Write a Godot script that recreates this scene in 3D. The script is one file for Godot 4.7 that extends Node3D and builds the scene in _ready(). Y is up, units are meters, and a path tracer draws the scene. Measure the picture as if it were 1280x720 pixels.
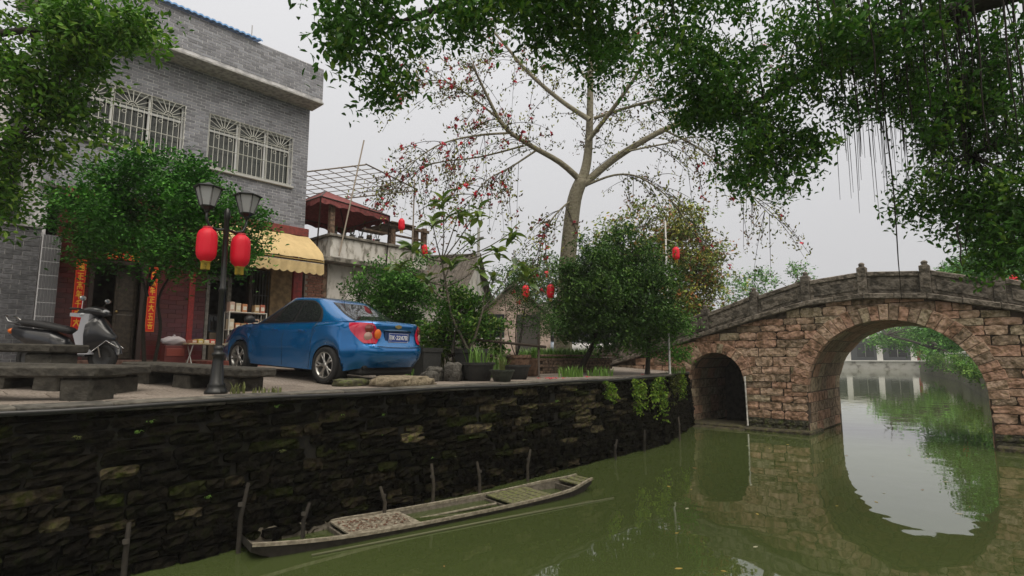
extends Node3D
# A canal-side street under an old banyan: stone bridge, quay wall, punt, tiled house, blue sedan.
# Axes: the canal runs along -Z, land lies on the -X side, water on the +X side; y = 0 is the water.

var used := {}
var mats := {}
var tx := {}

# ---------------------------------------------------------------- helpers
func rn(s: int) -> RandomNumberGenerator:
	var r := RandomNumberGenerator.new()
	r.seed = s
	return r

func lc(r: float, g: float, b: float) -> Color:
	return Color(r, g, b).linear_to_srgb()

func uniq(parent, nm: String) -> String:
	var key := str(parent.get_instance_id()) + nm
	var k: int = used.get(key, 0)
	used[key] = k + 1
	return nm if k == 0 else "%s_%03d" % [nm, k]

func thing(nm: String, label: String, cat: String, group := "", at := Vector3.ZERO, turn := 0.0) -> Node3D:
	var o := Node3D.new()
	o.name = uniq(self, nm)
	add_child(o)
	o.position = at
	o.rotation.y = turn
	tag(o, label, cat, group)
	return o

func tag(o, label: String, cat := "", group := ""):
	o.set_meta("label", label)
	if cat != "": o.set_meta("category", cat)
	if group != "": o.set_meta("group", group)

func part(p, nm: String, mesh: Mesh, m: Material, xf := Transform3D.IDENTITY) -> MeshInstance3D:
	var o := MeshInstance3D.new()
	o.name = uniq(p, nm)
	o.mesh = mesh
	o.material_override = m
	p.add_child(o)
	o.transform = xf
	return o

func setting(nm: String, mesh: Mesh, m: Material) -> MeshInstance3D:
	var o := part(self, nm, mesh, m)
	o.set_meta("kind", "structure")
	return o

func copy(o: Node3D, label: String, at: Vector3, turn := 0.0) -> Node3D:
	var c: Node3D = o.duplicate()
	var base := String(o.name)
	c.name = uniq(self, base)
	add_child(c)
	c.position = at
	c.rotation.y = turn
	c.set_meta("label", label)
	return c

func begin(smooth := false) -> SurfaceTool:
	var s := SurfaceTool.new()
	s.begin(Mesh.PRIMITIVE_TRIANGLES)
	s.set_smooth_group(0 if smooth else -1)
	return s

func done(s: SurfaceTool) -> ArrayMesh:
	s.generate_normals()
	return s.commit()

func tri(s: SurfaceTool, a: Vector3, b: Vector3, c: Vector3):
	s.add_vertex(a); s.add_vertex(b); s.add_vertex(c)

func quad(s: SurfaceTool, a: Vector3, b: Vector3, c: Vector3, d: Vector3):
	tri(s, a, b, c); tri(s, a, c, d)

func quad_uv(s: SurfaceTool, a, b, c, d):
	var p = [a, b, c, d]
	var t = [Vector2(0, 1), Vector2(1, 1), Vector2(1, 0), Vector2(0, 0)]
	for i in [0, 1, 2, 0, 2, 3]:
		s.set_uv(t[i]); s.add_vertex(p[i])

func tri_out(s, a: Vector3, b: Vector3, c: Vector3, mid: Vector3):
	if (b - a).cross(c - a).dot((a + b + c) / 3.0 - mid) > 0: tri(s, a, c, b)
	else: tri(s, a, b, c)

func quad_out(s, a, b, c, d, mid):
	tri_out(s, a, b, c, mid); tri_out(s, a, c, d, mid)

# a box from eight corners, each edge chamfered by bv; corner k has bits x = 1, y = 2, z = 4
func hexa(s: SurfaceTool, c: Array, bv: float):
	var mid := Vector3.ZERO
	for p in c: mid += p / 8.0
	var v := []
	for k in 8:
		var three := []
		for ax in 3:
			var p: Vector3 = c[k]
			for other in 3:
				if other != ax:
					var q: Vector3 = c[k ^ (1 << other)]
					var d: Vector3 = q - c[k]
					p += d.normalized() * minf(bv, d.length() * 0.4)
			three.append(p)
		v.append(three)
	for ax in 3:
		var b1 := 1 << ((ax + 1) % 3)
		var b2 := 1 << ((ax + 2) % 3)
		for sd in 2:
			var k0 := (1 << ax) * sd
			quad_out(s, v[k0][ax], v[k0 | b1][ax], v[k0 | b1 | b2][ax], v[k0 | b2][ax], mid)
		for m in 4:
			var k1 := (b1 if m & 1 else 0) | (b2 if m & 2 else 0)
			var k2 := k1 | (1 << ax)
			var e1 := (ax + 1) % 3
			var e2 := (ax + 2) % 3
			quad_out(s, v[k1][e1], v[k2][e1], v[k2][e2], v[k1][e2], mid)
	for k in 8: tri_out(s, v[k][0], v[k][1], v[k][2], mid)

func corners(ctr: Vector3, size: Vector3, jit := 0.0, r: RandomNumberGenerator = null) -> Array:
	var c := []
	for k in 8:
		var p := ctr + Vector3(size.x * (0.5 if k & 1 else -0.5), size.y * (0.5 if k & 2 else -0.5), size.z * (0.5 if k & 4 else -0.5))
		if r: p += Vector3(r.randf_range(-jit, jit) * size.x, r.randf_range(-jit, jit) * size.y, r.randf_range(-jit, jit) * size.z)
		c.append(p)
	return c

func cb(s, ctr: Vector3, size: Vector3, bv := 0.006):
	hexa(s, corners(ctr, size), bv)

func box(s: SurfaceTool, ctr: Vector3, size: Vector3, bs := Basis.IDENTITY):
	var c := []
	for k in 8:
		c.append(ctr + bs * Vector3(size.x * (0.5 if k & 1 else -0.5), size.y * (0.5 if k & 2 else -0.5), size.z * (0.5 if k & 4 else -0.5)))
	for f in [[0, 2, 6, 4], [1, 3, 7, 5], [0, 1, 5, 4], [2, 3, 7, 6], [0, 1, 3, 2], [4, 5, 7, 6]]:
		quad_out(s, c[f[0]], c[f[1]], c[f[2]], c[f[3]], ctr)

func cbm(size: Vector3, bv := 0.006) -> ArrayMesh:
	var s := begin()
	cb(s, Vector3.ZERO, size, bv)
	return done(s)

# a stone whose front is four points (x, y) at z = zf, running depth d back
func qstone(s, a: Vector2, b: Vector2, c: Vector2, e: Vector2, zf: float, d: float, bv: float):
	var k := []
	for zz in [zf - d, zf]:
		for p in [a, b, e, c]: k.append(Vector3(p.x, p.y, zz))
	hexa(s, k, bv)

func tube(s: SurfaceTool, pts: Array, rad: Array, sides := 6, cap := true):
	var n := pts.size()
	var ring := []
	var ref := Vector3.UP
	var d0: Vector3 = (pts[1] - pts[0]).normalized()
	if absf(d0.dot(ref)) > 0.9: ref = Vector3.RIGHT
	var u := d0.cross(ref).normalized()
	for i in n:
		var d: Vector3 = (pts[mini(i + 1, n - 1)] - pts[maxi(i - 1, 0)]).normalized()
		u = (u - d * u.dot(d)).normalized()
		var w := d.cross(u)
		var rr: float = rad[mini(i, rad.size() - 1)]
		var row := []
		for k in sides:
			var a := TAU * k / sides
			row.append(pts[i] + (u * cos(a) + w * sin(a)) * rr)
		ring.append(row)
	for i in n - 1:
		for k in sides:
			var k2 := (k + 1) % sides
			quad(s, ring[i][k], ring[i][k2], ring[i + 1][k2], ring[i + 1][k])
	if cap:
		for e in [0, n - 1]:
			for k in range(1, sides - 1): tri(s, ring[e][0], ring[e][k], ring[e][k + 1])

func bar(s, a: Vector3, b: Vector3, r: float, sides := 6):
	tube(s, [a, b], [r, r], sides)

func lathe(s: SurfaceTool, prof: Array, seg: int, xf := Transform3D.IDENTITY):
	for i in prof.size() - 1:
		var p: Vector2 = prof[i]
		var q: Vector2 = prof[i + 1]
		for k in seg:
			var a := TAU * k / seg
			var b := TAU * (k + 1) / seg
			var A := xf * Vector3(p.x * cos(a), p.y, p.x * sin(a))
			var B := xf * Vector3(p.x * cos(b), p.y, p.x * sin(b))
			var C := xf * Vector3(q.x * cos(b), q.y, q.x * sin(b))
			var D := xf * Vector3(q.x * cos(a), q.y, q.x * sin(a))
			if p.x > 1e-5: tri(s, A, B, C)
			if q.x > 1e-5: tri(s, A, C, D)

func latm(prof: Array, seg := 16, smooth := true) -> ArrayMesh:
	var s := begin(smooth)
	lathe(s, prof, seg)
	return done(s)

# polygon in the plane of bs.x / bs.y, thickness along bs.z
func slab(s, poly: PackedVector2Array, thick: float, o: Vector3, bs := Basis.IDENTITY):
	var idx := Geometry2D.triangulate_polygon(poly)
	var n := poly.size()
	for i in range(0, idx.size(), 3):
		for zz in [0.0, thick]:
			var v := []
			for k in 3:
				var p := poly[idx[i + k]]
				v.append(o + bs * Vector3(p.x, p.y, zz))
			tri_out(s, v[0], v[1], v[2], v[0] - bs.z * (zz * 2.0 - thick))
	for i in n:
		var p := poly[i]
		var q := poly[(i + 1) % n]
		quad(s, o + bs * Vector3(p.x, p.y, 0), o + bs * Vector3(q.x, q.y, 0), o + bs * Vector3(q.x, q.y, thick), o + bs * Vector3(p.x, p.y, thick))

# ---------------------------------------------------------------- materials
# noise turned into colours (linear values), tiling
func ntex(key: String, sd: int, freq: float, octv: int, ramp: Array, size := 256, cell := false) -> ImageTexture:
	if tx.has(key): return tx[key]
	var n := FastNoiseLite.new()
	n.seed = sd
	n.frequency = freq
	n.noise_type = FastNoiseLite.TYPE_CELLULAR if cell else FastNoiseLite.TYPE_SIMPLEX_SMOOTH
	n.fractal_octaves = octv
	n.fractal_gain = 0.55
	var im := n.get_seamless_image(size, size)
	im.convert(Image.FORMAT_L8)
	var src := im.get_data()
	var lut := PackedByteArray()
	for i in 256:
		var t := i / 255.0
		var c: Color = ramp[0][1]
		for k in ramp.size() - 1:
			if t >= ramp[k][0]:
				var w: float = clampf((t - ramp[k][0]) / maxf(ramp[k + 1][0] - ramp[k][0], 1e-4), 0, 1)
				c = (ramp[k][1] as Color).lerp(ramp[k + 1][1], w)
		c = c.linear_to_srgb()
		lut.append(int(clampf(c.r, 0, 1) * 255)); lut.append(int(clampf(c.g, 0, 1) * 255)); lut.append(int(clampf(c.b, 0, 1) * 255))
	var out := PackedByteArray()
	out.resize(size * size * 3)
	for i in size * size:
		var k := src[i] * 3
		out[i * 3] = lut[k]; out[i * 3 + 1] = lut[k + 1]; out[i * 3 + 2] = lut[k + 2]
	tx[key] = ImageTexture.create_from_image(Image.create_from_data(size, size, false, Image.FORMAT_RGB8, out))
	return tx[key]

func btex(key: String, sd: int, freq: float, octv: int, strength: float, size := 256, sx := 1.0) -> ImageTexture:
	if tx.has(key): return tx[key]
	var n := FastNoiseLite.new()
	n.seed = sd
	n.frequency = freq
	n.fractal_octaves = octv
	var im := n.get_seamless_image(size, size)
	if sx != 1.0:
		im.resize(size, int(size * sx), Image.INTERPOLATE_CUBIC)
	im.convert(Image.FORMAT_RGBA8)
	im.bump_map_to_normal_map(strength)
	tx[key] = ImageTexture.create_from_image(im)
	return tx[key]

func mat(key: String, r: float, g: float, b: float, rough := 0.8, o := {}) -> StandardMaterial3D:
	if mats.has(key): return mats[key]
	var m := StandardMaterial3D.new()
	m.albedo_color = lc(r, g, b)
	m.roughness = rough
	m.metallic = o.get("metal", 0.0)
	m.metallic_specular = o.get("spec", 0.5)
	if o.has("tex"):
		m.albedo_texture = o.tex
		m.uv1_triplanar = true
		m.uv1_world_triplanar = o.get("world", true)
		m.uv1_scale = Vector3.ONE * o.get("scale", 1.0)
		if o.has("scale3"): m.uv1_scale = o.scale3
	if o.has("bump"):
		m.normal_enabled = true
		m.normal_texture = o.bump
		m.normal_scale = o.get("nscale", 1.0)
	if o.has("vc"): m.vertex_color_use_as_albedo = true
	if o.has("coat"):
		m.clearcoat_enabled = true
		m.clearcoat = o.coat
		m.clearcoat_roughness = 0.05
	if o.has("alpha"):
		m.transparency = BaseMaterial3D.TRANSPARENCY_ALPHA
		m.albedo_color.a = o.alpha
	if o.has("back"):
		m.backlight_enabled = true
		m.backlight = o.back
	if o.has("glow"):
		m.emission_enabled = true
		m.emission = o.glow
		m.emission_energy_multiplier = o.get("energy", 1.0)
	mats[key] = m
	return m

func gy(x: float) -> float:      # height of the plaza, rising away from the canal
	return 1.71 + maxf(0.0, -1.5 - x) * 0.058

func wall_x(z: float) -> float:  # line of the quay wall, bending in at the bridge
	return 0.0 if z > -7.5 else -1.25 * clampf((-7.5 - z) / 4.5, 0, 1)

func prepare():
	var W := Color(1, 1, 1)
	# mottles multiply a material's own colour
	ntex("mottle", 3, 0.02, 5, [[0.0, Color(0.42, 0.42, 0.42)], [0.35, Color(0.62, 0.62, 0.62)], [0.55, Color(0.85, 0.84, 0.82)], [0.8, W], [1.0, W]], 512)
	ntex("grime", 9, 0.014, 6, [[0.0, Color(0.22, 0.22, 0.20)], [0.34, Color(0.38, 0.37, 0.34)], [0.5, Color(0.70, 0.68, 0.65)], [0.66, Color(0.95, 0.94, 0.92)], [1.0, W]], 512)
	ntex("sand", 21, 0.016, 6, [[0.0, Color(0.22, 0.22, 0.17)], [0.28, Color(0.40, 0.39, 0.31)], [0.42, Color(0.66, 0.63, 0.54)], [0.54, Color(0.85, 0.83, 0.78)], [0.66, W], [0.76, Color(0.86, 0.88, 0.72)], [1.0, W]], 512)
	ntex("moss", 33, 0.018, 6, [[0.0, Color(0.26, 0.27, 0.25)], [0.42, Color(0.5, 0.5, 0.46)], [0.56, Color(0.9, 0.88, 0.82)], [0.64, Color(0.85, 0.95, 0.42)], [0.76, Color(0.5, 0.75, 0.2)], [1.0, Color(0.6, 0.8, 0.3)]], 512)
	ntex("wallstone", 41, 0.02, 6, [[0.0, Color(0.16, 0.16, 0.16)], [0.38, Color(0.36, 0.34, 0.31)], [0.52, Color(0.75, 0.68, 0.58)], [0.60, Color(1.0, 0.92, 0.76)], [0.66, Color(0.8, 0.9, 0.42)], [0.8, Color(0.5, 0.7, 0.2)], [1.0, Color(1, 0.95, 0.8)]], 512)
	ntex("stain", 51, 0.012, 6, [[0.0, Color(0.3, 0.29, 0.27)], [0.24, Color(0.45, 0.44, 0.41)], [0.38, Color(0.82, 0.81, 0.78)], [0.6, W], [1.0, W]], 512)
	ntex("leaflitter", 61, 0.09, 4, [[0.0, Color(0.05, 0.02, 0.012)], [0.45, Color(0.12, 0.055, 0.03)], [0.6, Color(0.26, 0.16, 0.10)], [1.0, Color(0.4, 0.32, 0.24)]], 256)
	ntex("bark", 71, 0.04, 5, [[0.0, Color(0.35, 0.34, 0.3)], [0.45, Color(0.7, 0.68, 0.62)], [0.6, W], [0.75, Color(0.8, 0.84, 0.68)], [1.0, W]], 256)
	ntex("paving", 81, 0.05, 5, [[0.0, Color(0.4, 0.38, 0.36)], [0.45, Color(0.7, 0.66, 0.62)], [0.6, W], [1.0, Color(1, 0.96, 0.9)]], 512)
	ntex("wood", 91, 0.03, 5, [[0.0, Color(0.35, 0.33, 0.3)], [0.45, Color(0.65, 0.62, 0.58)], [0.6, W], [1.0, W]], 256)
	ntex("soft", 17, 0.02, 5, [[0.0, Color(0.78, 0.77, 0.75)], [0.5, Color(0.92, 0.91, 0.9)], [0.7, W], [1.0, W]], 256)
	btex("rough_n", 5, 0.06, 4, 6.0)
	btex("ripple_n", 7, 0.012, 3, 3.0, 512)

# ---------------------------------------------------------------- the setting
func poly_sheet(s: SurfaceTool, poly: Array, hgt: Callable):
	var pv := PackedVector2Array(poly)
	var idx := Geometry2D.triangulate_polygon(pv)
	for i in idx:
		var p := pv[i]
		s.add_vertex(Vector3(p.x, hgt.call(p.x), p.y))

func build_ground():
	# water, opaque with silt and algae
	var s := begin(true)
	for p in [[-160, -260], [160, -260], [160, 60], [-160, -260], [160, 60], [-160, 60]]:
		s.set_uv(Vector2(p[0], p[1]) / 9.0)
		s.set_normal(Vector3.UP)
		s.set_tangent(Plane(1, 0, 0, 1))
		s.add_vertex(Vector3(p[0], 0, p[1]))
	var wm := mat("water", 0.058, 0.078, 0.025, 0.015, {"bump": tx["ripple_n"], "nscale": 0.07})
	wm.metallic_specular = 1.0
	setting("canal_water", s.commit(), wm)
	# canal bed, under everything
	s = begin()
	box(s, Vector3(0, -1.6, -100), Vector3(320, 0.4, 320))
	setting("canal_bed", done(s), mat("bed", 0.06, 0.05, 0.03, 0.95))
	# left bank: strips along z, each following the slope
	var pave := mat("ground_paving", 0.20, 0.17, 0.145, 0.8, {"tex": tx["paving"], "scale": 0.45})
	s = begin()
	var xs := [-0.25, -1.5, -4.0, -7.0, -14.0, -40.0, -150.0]
	var zs := [60.0, 20.0, 8.0, 4.0, 0.0, -4.0, -7.5, -9.7, -12.0]
	for i in xs.size() - 1:
		for k in zs.size() - 1:
			var f := func(x, z): return Vector3(x + (wall_x(z) if x > -1 else 0.0), gy(maxf(x, -9.0)) - 0.012, z)
			quad(s, f.call(xs[i], zs[k]), f.call(xs[i], zs[k + 1]), f.call(xs[i + 1], zs[k + 1]), f.call(xs[i + 1], zs[k]))
	setting("plaza", done(s), pave)
	# beyond the bridge, on both sides
	var earth := mat("earth", 0.10, 0.085, 0.055, 0.95, {"tex": tx["mottle"], "scale": 0.2})
	s = begin()
	poly_sheet(s, [Vector2(-1.2, -12.0), Vector2(-1.5, -30), Vector2(-20, -98), Vector2(-60, -112), Vector2(-150, -112), Vector2(-150, -12.0)], func(_x): return 1.69)
	setting("left_bank_ground", done(s), earth)
	s = begin()
	poly_sheet(s, [Vector2(9.2, 60), Vector2(9.2, -15), Vector2(7.6, -18), Vector2(5.3, -35), Vector2(2.9, -58), Vector2(-4.6, -100), Vector2(-6, -119), Vector2(150, -119), Vector2(150, 60)], func(_x): return 1.6)
	setting("right_bank_ground", done(s), earth)
	s = begin()
	poly_sheet(s, [Vector2(-150, -119), Vector2(150, -119.5), Vector2(150, -255), Vector2(-150, -255)], func(_x): return 1.4)
	setting("far_bank_ground", done(s), earth)
	# paving slabs near the quay edge, each laid on the slope
	var r := rn(12)
	var pm := []
	for i in 4: pm.append(mat("slab%d" % i, 0.19 + 0.03 * i, 0.162 + 0.027 * i, 0.138 + 0.025 * i, 0.85, {"tex": tx["paving"], "scale": 0.8}))
	var unit := []
	for i in 4:
		var q := begin()
		hexa(q, corners(Vector3.ZERO, Vector3(0.5, 0.05, 0.62), 0.006, r), 0.008)
		unit.append(done(q))
	var gnd := get_node("plaza")
	var count := 0
	for ix in 9:
		for iz in 32:
			var x := -0.66 - ix * 0.51
			var z := 5.4 - iz * 0.63 - (ix % 2) * 0.3
			if z < -11.6 or count >= 285: continue
			if x > wall_x(z) - 0.62: continue
			count += 1
			var xf := Transform3D(Basis(Vector3(0, 0, 1), 0.0 if x > -1.5 else -0.058).rotated(Vector3.UP, r.randf_range(-0.01, 0.01)), Vector3(x, gy(x) - 0.022 + r.randf_range(-0.004, 0.004), z))
			part(gnd, "paving_slab", unit[r.randi() % 4], pm[r.randi() % 4], xf)

# a rough stone of unit size: a dented front (towards +z), plain sides
func rough_stone(sd: int) -> ArrayMesh:
	var n := FastNoiseLite.new()
	n.seed = sd
	n.frequency = 1.3
	n.fractal_octaves = 3
	var r := rn(sd)
	var cut := []
	for i in 4: cut.append(r.randf_range(0.0, 0.16))
	var s := begin()
	var nx := 5
	var ny := 3
	var f := func(i: int, k: int) -> Vector3:
		var u := i / float(nx) - 0.5
		var v := k / float(ny) - 0.5
		var e := minf(0.5 - absf(u), 0.5 - absf(v))
		var z := 0.5 - (0.05 if e < 0.01 else 0.0) + n.get_noise_2d(u * 4.0, v * 3.0) * 0.17
		# ragged outline
		var x := u + (signf(u) * (n.get_noise_2d(v * 4.0, 9.0 * signf(u)) * 0.06 - 0.02) if absf(u) > 0.49 else n.get_noise_2d(u * 5.0, v * 5.0 + 7.0) * 0.05)
		var y := v + (signf(v) * (n.get_noise_2d(u * 5.0, 5.0 * signf(v)) * 0.10 - 0.03) if absf(v) > 0.49 else 0.0)
		if i in [0, nx] and k in [0, ny]:
			x *= 1.0 - cut[(1 if i > 0 else 0) + (2 if k > 0 else 0)] * 0.7
			y *= 1.0 - cut[(1 if i > 0 else 0) + (2 if k > 0 else 0)] * 1.3
		return Vector3(x, y, z)
	for i in nx:
		for k in ny: quad(s, f.call(i, k), f.call(i, k + 1), f.call(i + 1, k + 1), f.call(i + 1, k))
	var edge := []
	for i in nx: edge.append(f.call(i, 0))
	for k in ny: edge.append(f.call(nx, k))
	for i in nx: edge.append(f.call(nx - i, ny))
	for k in ny: edge.append(f.call(0, ny - k))
	for i in edge.size():
		var a: Vector3 = edge[i]
		var b: Vector3 = edge[(i + 1) % edge.size()]
		quad(s, a, b, Vector3(b.x, b.y, -0.5), Vector3(a.x, a.y, -0.5))
	return done(s)

func build_quay():
	var r := rn(77)
	var w := thing("quay_wall", "long dark stone retaining wall of the quay rising from the green canal", "quay wall")
	var core := begin()
	var pts := [[7.5, 0.0], [-7.5, 0.0], [-12.0, -1.25]]
	for i in 2:
		var a := Vector3(pts[i][1], 0, pts[i][0])
		var b := Vector3(pts[i + 1][1], 0, pts[i + 1][0])
		quad(core, a + Vector3(0.105, -1.5, 0), b + Vector3(0.105, -1.5, 0), b + Vector3(-0.03, 1.64, 0), a + Vector3(-0.03, 1.64, 0))
		quad(core, a + Vector3(-0.03, 1.64, 0), b + Vector3(-0.03, 1.64, 0), b + Vector3(-0.6, 1.64, 0), a + Vector3(-0.6, 1.64, 0))
	part(w, "packing", done(core), mat("wallcore", 0.014, 0.013, 0.0105, 0.95, {"tex": tx["wallstone"], "scale": 0.8}))
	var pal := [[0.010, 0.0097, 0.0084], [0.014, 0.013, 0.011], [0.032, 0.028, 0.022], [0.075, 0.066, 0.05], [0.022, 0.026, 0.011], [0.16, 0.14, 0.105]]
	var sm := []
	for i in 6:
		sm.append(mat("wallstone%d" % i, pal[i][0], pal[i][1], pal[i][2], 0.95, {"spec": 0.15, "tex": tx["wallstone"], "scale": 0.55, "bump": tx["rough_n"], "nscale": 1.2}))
	var unit := []
	for i in 14:
		unit.append(rough_stone(300 + i))
	var list := []
	for seg in 2:
		var a := Vector2(pts[seg][1], pts[seg][0])
		var b := Vector2(pts[seg + 1][1], pts[seg + 1][0])
		var L := a.distance_to(b)
		var d := (b - a) / L
		# the courses break and start afresh every metre or two
		var stretches := []
		var at := 0.0
		while at < L:
			var run := r.randf_range(0.8, 2.4)
			stretches.append([at, minf(at + run, L)])
			at += run
		for sp in stretches:
			var y := r.randf_range(-0.2, -0.1)
			while y < 1.60:
				var h := r.randf_range(0.10, 0.16) if y > 0.55 else r.randf_range(0.08, 0.15)
				if y + h > 1.62: h = 1.64 - y
				var t: float = sp[0] - r.randf() * 0.12
				while t < sp[1] - 0.05:
					var len := r.randf_range(0.25, 0.75) if y > 0.7 else r.randf_range(0.16, 0.5)
					var m := a + d * minf(t + len * 0.5, L)
					var out := 0.13 - y * 0.085 + r.randf_range(-0.03, 0.035) * (1.5 if y < 0.5 else 0.8)
					len = minf(len, sp[1] + 0.06 - t)
					list.append([Vector3(m.x + out - 0.17, y + h * 0.5, m.y), Vector3(len * 0.985, h * 0.99, 0.36), atan2(d.x, d.y) - PI / 2 + r.randf_range(-0.03, 0.03), r.randf_range(-0.05, 0.05), y, m.y])
					t += len
				y += h
	var cam := Vector3(6.93, 2.17, 5.79)
	list.sort_custom(func(p, q):
		var fp: float = (p[1].x * p[1].y) / p[0].distance_squared_to(cam) * (1.0 if p[5] < 5.1 else 0.01)
		var fq: float = (q[1].x * q[1].y) / q[0].distance_squared_to(cam) * (1.0 if q[5] < 5.1 else 0.01)
		return fp > fq)
	var rest := begin()
	for i in list.size():
		var e = list[i]
		# darkest stones at the near end, paler ones low down towards the bridge
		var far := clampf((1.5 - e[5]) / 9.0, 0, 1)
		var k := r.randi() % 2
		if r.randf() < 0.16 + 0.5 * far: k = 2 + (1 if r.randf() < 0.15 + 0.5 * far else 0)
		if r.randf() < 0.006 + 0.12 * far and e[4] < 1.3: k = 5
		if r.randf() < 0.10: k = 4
		var bs := Basis(Vector3.UP, e[2]) * Basis(Vector3(0, 0, 1), e[3])
		var xf := Transform3D(bs.scaled_local(e[1]), e[0])
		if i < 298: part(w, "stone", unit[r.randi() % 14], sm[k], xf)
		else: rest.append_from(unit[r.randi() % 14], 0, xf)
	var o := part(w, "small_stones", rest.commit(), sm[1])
	o.set_meta("kind", "stuff")
	# coping slabs and the pipe that runs along the edge
	var cm := [mat("cope0", 0.10, 0.095, 0.085, 0.85, {"tex": tx["grime"], "scale": 0.7}), mat("cope1", 0.16, 0.15, 0.13, 0.85, {"tex": tx["grime"], "scale": 0.6})]
	for seg in 2:
		var a := Vector2(pts[seg][1], pts[seg][0])
		var b := Vector2(pts[seg + 1][1], pts[seg + 1][0])
		var L := a.distance_to(b)
		var d := (b - a) / L
		var t := 0.0
		while t < L - 0.05:
			var len := minf(r.randf_range(0.7, 1.15), L - t)
			var m := a + d * (t + len * 0.5)
			var q := begin()
			hexa(q, corners(Vector3.ZERO, Vector3(len - 0.012, 0.085, 0.46), 0.012, r), 0.012)
			part(w, "coping_slab", done(q), cm[r.randi() % 2], Transform3D(Basis(Vector3.UP, atan2(d.x, d.y) + PI / 2), Vector3(m.x - 0.2, 1.672 + r.randf_range(-0.006, 0.006), m.y)))
			t += len
	var pp := []
	for i in 40:
		var z := 7.0 - i * 0.47
		pp.append(Vector3(wall_x(z) + 0.075, 1.675 + 0.012 * sin(i * 0.9), z))
	var s := begin(true)
	tube(s, pp, [0.024], 8)
	var pipe := part(self, "plastic_pipe", done(s), mat("pipe", 0.012, 0.012, 0.013, 0.28))
	tag(pipe, "thin black plastic pipe running along the top edge of the quay wall", "pipe")

# ---------------------------------------------------------------- the bridge
const BX := [-5.4, -3.4, -1.5, 0.93, 2.42, 3.2, 4.2, 5.22, 7.1, 9.6, 12.4]
const BY := [1.72, 2.22, 2.76, 3.44, 3.79, 3.88, 3.91, 3.82, 3.36, 2.65, 1.75]
func deck(x: float) -> float:
	for i in BX.size() - 1:
		if x <= BX[i + 1]:
			return lerpf(BY[i], BY[i + 1], clampf((x - BX[i]) / (BX[i + 1] - BX[i]), 0, 1))
	return BY[BY.size() - 1]

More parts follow.
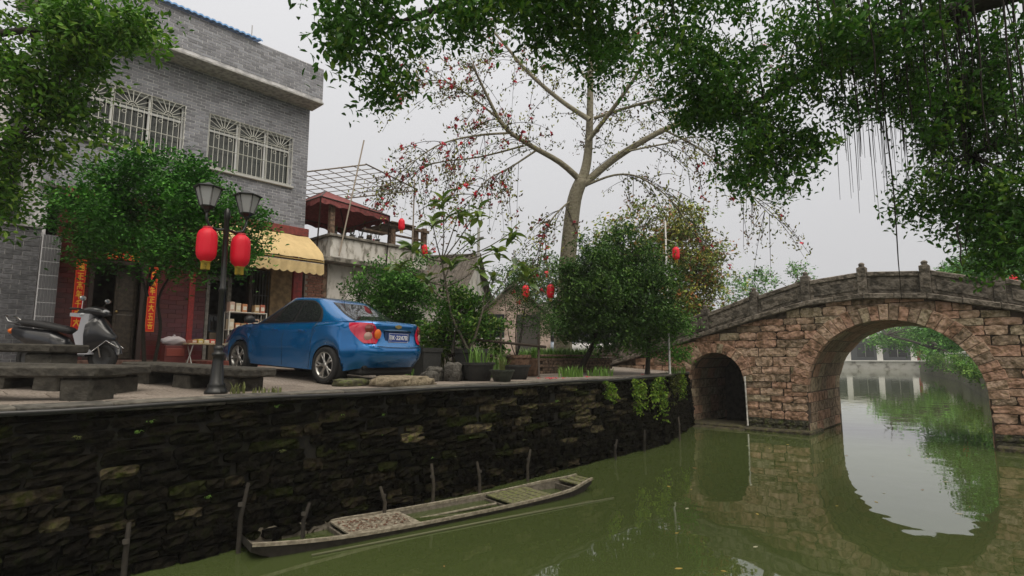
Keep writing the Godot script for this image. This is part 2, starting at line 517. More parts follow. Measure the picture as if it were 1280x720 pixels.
func build_bridge():
	var r := rn(5)
	var b := thing("stone_bridge", "old red sandstone arch bridge with grey carved parapets across the canal", "bridge")
	var arches := [[4.31, 2.0, 1.18], [-0.36, 0.9, 1.44]]     # centre, radius, springing
	var zf := -12.05
	var zb := -15.9
	var xs := []
	for i in BX: xs.append(i)
	for a in arches:
		for k in 25: xs.append(a[0] - a[1] * cos(PI * k / 24.0))
	xs.sort()
	var low := func(x: float) -> float:
		for a in arches:
			if absf(x - a[0]) < a[1] - 1e-4: return a[2] + sqrt(a[1] * a[1] - (x - a[0]) * (x - a[0]))
		return -1.4
	var s := begin()
	for i in xs.size() - 1:
		var x0: float = xs[i]
		var x1: float = xs[i + 1]
		if x1 - x0 < 1e-4: continue
		var inside = null
		for a in arches:
			if absf((x0 + x1) * 0.5 - a[0]) < a[1]: inside = a
		var l0 := -1.4
		var l1 := -1.4
		if inside:
			l0 = inside[2] + sqrt(maxf(0, inside[1] * inside[1] - pow(x0 - inside[0], 2)))
			l1 = inside[2] + sqrt(maxf(0, inside[1] * inside[1] - pow(x1 - inside[0], 2)))
		var d0 := deck(x0) - 0.03
		var d1 := deck(x1) - 0.03
		for z in [zf, zb]:
			quad(s, Vector3(x0, l0, z), Vector3(x1, l1, z), Vector3(x1, d1, z), Vector3(x0, d0, z))
		quad(s, Vector3(x0, d0, zf), Vector3(x1, d1, zf), Vector3(x1, d1, zb), Vector3(x0, d0, zb))
		quad(s, Vector3(x0, l0, zf), Vector3(x1, l1, zf), Vector3(x1, l1, zb), Vector3(x0, l0, zb))
	for a in arches:
		for sd in [-1, 1]:
			var x: float = a[0] + sd * a[1]
			quad(s, Vector3(x, -1.4, zf), Vector3(x, a[2], zf), Vector3(x, a[2], zb), Vector3(x, -1.4, zb))
	for x in [BX[0], BX[BX.size() - 1]]:
		quad(s, Vector3(x, -1.4, zf), Vector3(x, deck(x), zf), Vector3(x, deck(x), zb), Vector3(x, -1.4, zb))
	part(b, "rubble_core", done(s), mat("bridgecore", 0.10, 0.075, 0.06, 0.95, {"tex": tx["sand"], "scale": 0.5}))
	var red := []
	var pal := [[0.44, 0.27, 0.20], [0.47, 0.315, 0.24], [0.41, 0.25, 0.185], [0.49, 0.35, 0.27], [0.30, 0.22, 0.165], [0.40, 0.325, 0.24]]
	for i in 6: red.append(mat("red%d" % i, pal[i][0], pal[i][1], pal[i][2], 0.9, {"tex": tx["sand"], "scale": 0.33 + 0.04 * i, "bump": tx["rough_n"], "nscale": 0.7}))
	# voussoirs of both rings
	for ai in 2:
		var a = arches[ai]
		var n := 31 if ai == 0 else 17
		var th := 0.40 if ai == 0 else 0.30
		for k in n:
			var t0 := PI * (k + 0.03) / n
			var t1 := PI * (k + 0.97) / n
			var q := begin()
			var t := th + r.randf_range(-0.04, 0.05)
			var c := Vector2(a[0], a[2])
			var ri: float = a[1] - 0.012
			qstone(q, c + Vector2(-cos(t0), sin(t0)) * ri, c + Vector2(-cos(t1), sin(t1)) * ri, c + Vector2(-cos(t1), sin(t1)) * (ri + t), c + Vector2(-cos(t0), sin(t0)) * (ri + t), -12.03 + r.randf_range(0.045, 0.06), 0.32, 0.010)
			part(b, "voussoir", done(q), red[[0, 1, 2, 3, 5, 4, 2][r.randi() % 7]])
	# coursed blocks of the spandrels and piers
	var y := -0.5
	var nb := 0
	var rough := []
	for i in 10: rough.append(rough_stone(700 + i))
	var wet := mat("bridge_wet", 0.085, 0.08, 0.05, 0.8, {"tex": tx["moss"], "scale": 0.6, "bump": tx["rough_n"]})
	var extra := begin()
	while y < 3.9:
		var h := r.randf_range(0.17, 0.29)
		var spans := [[-5.35, 8.9]]
		for a in arches:
			var yy: float = maxf(y, a[2])
			var ring: float = a[1] + (0.20 if a[1] > 1 else 0.15)
			if y >= a[2] + ring: continue
			var hw := ring if y < a[2] else sqrt(maxf(ring * ring - pow(yy - a[2], 2), 0))
			if y < a[2]: hw = a[1] + 0.012
			var next := []
			for p in spans:
				if a[0] - hw <= p[0] or a[0] + hw >= p[1]:
					next.append(p)
					continue
				next.append([p[0], a[0] - hw])
				next.append([a[0] + hw, p[1]])
			spans = next
		for p in spans:
			var x: float = p[0]
			while x < p[1] - 0.02:
				var len := r.randf_range(0.32, 0.82)
				var x1: float = x + len
				if p[1] - x1 < 0.22: x1 = p[1]
				var top0 := minf(y + h, deck(x) - 0.13)
				var top1 := minf(y + h, deck(x1) - 0.13)
				if minf(top0, top1) > y + 0.05 and (y > 1.5 or x > -2.4):
					# blocks that lean on a ring follow its curve
					var lx := x
					var rx := x1
					for a in arches:
						var ring: float = a[1] + (0.20 if a[1] > 1 else 0.15)
						if y >= a[2]:
							var at_top: float = sqrt(maxf(ring * ring - pow(minf(top0, a[2] + ring) - a[2], 2), 0))
							if absf(x - (a[0] + sqrt(maxf(ring * ring - pow(y - a[2], 2), 0)))) < 0.01: lx = a[0] + at_top
							if absf(x1 - (a[0] - sqrt(maxf(ring * ring - pow(y - a[2], 2), 0)))) < 0.01: rx = a[0] - at_top
					var q := begin()
					var g := 0.007
					var worn := r.randf() < 0.1
					var zo := r.randf_range(-0.015, 0.0) if worn else r.randf_range(0.012, 0.04)
					qstone(q, Vector2(x + g, y + g), Vector2(x1 - g, y + g), Vector2(rx - g, top1 - g), Vector2(lx + g, top0 - g), -12.03 + zo, 0.26, 0.011)
					var ci := r.randi() % 6
					if worn: ci = 4
					if x < 0.6 and r.randf() < 0.5: ci = r.randi() % 3
					var bm: Material = red[ci] if y > 0.22 else wet
					var plain := lx == x and rx == x1 and is_equal_approx(top0, top1)
					var mesh: ArrayMesh = rough[r.randi() % 10] if plain else done(q)
					var xf := Transform3D(Basis.from_scale(Vector3(x1 - x - 0.004, top0 - y - 0.002, 0.20)), Vector3((x + x1) * 0.5, (y + top0) * 0.5, -12.118 + zo)) if plain else Transform3D.IDENTITY
					if nb < 298: part(b, "stone_block", mesh, bm, xf)
					else: extra.append_from(mesh, 0, xf)
					nb += 1
				x = x1
		y += h
	if nb > 298: part(b, "upper_blocks", extra.commit(), red[2]).set_meta("kind", "stuff")
	# vault stones lining the arches
	for ai in 2:
		var a = arches[ai]
		var n := 15 if ai == 0 else 7
		for k in n:
			for j in 6:
				var tm: float = PI * (k + 0.5) / n
				var w: float = PI * a[1] / n
				var z0 := -12.36 - j * 0.58 - (k % 2) * 0.12
				var q := begin()
				hexa(q, corners(Vector3.ZERO, Vector3(w * 0.985, 0.10, 0.57), 0.012, r), 0.012)
				var bs := Basis(Vector3(0, 0, 1), PI / 2 - tm)
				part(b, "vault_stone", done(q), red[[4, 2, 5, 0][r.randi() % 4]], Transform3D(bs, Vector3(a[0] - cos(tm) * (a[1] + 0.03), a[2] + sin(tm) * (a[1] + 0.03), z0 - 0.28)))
		var yy := 0.02
		while yy < a[2] - 0.1:
			for sd in [-1, 1]:
				for j in 5:
					var q := begin()
					hexa(q, corners(Vector3.ZERO, Vector3(0.10, 0.27, 0.70), 0.014, r), 0.012)
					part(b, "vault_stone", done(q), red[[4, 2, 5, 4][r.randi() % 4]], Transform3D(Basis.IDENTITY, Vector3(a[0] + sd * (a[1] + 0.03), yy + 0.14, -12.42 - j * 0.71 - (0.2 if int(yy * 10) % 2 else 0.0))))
			yy += 0.285
	# footings at the water line
	var foot := mat("foot", 0.10, 0.085, 0.055, 0.9, {"tex": tx["moss"], "scale": 0.5, "bump": tx["rough_n"], "nscale": 0.7})
	for f in [[1.42, 2.05, -0.33, 0.5, 0.10], [1.25, 1.5, -0.6, 0.22, -0.03], [6.95, 1.25, -0.3, 0.5, 0.10], [7.2, 1.7, -0.6, 0.3, -0.02], [-0.42, 1.75, -0.2, 0.3, 0.12], [-0.2, 1.6, -0.5, 0.3, 0.02]]:
		var q := begin()
		hexa(q, corners(Vector3(f[0], f[4] - 0.35, -12.03 - f[2] - 0.5 - 0.2), Vector3(f[1], 0.7, 1.4), 0.03, r), 0.04)
		part(b, "footing", done(q), foot)
	# the small arch is walled up at its far end; a white drain pipe stands beside it
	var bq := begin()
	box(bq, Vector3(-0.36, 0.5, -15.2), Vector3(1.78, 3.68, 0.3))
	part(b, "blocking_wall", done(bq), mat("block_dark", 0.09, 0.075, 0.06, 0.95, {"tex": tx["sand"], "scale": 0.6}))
	bq = begin(true)
	tube(bq, [Vector3(0.62, 0.12, -11.92), Vector3(0.61, 0.9, -11.92), Vector3(0.60, 1.6, -11.92)], [0.024], 8)
	var dp := part(self, "drain_pipe", done(bq), mat("white_pvc", 0.6, 0.6, 0.58, 0.5, {"tex": tx["grime"], "scale": 1.5}))
	tag(dp, "white drain pipe beside the small arch of the bridge", "pipe")
	# string course, parapet panels, caps and posts, on both sides
	var grey := []
	for i in 3: grey.append(mat("parapet%d" % i, 0.145 + 0.04 * i, 0.128 + 0.034 * i, 0.108 + 0.028 * i, 0.92, {"tex": tx["grime"], "scale": 0.42 + 0.1 * i, "bump": tx["rough_n"], "nscale": 0.6}))
	var posts := [-5.1, -3.65, -2.15, -0.6, 0.97, 2.45, 3.88, 5.28, 6.7, 8.15, 9.6, 11.0, 12.3]
	var finial := latm([Vector2(0, 0.0), Vector2(0.07, 0.0), Vector2(0.09, 0.02), Vector2(0.06, 0.04), Vector2(0.07, 0.06), Vector2(0.08, 0.09), Vector2(0.06, 0.12), Vector2(0.03, 0.14), Vector2(0, 0.145)], 10)
	for side in 2:
		var z0 := -12.0 if side == 0 else -15.72
		for i in posts.size():
			var x: float = posts[i]
			var q := begin()
			hexa(q, corners(Vector3(0, 0.36, 0), Vector3(0.23, 0.74, 0.24), 0.01, r), 0.015)
			var po := part(b, "parapet_post", done(q), grey[r.randi() % 2], Transform3D(Basis.IDENTITY, Vector3(x, deck(x), z0 - 0.02)))
			part(po, "finial", finial, grey[r.randi() % 2], Transform3D(Basis.IDENTITY, Vector3(0, 0.73, 0)))
			if i == posts.size() - 1: continue
			var x1: float = posts[i + 1]
			var y0 := deck(x)
			var y1 := deck(x1)
			var xa := x + 0.115
			var xb := x1 - 0.115
			q = begin()
			qstone(q, Vector2(xa, y0 + 0.02), Vector2(xb, y1 + 0.02), Vector2(xb, y1 + 0.46), Vector2(xa, y0 + 0.46), z0 + 0.04, 0.13, 0.01)
			var pn := part(b, "parapet_panel", done(q), grey[r.randi() % 3])
			q = begin()
			qstone(q, Vector2(xa, y0 + 0.465), Vector2(xb, y1 + 0.465), Vector2(xb, y1 + 0.60), Vector2(xa, y0 + 0.60), z0 + 0.075, 0.2, 0.02)
			part(pn, "cap", done(q), grey[1 + r.randi() % 2])
			q = begin()
			qstone(q, Vector2(xa + 0.1, lerpf(y0, y1, 0.08) + 0.10), Vector2(xb - 0.1, lerpf(y0, y1, 0.92) + 0.10), Vector2(xb - 0.1, lerpf(y0, y1, 0.92) + 0.38), Vector2(xa + 0.1, lerpf(y0, y1, 0.08) + 0.38), z0 + 0.062, 0.06, 0.012)
			part(pn, "raised_field", done(q), grey[r.randi() % 2])
			q = begin()
			var m := (x + x1) * 0.5
			for h in 2:
				var xl: float = [x, m][h] + 0.004
				var xr: float = [m, x1][h] - 0.004
				var yl := lerpf(y0, y1, 0.5 * h)
				var yr := lerpf(y0, y1, 0.5 * h + 0.5)
				var q2 := begin()
				qstone(q2, Vector2(xl, yl - 0.13), Vector2(xr, yr - 0.13), Vector2(xr, yr + 0.015), Vector2(xl, yl + 0.015), z0 + 0.11 + r.randf_range(0, 0.02), 0.42, 0.018)
				part(b, "edge_slab", done(q2), grey[1 + r.randi() % 2])
# ---------------------------------------------------------------- the tiled house and its neighbours
# tiles laid in running bond on the plane x = px, facing +x; holes are [z0, z1, y0, y1]
func tiles_on(s: SurfaceTool, px: float, z0: float, z1: float, y0: float, y1: float, tl: float, th: float, gap: float, holes: Array, r: RandomNumberGenerator, shades: Array):
	var row := 0
	var y := y0
	while y < y1 - 0.01:
		var h := minf(th, y1 - y)
		var z := z0 - (tl * 0.5 if row % 2 else 0.0)
		while z < z1 - 0.005:
			var a := maxf(z, z0)
			var b := minf(z + tl, z1)
			z += tl
			var skip := b - a < 0.02
			for q in holes:
				if b > q[0] + 0.001 and a < q[1] - 0.001 and y + h > q[2] + 0.001 and y < q[3] - 0.001:
					if a < q[0] and q[0] - a > 0.03: b = q[0]
					elif b > q[1] and b - q[1] > 0.03: a = q[1]
					else: skip = true
			if skip: continue
			var g := gap * 0.5
			var d := r.randf_range(0.0, 0.0015)
			var c: Color = shades[r.randi() % shades.size()]
			s.set_color(c)
			var e := 0.003
			var p := [Vector3(px + 0.006 + d, y + g, a + g), Vector3(px + 0.006 + d, y + g, b - g), Vector3(px + 0.006 + d, y + h - g, b - g), Vector3(px + 0.006 + d, y + h - g, a + g)]
			var o := [Vector3(px - 0.002, y + g - e, a + g - e), Vector3(px - 0.002, y + g - e, b - g + e), Vector3(px - 0.002, y + h - g + e, b - g + e), Vector3(px - 0.002, y + h - g + e, a + g - e)]
			quad(s, p[0], p[3], p[2], p[1])
			for k in 4: quad(s, p[k], p[(k + 1) % 4], o[(k + 1) % 4], o[k])
		y += th
		row += 1

# a wall slab in the plane across x with rectangular holes
func holed_wall(s: SurfaceTool, x0: float, x1: float, z0: float, z1: float, y0: float, y1: float, holes: Array):
	var zs := [z0, z1]
	var ys := [y0, y1]
	for q in holes:
		for v in [q[0], q[1]]:
			if v > z0 and v < z1: zs.append(v)
		for v in [q[2], q[3]]:
			if v > y0 and v < y1: ys.append(v)
	zs.sort(); ys.sort()
	for i in zs.size() - 1:
		for k in ys.size() - 1:
			if zs[i + 1] - zs[i] < 1e-4 or ys[k + 1] - ys[k] < 1e-4: continue
			var zm: float = (zs[i] + zs[i + 1]) * 0.5
			var ym: float = (ys[k] + ys[k + 1]) * 0.5
			var hole := false
			for q in holes:
				if zm > q[0] and zm < q[1] and ym > q[2] and ym < q[3]: hole = true
			if hole: continue
			for x in [x0, x1]:
				quad(s, Vector3(x, ys[k], zs[i]), Vector3(x, ys[k], zs[i + 1]), Vector3(x, ys[k + 1], zs[i + 1]), Vector3(x, ys[k + 1], zs[i]))
	for q in holes:
		quad(s, Vector3(x0, q[2], q[0]), Vector3(x1, q[2], q[0]), Vector3(x1, q[3], q[0]), Vector3(x0, q[3], q[0]))
		quad(s, Vector3(x0, q[2], q[1]), Vector3(x1, q[2], q[1]), Vector3(x1, q[3], q[1]), Vector3(x0, q[3], q[1]))
		quad(s, Vector3(x0, q[2], q[0]), Vector3(x1, q[2], q[0]), Vector3(x1, q[2], q[1]), Vector3(x0, q[2], q[1]))
		quad(s, Vector3(x0, q[3], q[0]), Vector3(x1, q[3], q[0]), Vector3(x1, q[3], q[1]), Vector3(x0, q[3], q[1]))
	for v in [[z0, 0], [z1, 0]]:
		quad(s, Vector3(x0, y0, v[0]), Vector3(x1, y0, v[0]), Vector3(x1, y1, v[0]), Vector3(x0, y1, v[0]))
	for v in [y0, y1]:
		quad(s, Vector3(x0, v, z0), Vector3(x1, v, z0), Vector3(x1, v, z1), Vector3(x0, v, z1))

func pbox(p, nm: String, x0: float, x1: float, y0: float, y1: float, z0: float, z1: float, m: Material, bv := 0.006) -> MeshInstance3D:
	return part(p, nm, cbm(Vector3(absf(x1 - x0), absf(y1 - y0), absf(z1 - z0)), bv), m, Transform3D(Basis.IDENTITY, Vector3((x0 + x1) * 0.5, (y0 + y1) * 0.5, (z0 + z1) * 0.5)))

func grille_window(h, z0: float, z1: float, y0: float, y1: float):
	var alu := mat("alu", 0.55, 0.56, 0.56, 0.4, {"metal": 0.3})
	var bars := mat("white_bars", 0.46, 0.46, 0.42, 0.5)
	var glass := mat("dark_glass", 0.03, 0.04, 0.04, 0.04, {"alpha": 0.6})
	var w := Node3D.new()
	w.name = uniq(h, "window")
	h.add_child(w)
	var s := begin()
	var x := -7.02
	for e in [[z0, z0 + 0.05], [z1 - 0.05, z1]]: box(s, Vector3(x, (y0 + y1) * 0.5, (e[0] + e[1]) * 0.5), Vector3(0.06, y1 - y0, 0.036))
	for e in [y0 + 0.025, y1 - 0.025, y1 - 0.38]: box(s, Vector3(x, e, (z0 + z1) * 0.5), Vector3(0.058, 0.05, z1 - z0 - 0.1))
	for k in 2:
		var zc := lerpf(z0, z1, (k + 1) / 3.0)
		box(s, Vector3(x + 0.001, (y0 + y1) * 0.5, zc), Vector3(0.054, y1 - y0 - 0.1, 0.04))
	part(w, "frame", done(s), alu)
	for k in 3:
		var a := lerpf(z0 + 0.05, z1 - 0.05, k / 3.0) + 0.03
		var b := lerpf(z0 + 0.05, z1 - 0.05, (k + 1) / 3.0) - 0.03
		pbox(w, "pane", x - 0.008, x, y0 + 0.05, y1 - 0.405, a, b, glass, 0.002)
		pbox(w, "pane", x - 0.008, x, y1 - 0.355, y1 - 0.05, a, b, glass, 0.002)
	# curtains pulled aside behind the glass
	var cur := begin(true)
	for k in 3:
		var zc := lerpf(z0, z1, [0.12, 0.52, 0.83][k])
		for i in 9:
			var za := zc + (i - 4.5) * 0.05
			var xa := x - 0.16 + 0.03 * sin(i * 1.9)
			var xb := x - 0.16 + 0.03 * sin((i + 1) * 1.9)
			quad(cur, Vector3(xa, y0 + 0.06, za), Vector3(xb, y0 + 0.06, za + 0.05), Vector3(xb, y1 - 0.1, za + 0.05), Vector3(xa, y1 - 0.1, za))
	part(w, "curtain", done(cur), mat("curtain", 0.34, 0.33, 0.31, 0.9, {"back": lc(0.1, 0.1, 0.1)}))
	# security grille: three bays, each with upright bars, a middle rail and a sunburst on top
	var bx := -6.86
	for k in 3:
		var a := lerpf(z0, z1, k / 3.0) + 0.012
		var b := lerpf(z0, z1, (k + 1) / 3.0) - 0.012
		var g := begin(true)
		var yb := y1 - 0.36
		for y in [y0 + 0.02, lerpf(y0, yb, 0.52), yb, y1 - 0.02]: bar(g, Vector3(bx, y, a), Vector3(bx, y, b), 0.011, 6)
		for i in 7: bar(g, Vector3(bx, y0 + 0.02, lerpf(a, b, i / 6.0)), Vector3(bx, yb if i > 0 and i < 6 else y1 - 0.02, lerpf(a, b, i / 6.0)), 0.0058, 5)
		var mz := (a + b) * 0.5
		var arc := []
		var arc2 := []
		for i in 11:
			var t := PI * i / 10.0
			arc.append(Vector3(bx, yb + sin(t) * 0.085, mz + cos(t) * 0.085))
			arc2.append(Vector3(bx, yb + sin(t) * 0.04, mz + cos(t) * 0.04))
		tube(g, arc, [0.008], 5)
		tube(g, arc2, [0.008], 5)
		for i in 9:
			var t := PI * (i + 0.5) / 9.0
			var far := minf((b - a) * 0.5 / maxf(absf(cos(t)), 0.01), 0.33 / maxf(sin(t), 0.01))
			bar(g, Vector3(bx, yb + sin(t) * 0.085, mz + cos(t) * 0.085), Vector3(bx, yb + sin(t) * far, mz + cos(t) * far), 0.0075, 5)
		for i in [2, 5]:
			var zc := lerpf(a, b, i / 7.0)
			var ring := []
			for q in 9: ring.append(Vector3(bx, yb - 0.17 + sin(TAU * q / 8.0) * 0.04, zc + cos(TAU * q / 8.0) * 0.04))
			tube(g, ring, [0.007], 5, false)
		part(w, "grille", done(g), bars)
	pbox(w, "sill", -6.96, -6.82, y0 - 0.06, y0 - 0.004, z0 - 0.05, z1 + 0.05, mat("sill", 0.4, 0.4, 0.39, 0.7), 0.01)

# brush-written characters: strokes on a 12 x 12 field
const GLYPH := {
	"a": [[1, 2, 11, 2], [6, 2, 6, 11], [6, 6, 10, 6], [3, 5, 3, 11], [1, 11, 11, 11]],
	"b": [[6, 0, 6, 2], [1, 2, 11, 2], [4, 4, 8, 4], [4, 4, 4, 6], [8, 4, 8, 6], [4, 6, 8, 6], [2, 8, 10, 8], [2, 8, 2, 12], [10, 8, 10, 12], [5, 10, 7, 10]],
	"c": [[4, 0, 2, 3], [3, 2, 10, 2], [2, 5, 10, 5], [4, 5, 4, 8], [1, 8, 11, 8], [6, 2, 6, 12]],
	"d": [[9, 0, 3, 2], [1, 5, 11, 5], [6, 2, 6, 12]],
	"e": [[2, 3, 10, 3], [2, 3, 1, 11], [3, 6, 6, 6], [6, 6, 5, 9], [7, 0, 10, 11], [10, 7, 6, 11], [10, 11, 11, 9]],
	"f": [[2, 1, 10, 1], [6, 1, 6, 5], [1, 5, 11, 5], [3, 7, 9, 7], [3, 7, 3, 11], [9, 7, 9, 11], [3, 11, 9, 11]],
	"g": [[3, 0, 5, 2], [1, 3, 5, 3], [5, 3, 2, 7], [4, 5, 4, 12], [6, 1, 11, 1], [7, 3, 10, 3], [7, 3, 7, 5], [10, 3, 10, 5], [7, 5, 10, 5], [6, 7, 11, 7], [6, 7, 6, 12], [11, 7, 11, 12], [6, 12, 11, 12], [6, 9, 11, 9], [8, 7, 8, 12]],
	"h": [[1, 3, 11, 3], [6, 0, 6, 6], [6, 4, 1, 11], [6, 4, 11, 11]],
	"i": [[2, 1, 10, 1], [2, 5, 9, 5], [5, 1, 4, 10], [9, 5, 9, 10], [1, 11, 11, 11]],
}
func couplet_texture(text: String, across: bool) -> ImageTexture:
	var cell := 26
	var n := text.length()
	var w := cell * n + 8 if across else 34
	var h := 34 if across else cell * n + 12
	var im := Image.create(w, h, false, Image.FORMAT_RGB8)
	im.fill(Color(0.80, 0.075, 0.05))
	var gold := Color(0.93, 0.70, 0.20)
	for x in w:
		im.set_pixel(x, 1, gold); im.set_pixel(x, h - 2, gold)
	for y in h:
		im.set_pixel(1, y, gold); im.set_pixel(w - 2, y, gold)
	for k in n:
		var o := Vector2(6 + k * cell, 6) if across else Vector2(6, 8 + k * cell)
		for st in GLYPH[text[k]]:
			for i in 40:
				var p := o + Vector2(st[0], st[1]).lerp(Vector2(st[2], st[3]), i / 39.0) * 1.8
				im.fill_rect(Rect2i(int(p.x), int(p.y), 3, 3), gold)
	return ImageTexture.create_from_image(im)

func couplet(nm: String, label: String, text: String, across: bool, c: Vector3, w: float, h: float):
	var o := thing(nm, label, "couplet", "red paper couplets round the house door", c)
	var m := mat(label, 1, 1, 1, 0.7)
	m.albedo_texture = couplet_texture(text, across)
	var s := begin()
	quad_uv(s, Vector3(0.004, -h / 2, w / 2), Vector3(0.004, -h / 2, -w / 2), Vector3(0.004, h / 2, -w / 2), Vector3(0.004, h / 2, w / 2))
	part(o, "print", done(s), m)
	s = begin()
	box(s, Vector3.ZERO, Vector3(0.004, h, w))
	part(o, "paper", done(s), mat("couplet_paper", 0.6, 0.02, 0.015, 0.75))

func build_house():
	var r := rn(31)
	var h := thing("tiled_house", "two storey grey tiled house with white window grilles and a dark red ground floor", "house")
	var FX := -6.9
	var grout := mat("grout", 0.58, 0.58, 0.61, 0.9, {"tex": tx["mottle"], "scale": 0.3})
	var tile_m := mat("facade_tile", 1, 1, 1, 0.5, {"vc": true})
	var shades := []
	for i in 9:
		var v := 0.13 + 0.013 * i
		shades.append(Color(v, v * 1.03, v * 1.18))
	var w2 := [-0.9, 1.17, 6.62, 7.93]
	var w1 := [1.68, 3.75, 6.62, 7.93]
	var s := begin()
	holed_wall(s, FX - 0.26, FX, -1.34, 4.1, 5.55, 9.0, [w1, w2])
	part(h, "upper_wall", done(s), grout)
	s = begin()
	tiles_on(s, FX, -1.34, 4.1, 5.56, 8.86, 0.20, 0.072, 0.016, [w1, w2], r, shades)
	part(h, "facade_tiles", done(s), tile_m).set_meta("kind", "stuff")
	grille_window(h, w2[0], w2[1], w2[2], w2[3])
	grille_window(h, w1[0], w1[1], w1[2], w1[3])
	# parapet box over the street, tiled, with a pale drip edge and a blue sheet on top
	pbox(h, "parapet", -7.16, -6.35, 8.93, 9.86, -1.40, 4.7, grout, 0.004)
	s = begin()
	tiles_on(s, -6.35, -1.40, 4.7, 9.0, 9.85, 0.20, 0.072, 0.016, [], r, shades)
	part(h, "parapet_tiles", done(s), tile_m).set_meta("kind", "stuff")
	pbox(h, "drip_edge", -6.95, -6.33, 8.87, 8.928, -1.43, 4.73, mat("drip", 0.42, 0.42, 0.42, 0.8, {"tex": tx["mottle"], "scale": 0.6}), 0.01)
	# blue corrugated roof sheet
	s = begin()
	for i in 33:
		var z := 0.3 + i * 0.133
		for e in [[0.0, 0.045, 0.0, 0.03], [0.045, 0.088, 0.03, 0.03], [0.088, 0.133, 0.03, 0.0]]:
			quad(s, Vector3(-6.25, 9.90 + e[2], z + e[0]), Vector3(-6.25, 9.90 + e[3], z + e[1]), Vector3(-9.6, 10.7 + e[3], z + e[1]), Vector3(-9.6, 10.7 + e[2], z + e[0]))
			quad(s, Vector3(-6.25, 9.90 + e[2], z + e[0]), Vector3(-6.25, 9.90 + e[3], z + e[1]), Vector3(-6.25, 9.86 + e[3], z + e[1]), Vector3(-6.25, 9.86 + e[2], z + e[0]))
	part(h, "roof_sheet", done(s), mat("blue_sheet", 0.14, 0.30, 0.58, 0.45, {"metal": 0.2}))
	s = begin(true)
	bar(s, Vector3(-6.3, 9.9, 0.55), Vector3(-6.3, 10.2, 0.55), 0.012)
	part(h, "roof_rod", done(s), mat("rod", 0.2, 0.2, 0.2, 0.5))
	# body of the house: back, sides, floors
	var plain := mat("plain_wall", 0.36, 0.34, 0.31, 0.9, {"tex": tx["mottle"], "scale": 0.3})
	pbox(h, "back_wall", -14.0, -13.8, 1.9, 9.85, -1.34, 4.1, plain)
	pbox(h, "side_wall", -13.8, -7.16, 1.9, 9.85, -1.34, -1.14, plain)
	pbox(h, "side_wall", -13.8, -7.16, 1.9, 9.85, 3.9, 4.1, grout)
	pbox(h, "upper_floor", -13.8, -7.165, 5.3, 5.5, -1.13, 3.89, plain)
	pbox(h, "ground_floor", -13.8, -6.6, 1.7, 2.12, -1.6, 4.1, mat("floor_tile", 0.22, 0.12, 0.09, 0.5, {"tex": tx["mottle"], "scale": 0.8}))
	pbox(h, "flat_roof", -13.8, -7.165, 9.2, 9.4, -1.13, 3.89, plain)
	# red fascia band
	pbox(h, "red_band", FX - 0.25, FX + 0.10, 5.33, 5.548, -1.42, 3.68, mat("red_paint", 0.20, 0.032, 0.024, 0.55, {"tex": tx["mottle"], "scale": 0.8}), 0.01)
	# ground floor front: dark red tiles with the door recess; then the shop front
	var wine := mat("wine_grout", 0.06, 0.020, 0.016, 0.7)
	s = begin()
	holed_wall(s, FX - 0.25, FX, 0.98, 3.74, 2.12, 5.325, [[2.23, 3.15, 2.13, 4.12]])
	part(h, "red_wall", done(s), wine)
	s = begin()
	var reds := []
	for i in 5: reds.append(Color(0.058 + 0.008 * i, 0.009 + 0.0014 * i, 0.008 + 0.0014 * i))
	tiles_on(s, FX, 0.98, 3.74, 2.13, 5.32, 0.30, 0.10, 0.006, [[2.2, 3.18, 2.0, 4.15]], r, reds)
	part(h, "red_tiles", done(s), mat("red_tile", 1, 1, 1, 0.32, {"vc": true})).set_meta("kind", "stuff")
	var dw := mat("door_wood", 0.060, 0.045, 0.030, 0.5, {"tex": tx["wood"], "scale": 1.2})
	s = begin()
	for e in [[2.2, 2.28], [3.10, 3.18]]: box(s, Vector3(FX + 0.012, 3.12, (e[0] + e[1]) * 0.5), Vector3(0.04, 2.0, e[1] - e[0]))
	box(s, Vector3(FX + 0.012, 4.14, 2.69), Vector3(0.042, 0.08, 0.98))
	part(h, "door_frame", done(s), mat("frame_dark", 0.035, 0.02, 0.016, 0.5))
	# one leaf stands shut, one is open to the dark hall
	var leaf := pbox(h, "door", FX - 0.2, FX - 0.155, 2.14, 4.1, 2.29, 2.70, dw, 0.01)
	for k in 2: pbox(leaf, "door_panel", 0.02, 0.035, -0.85 + k * 0.88, -0.05 + k * 0.88, -0.15, 0.15, dw, 0.012)
	part(leaf, "handle", latm([Vector2(0, 0), Vector2(0.03, 0.0), Vector2(0.03, 0.02), Vector2(0, 0.03)], 10), mat("brass", 0.35, 0.25, 0.1, 0.35, {"metal": 1.0}), Transform3D(Basis(Vector3(0, 0, 1), -PI / 2), Vector3(0.035, 0.0, 0.15)))
	pbox(h, "hall_partition", -9.2, -9.1, 2.125, 5.29, 1.0, 3.89, mat("hall", 0.16, 0.14, 0.10, 0.9, {"tex": tx["mottle"], "scale": 0.5}))
	pbox(h, "hall_partition", -9.1, -7.16, 2.125, 5.29, 0.92, 1.0, mat("hall", 0.16, 0.14, 0.10, 0.9))
	# red step along the front, kerb of the house plinth
	pbox(h, "red_step", -6.6, -6.34, 1.75, 2.10, -1.6, 1.3, mat("red_step", 0.28, 0.07, 0.05, 0.6, {"tex": tx["mottle"], "scale": 0.9}), 0.012)
	pbox(h, "red_pillar", FX - 0.2, FX + 0.05, 2.12, 5.32, -1.33, -1.08, mat("pillar_red", 0.30, 0.03, 0.03, 0.5, {"tex": tx["mottle"], "scale": 0.7}), 0.015)
	var ochre := mat("ochre", 0.27, 0.185, 0.095, 0.85, {"tex": tx["mottle"], "scale": 0.5})
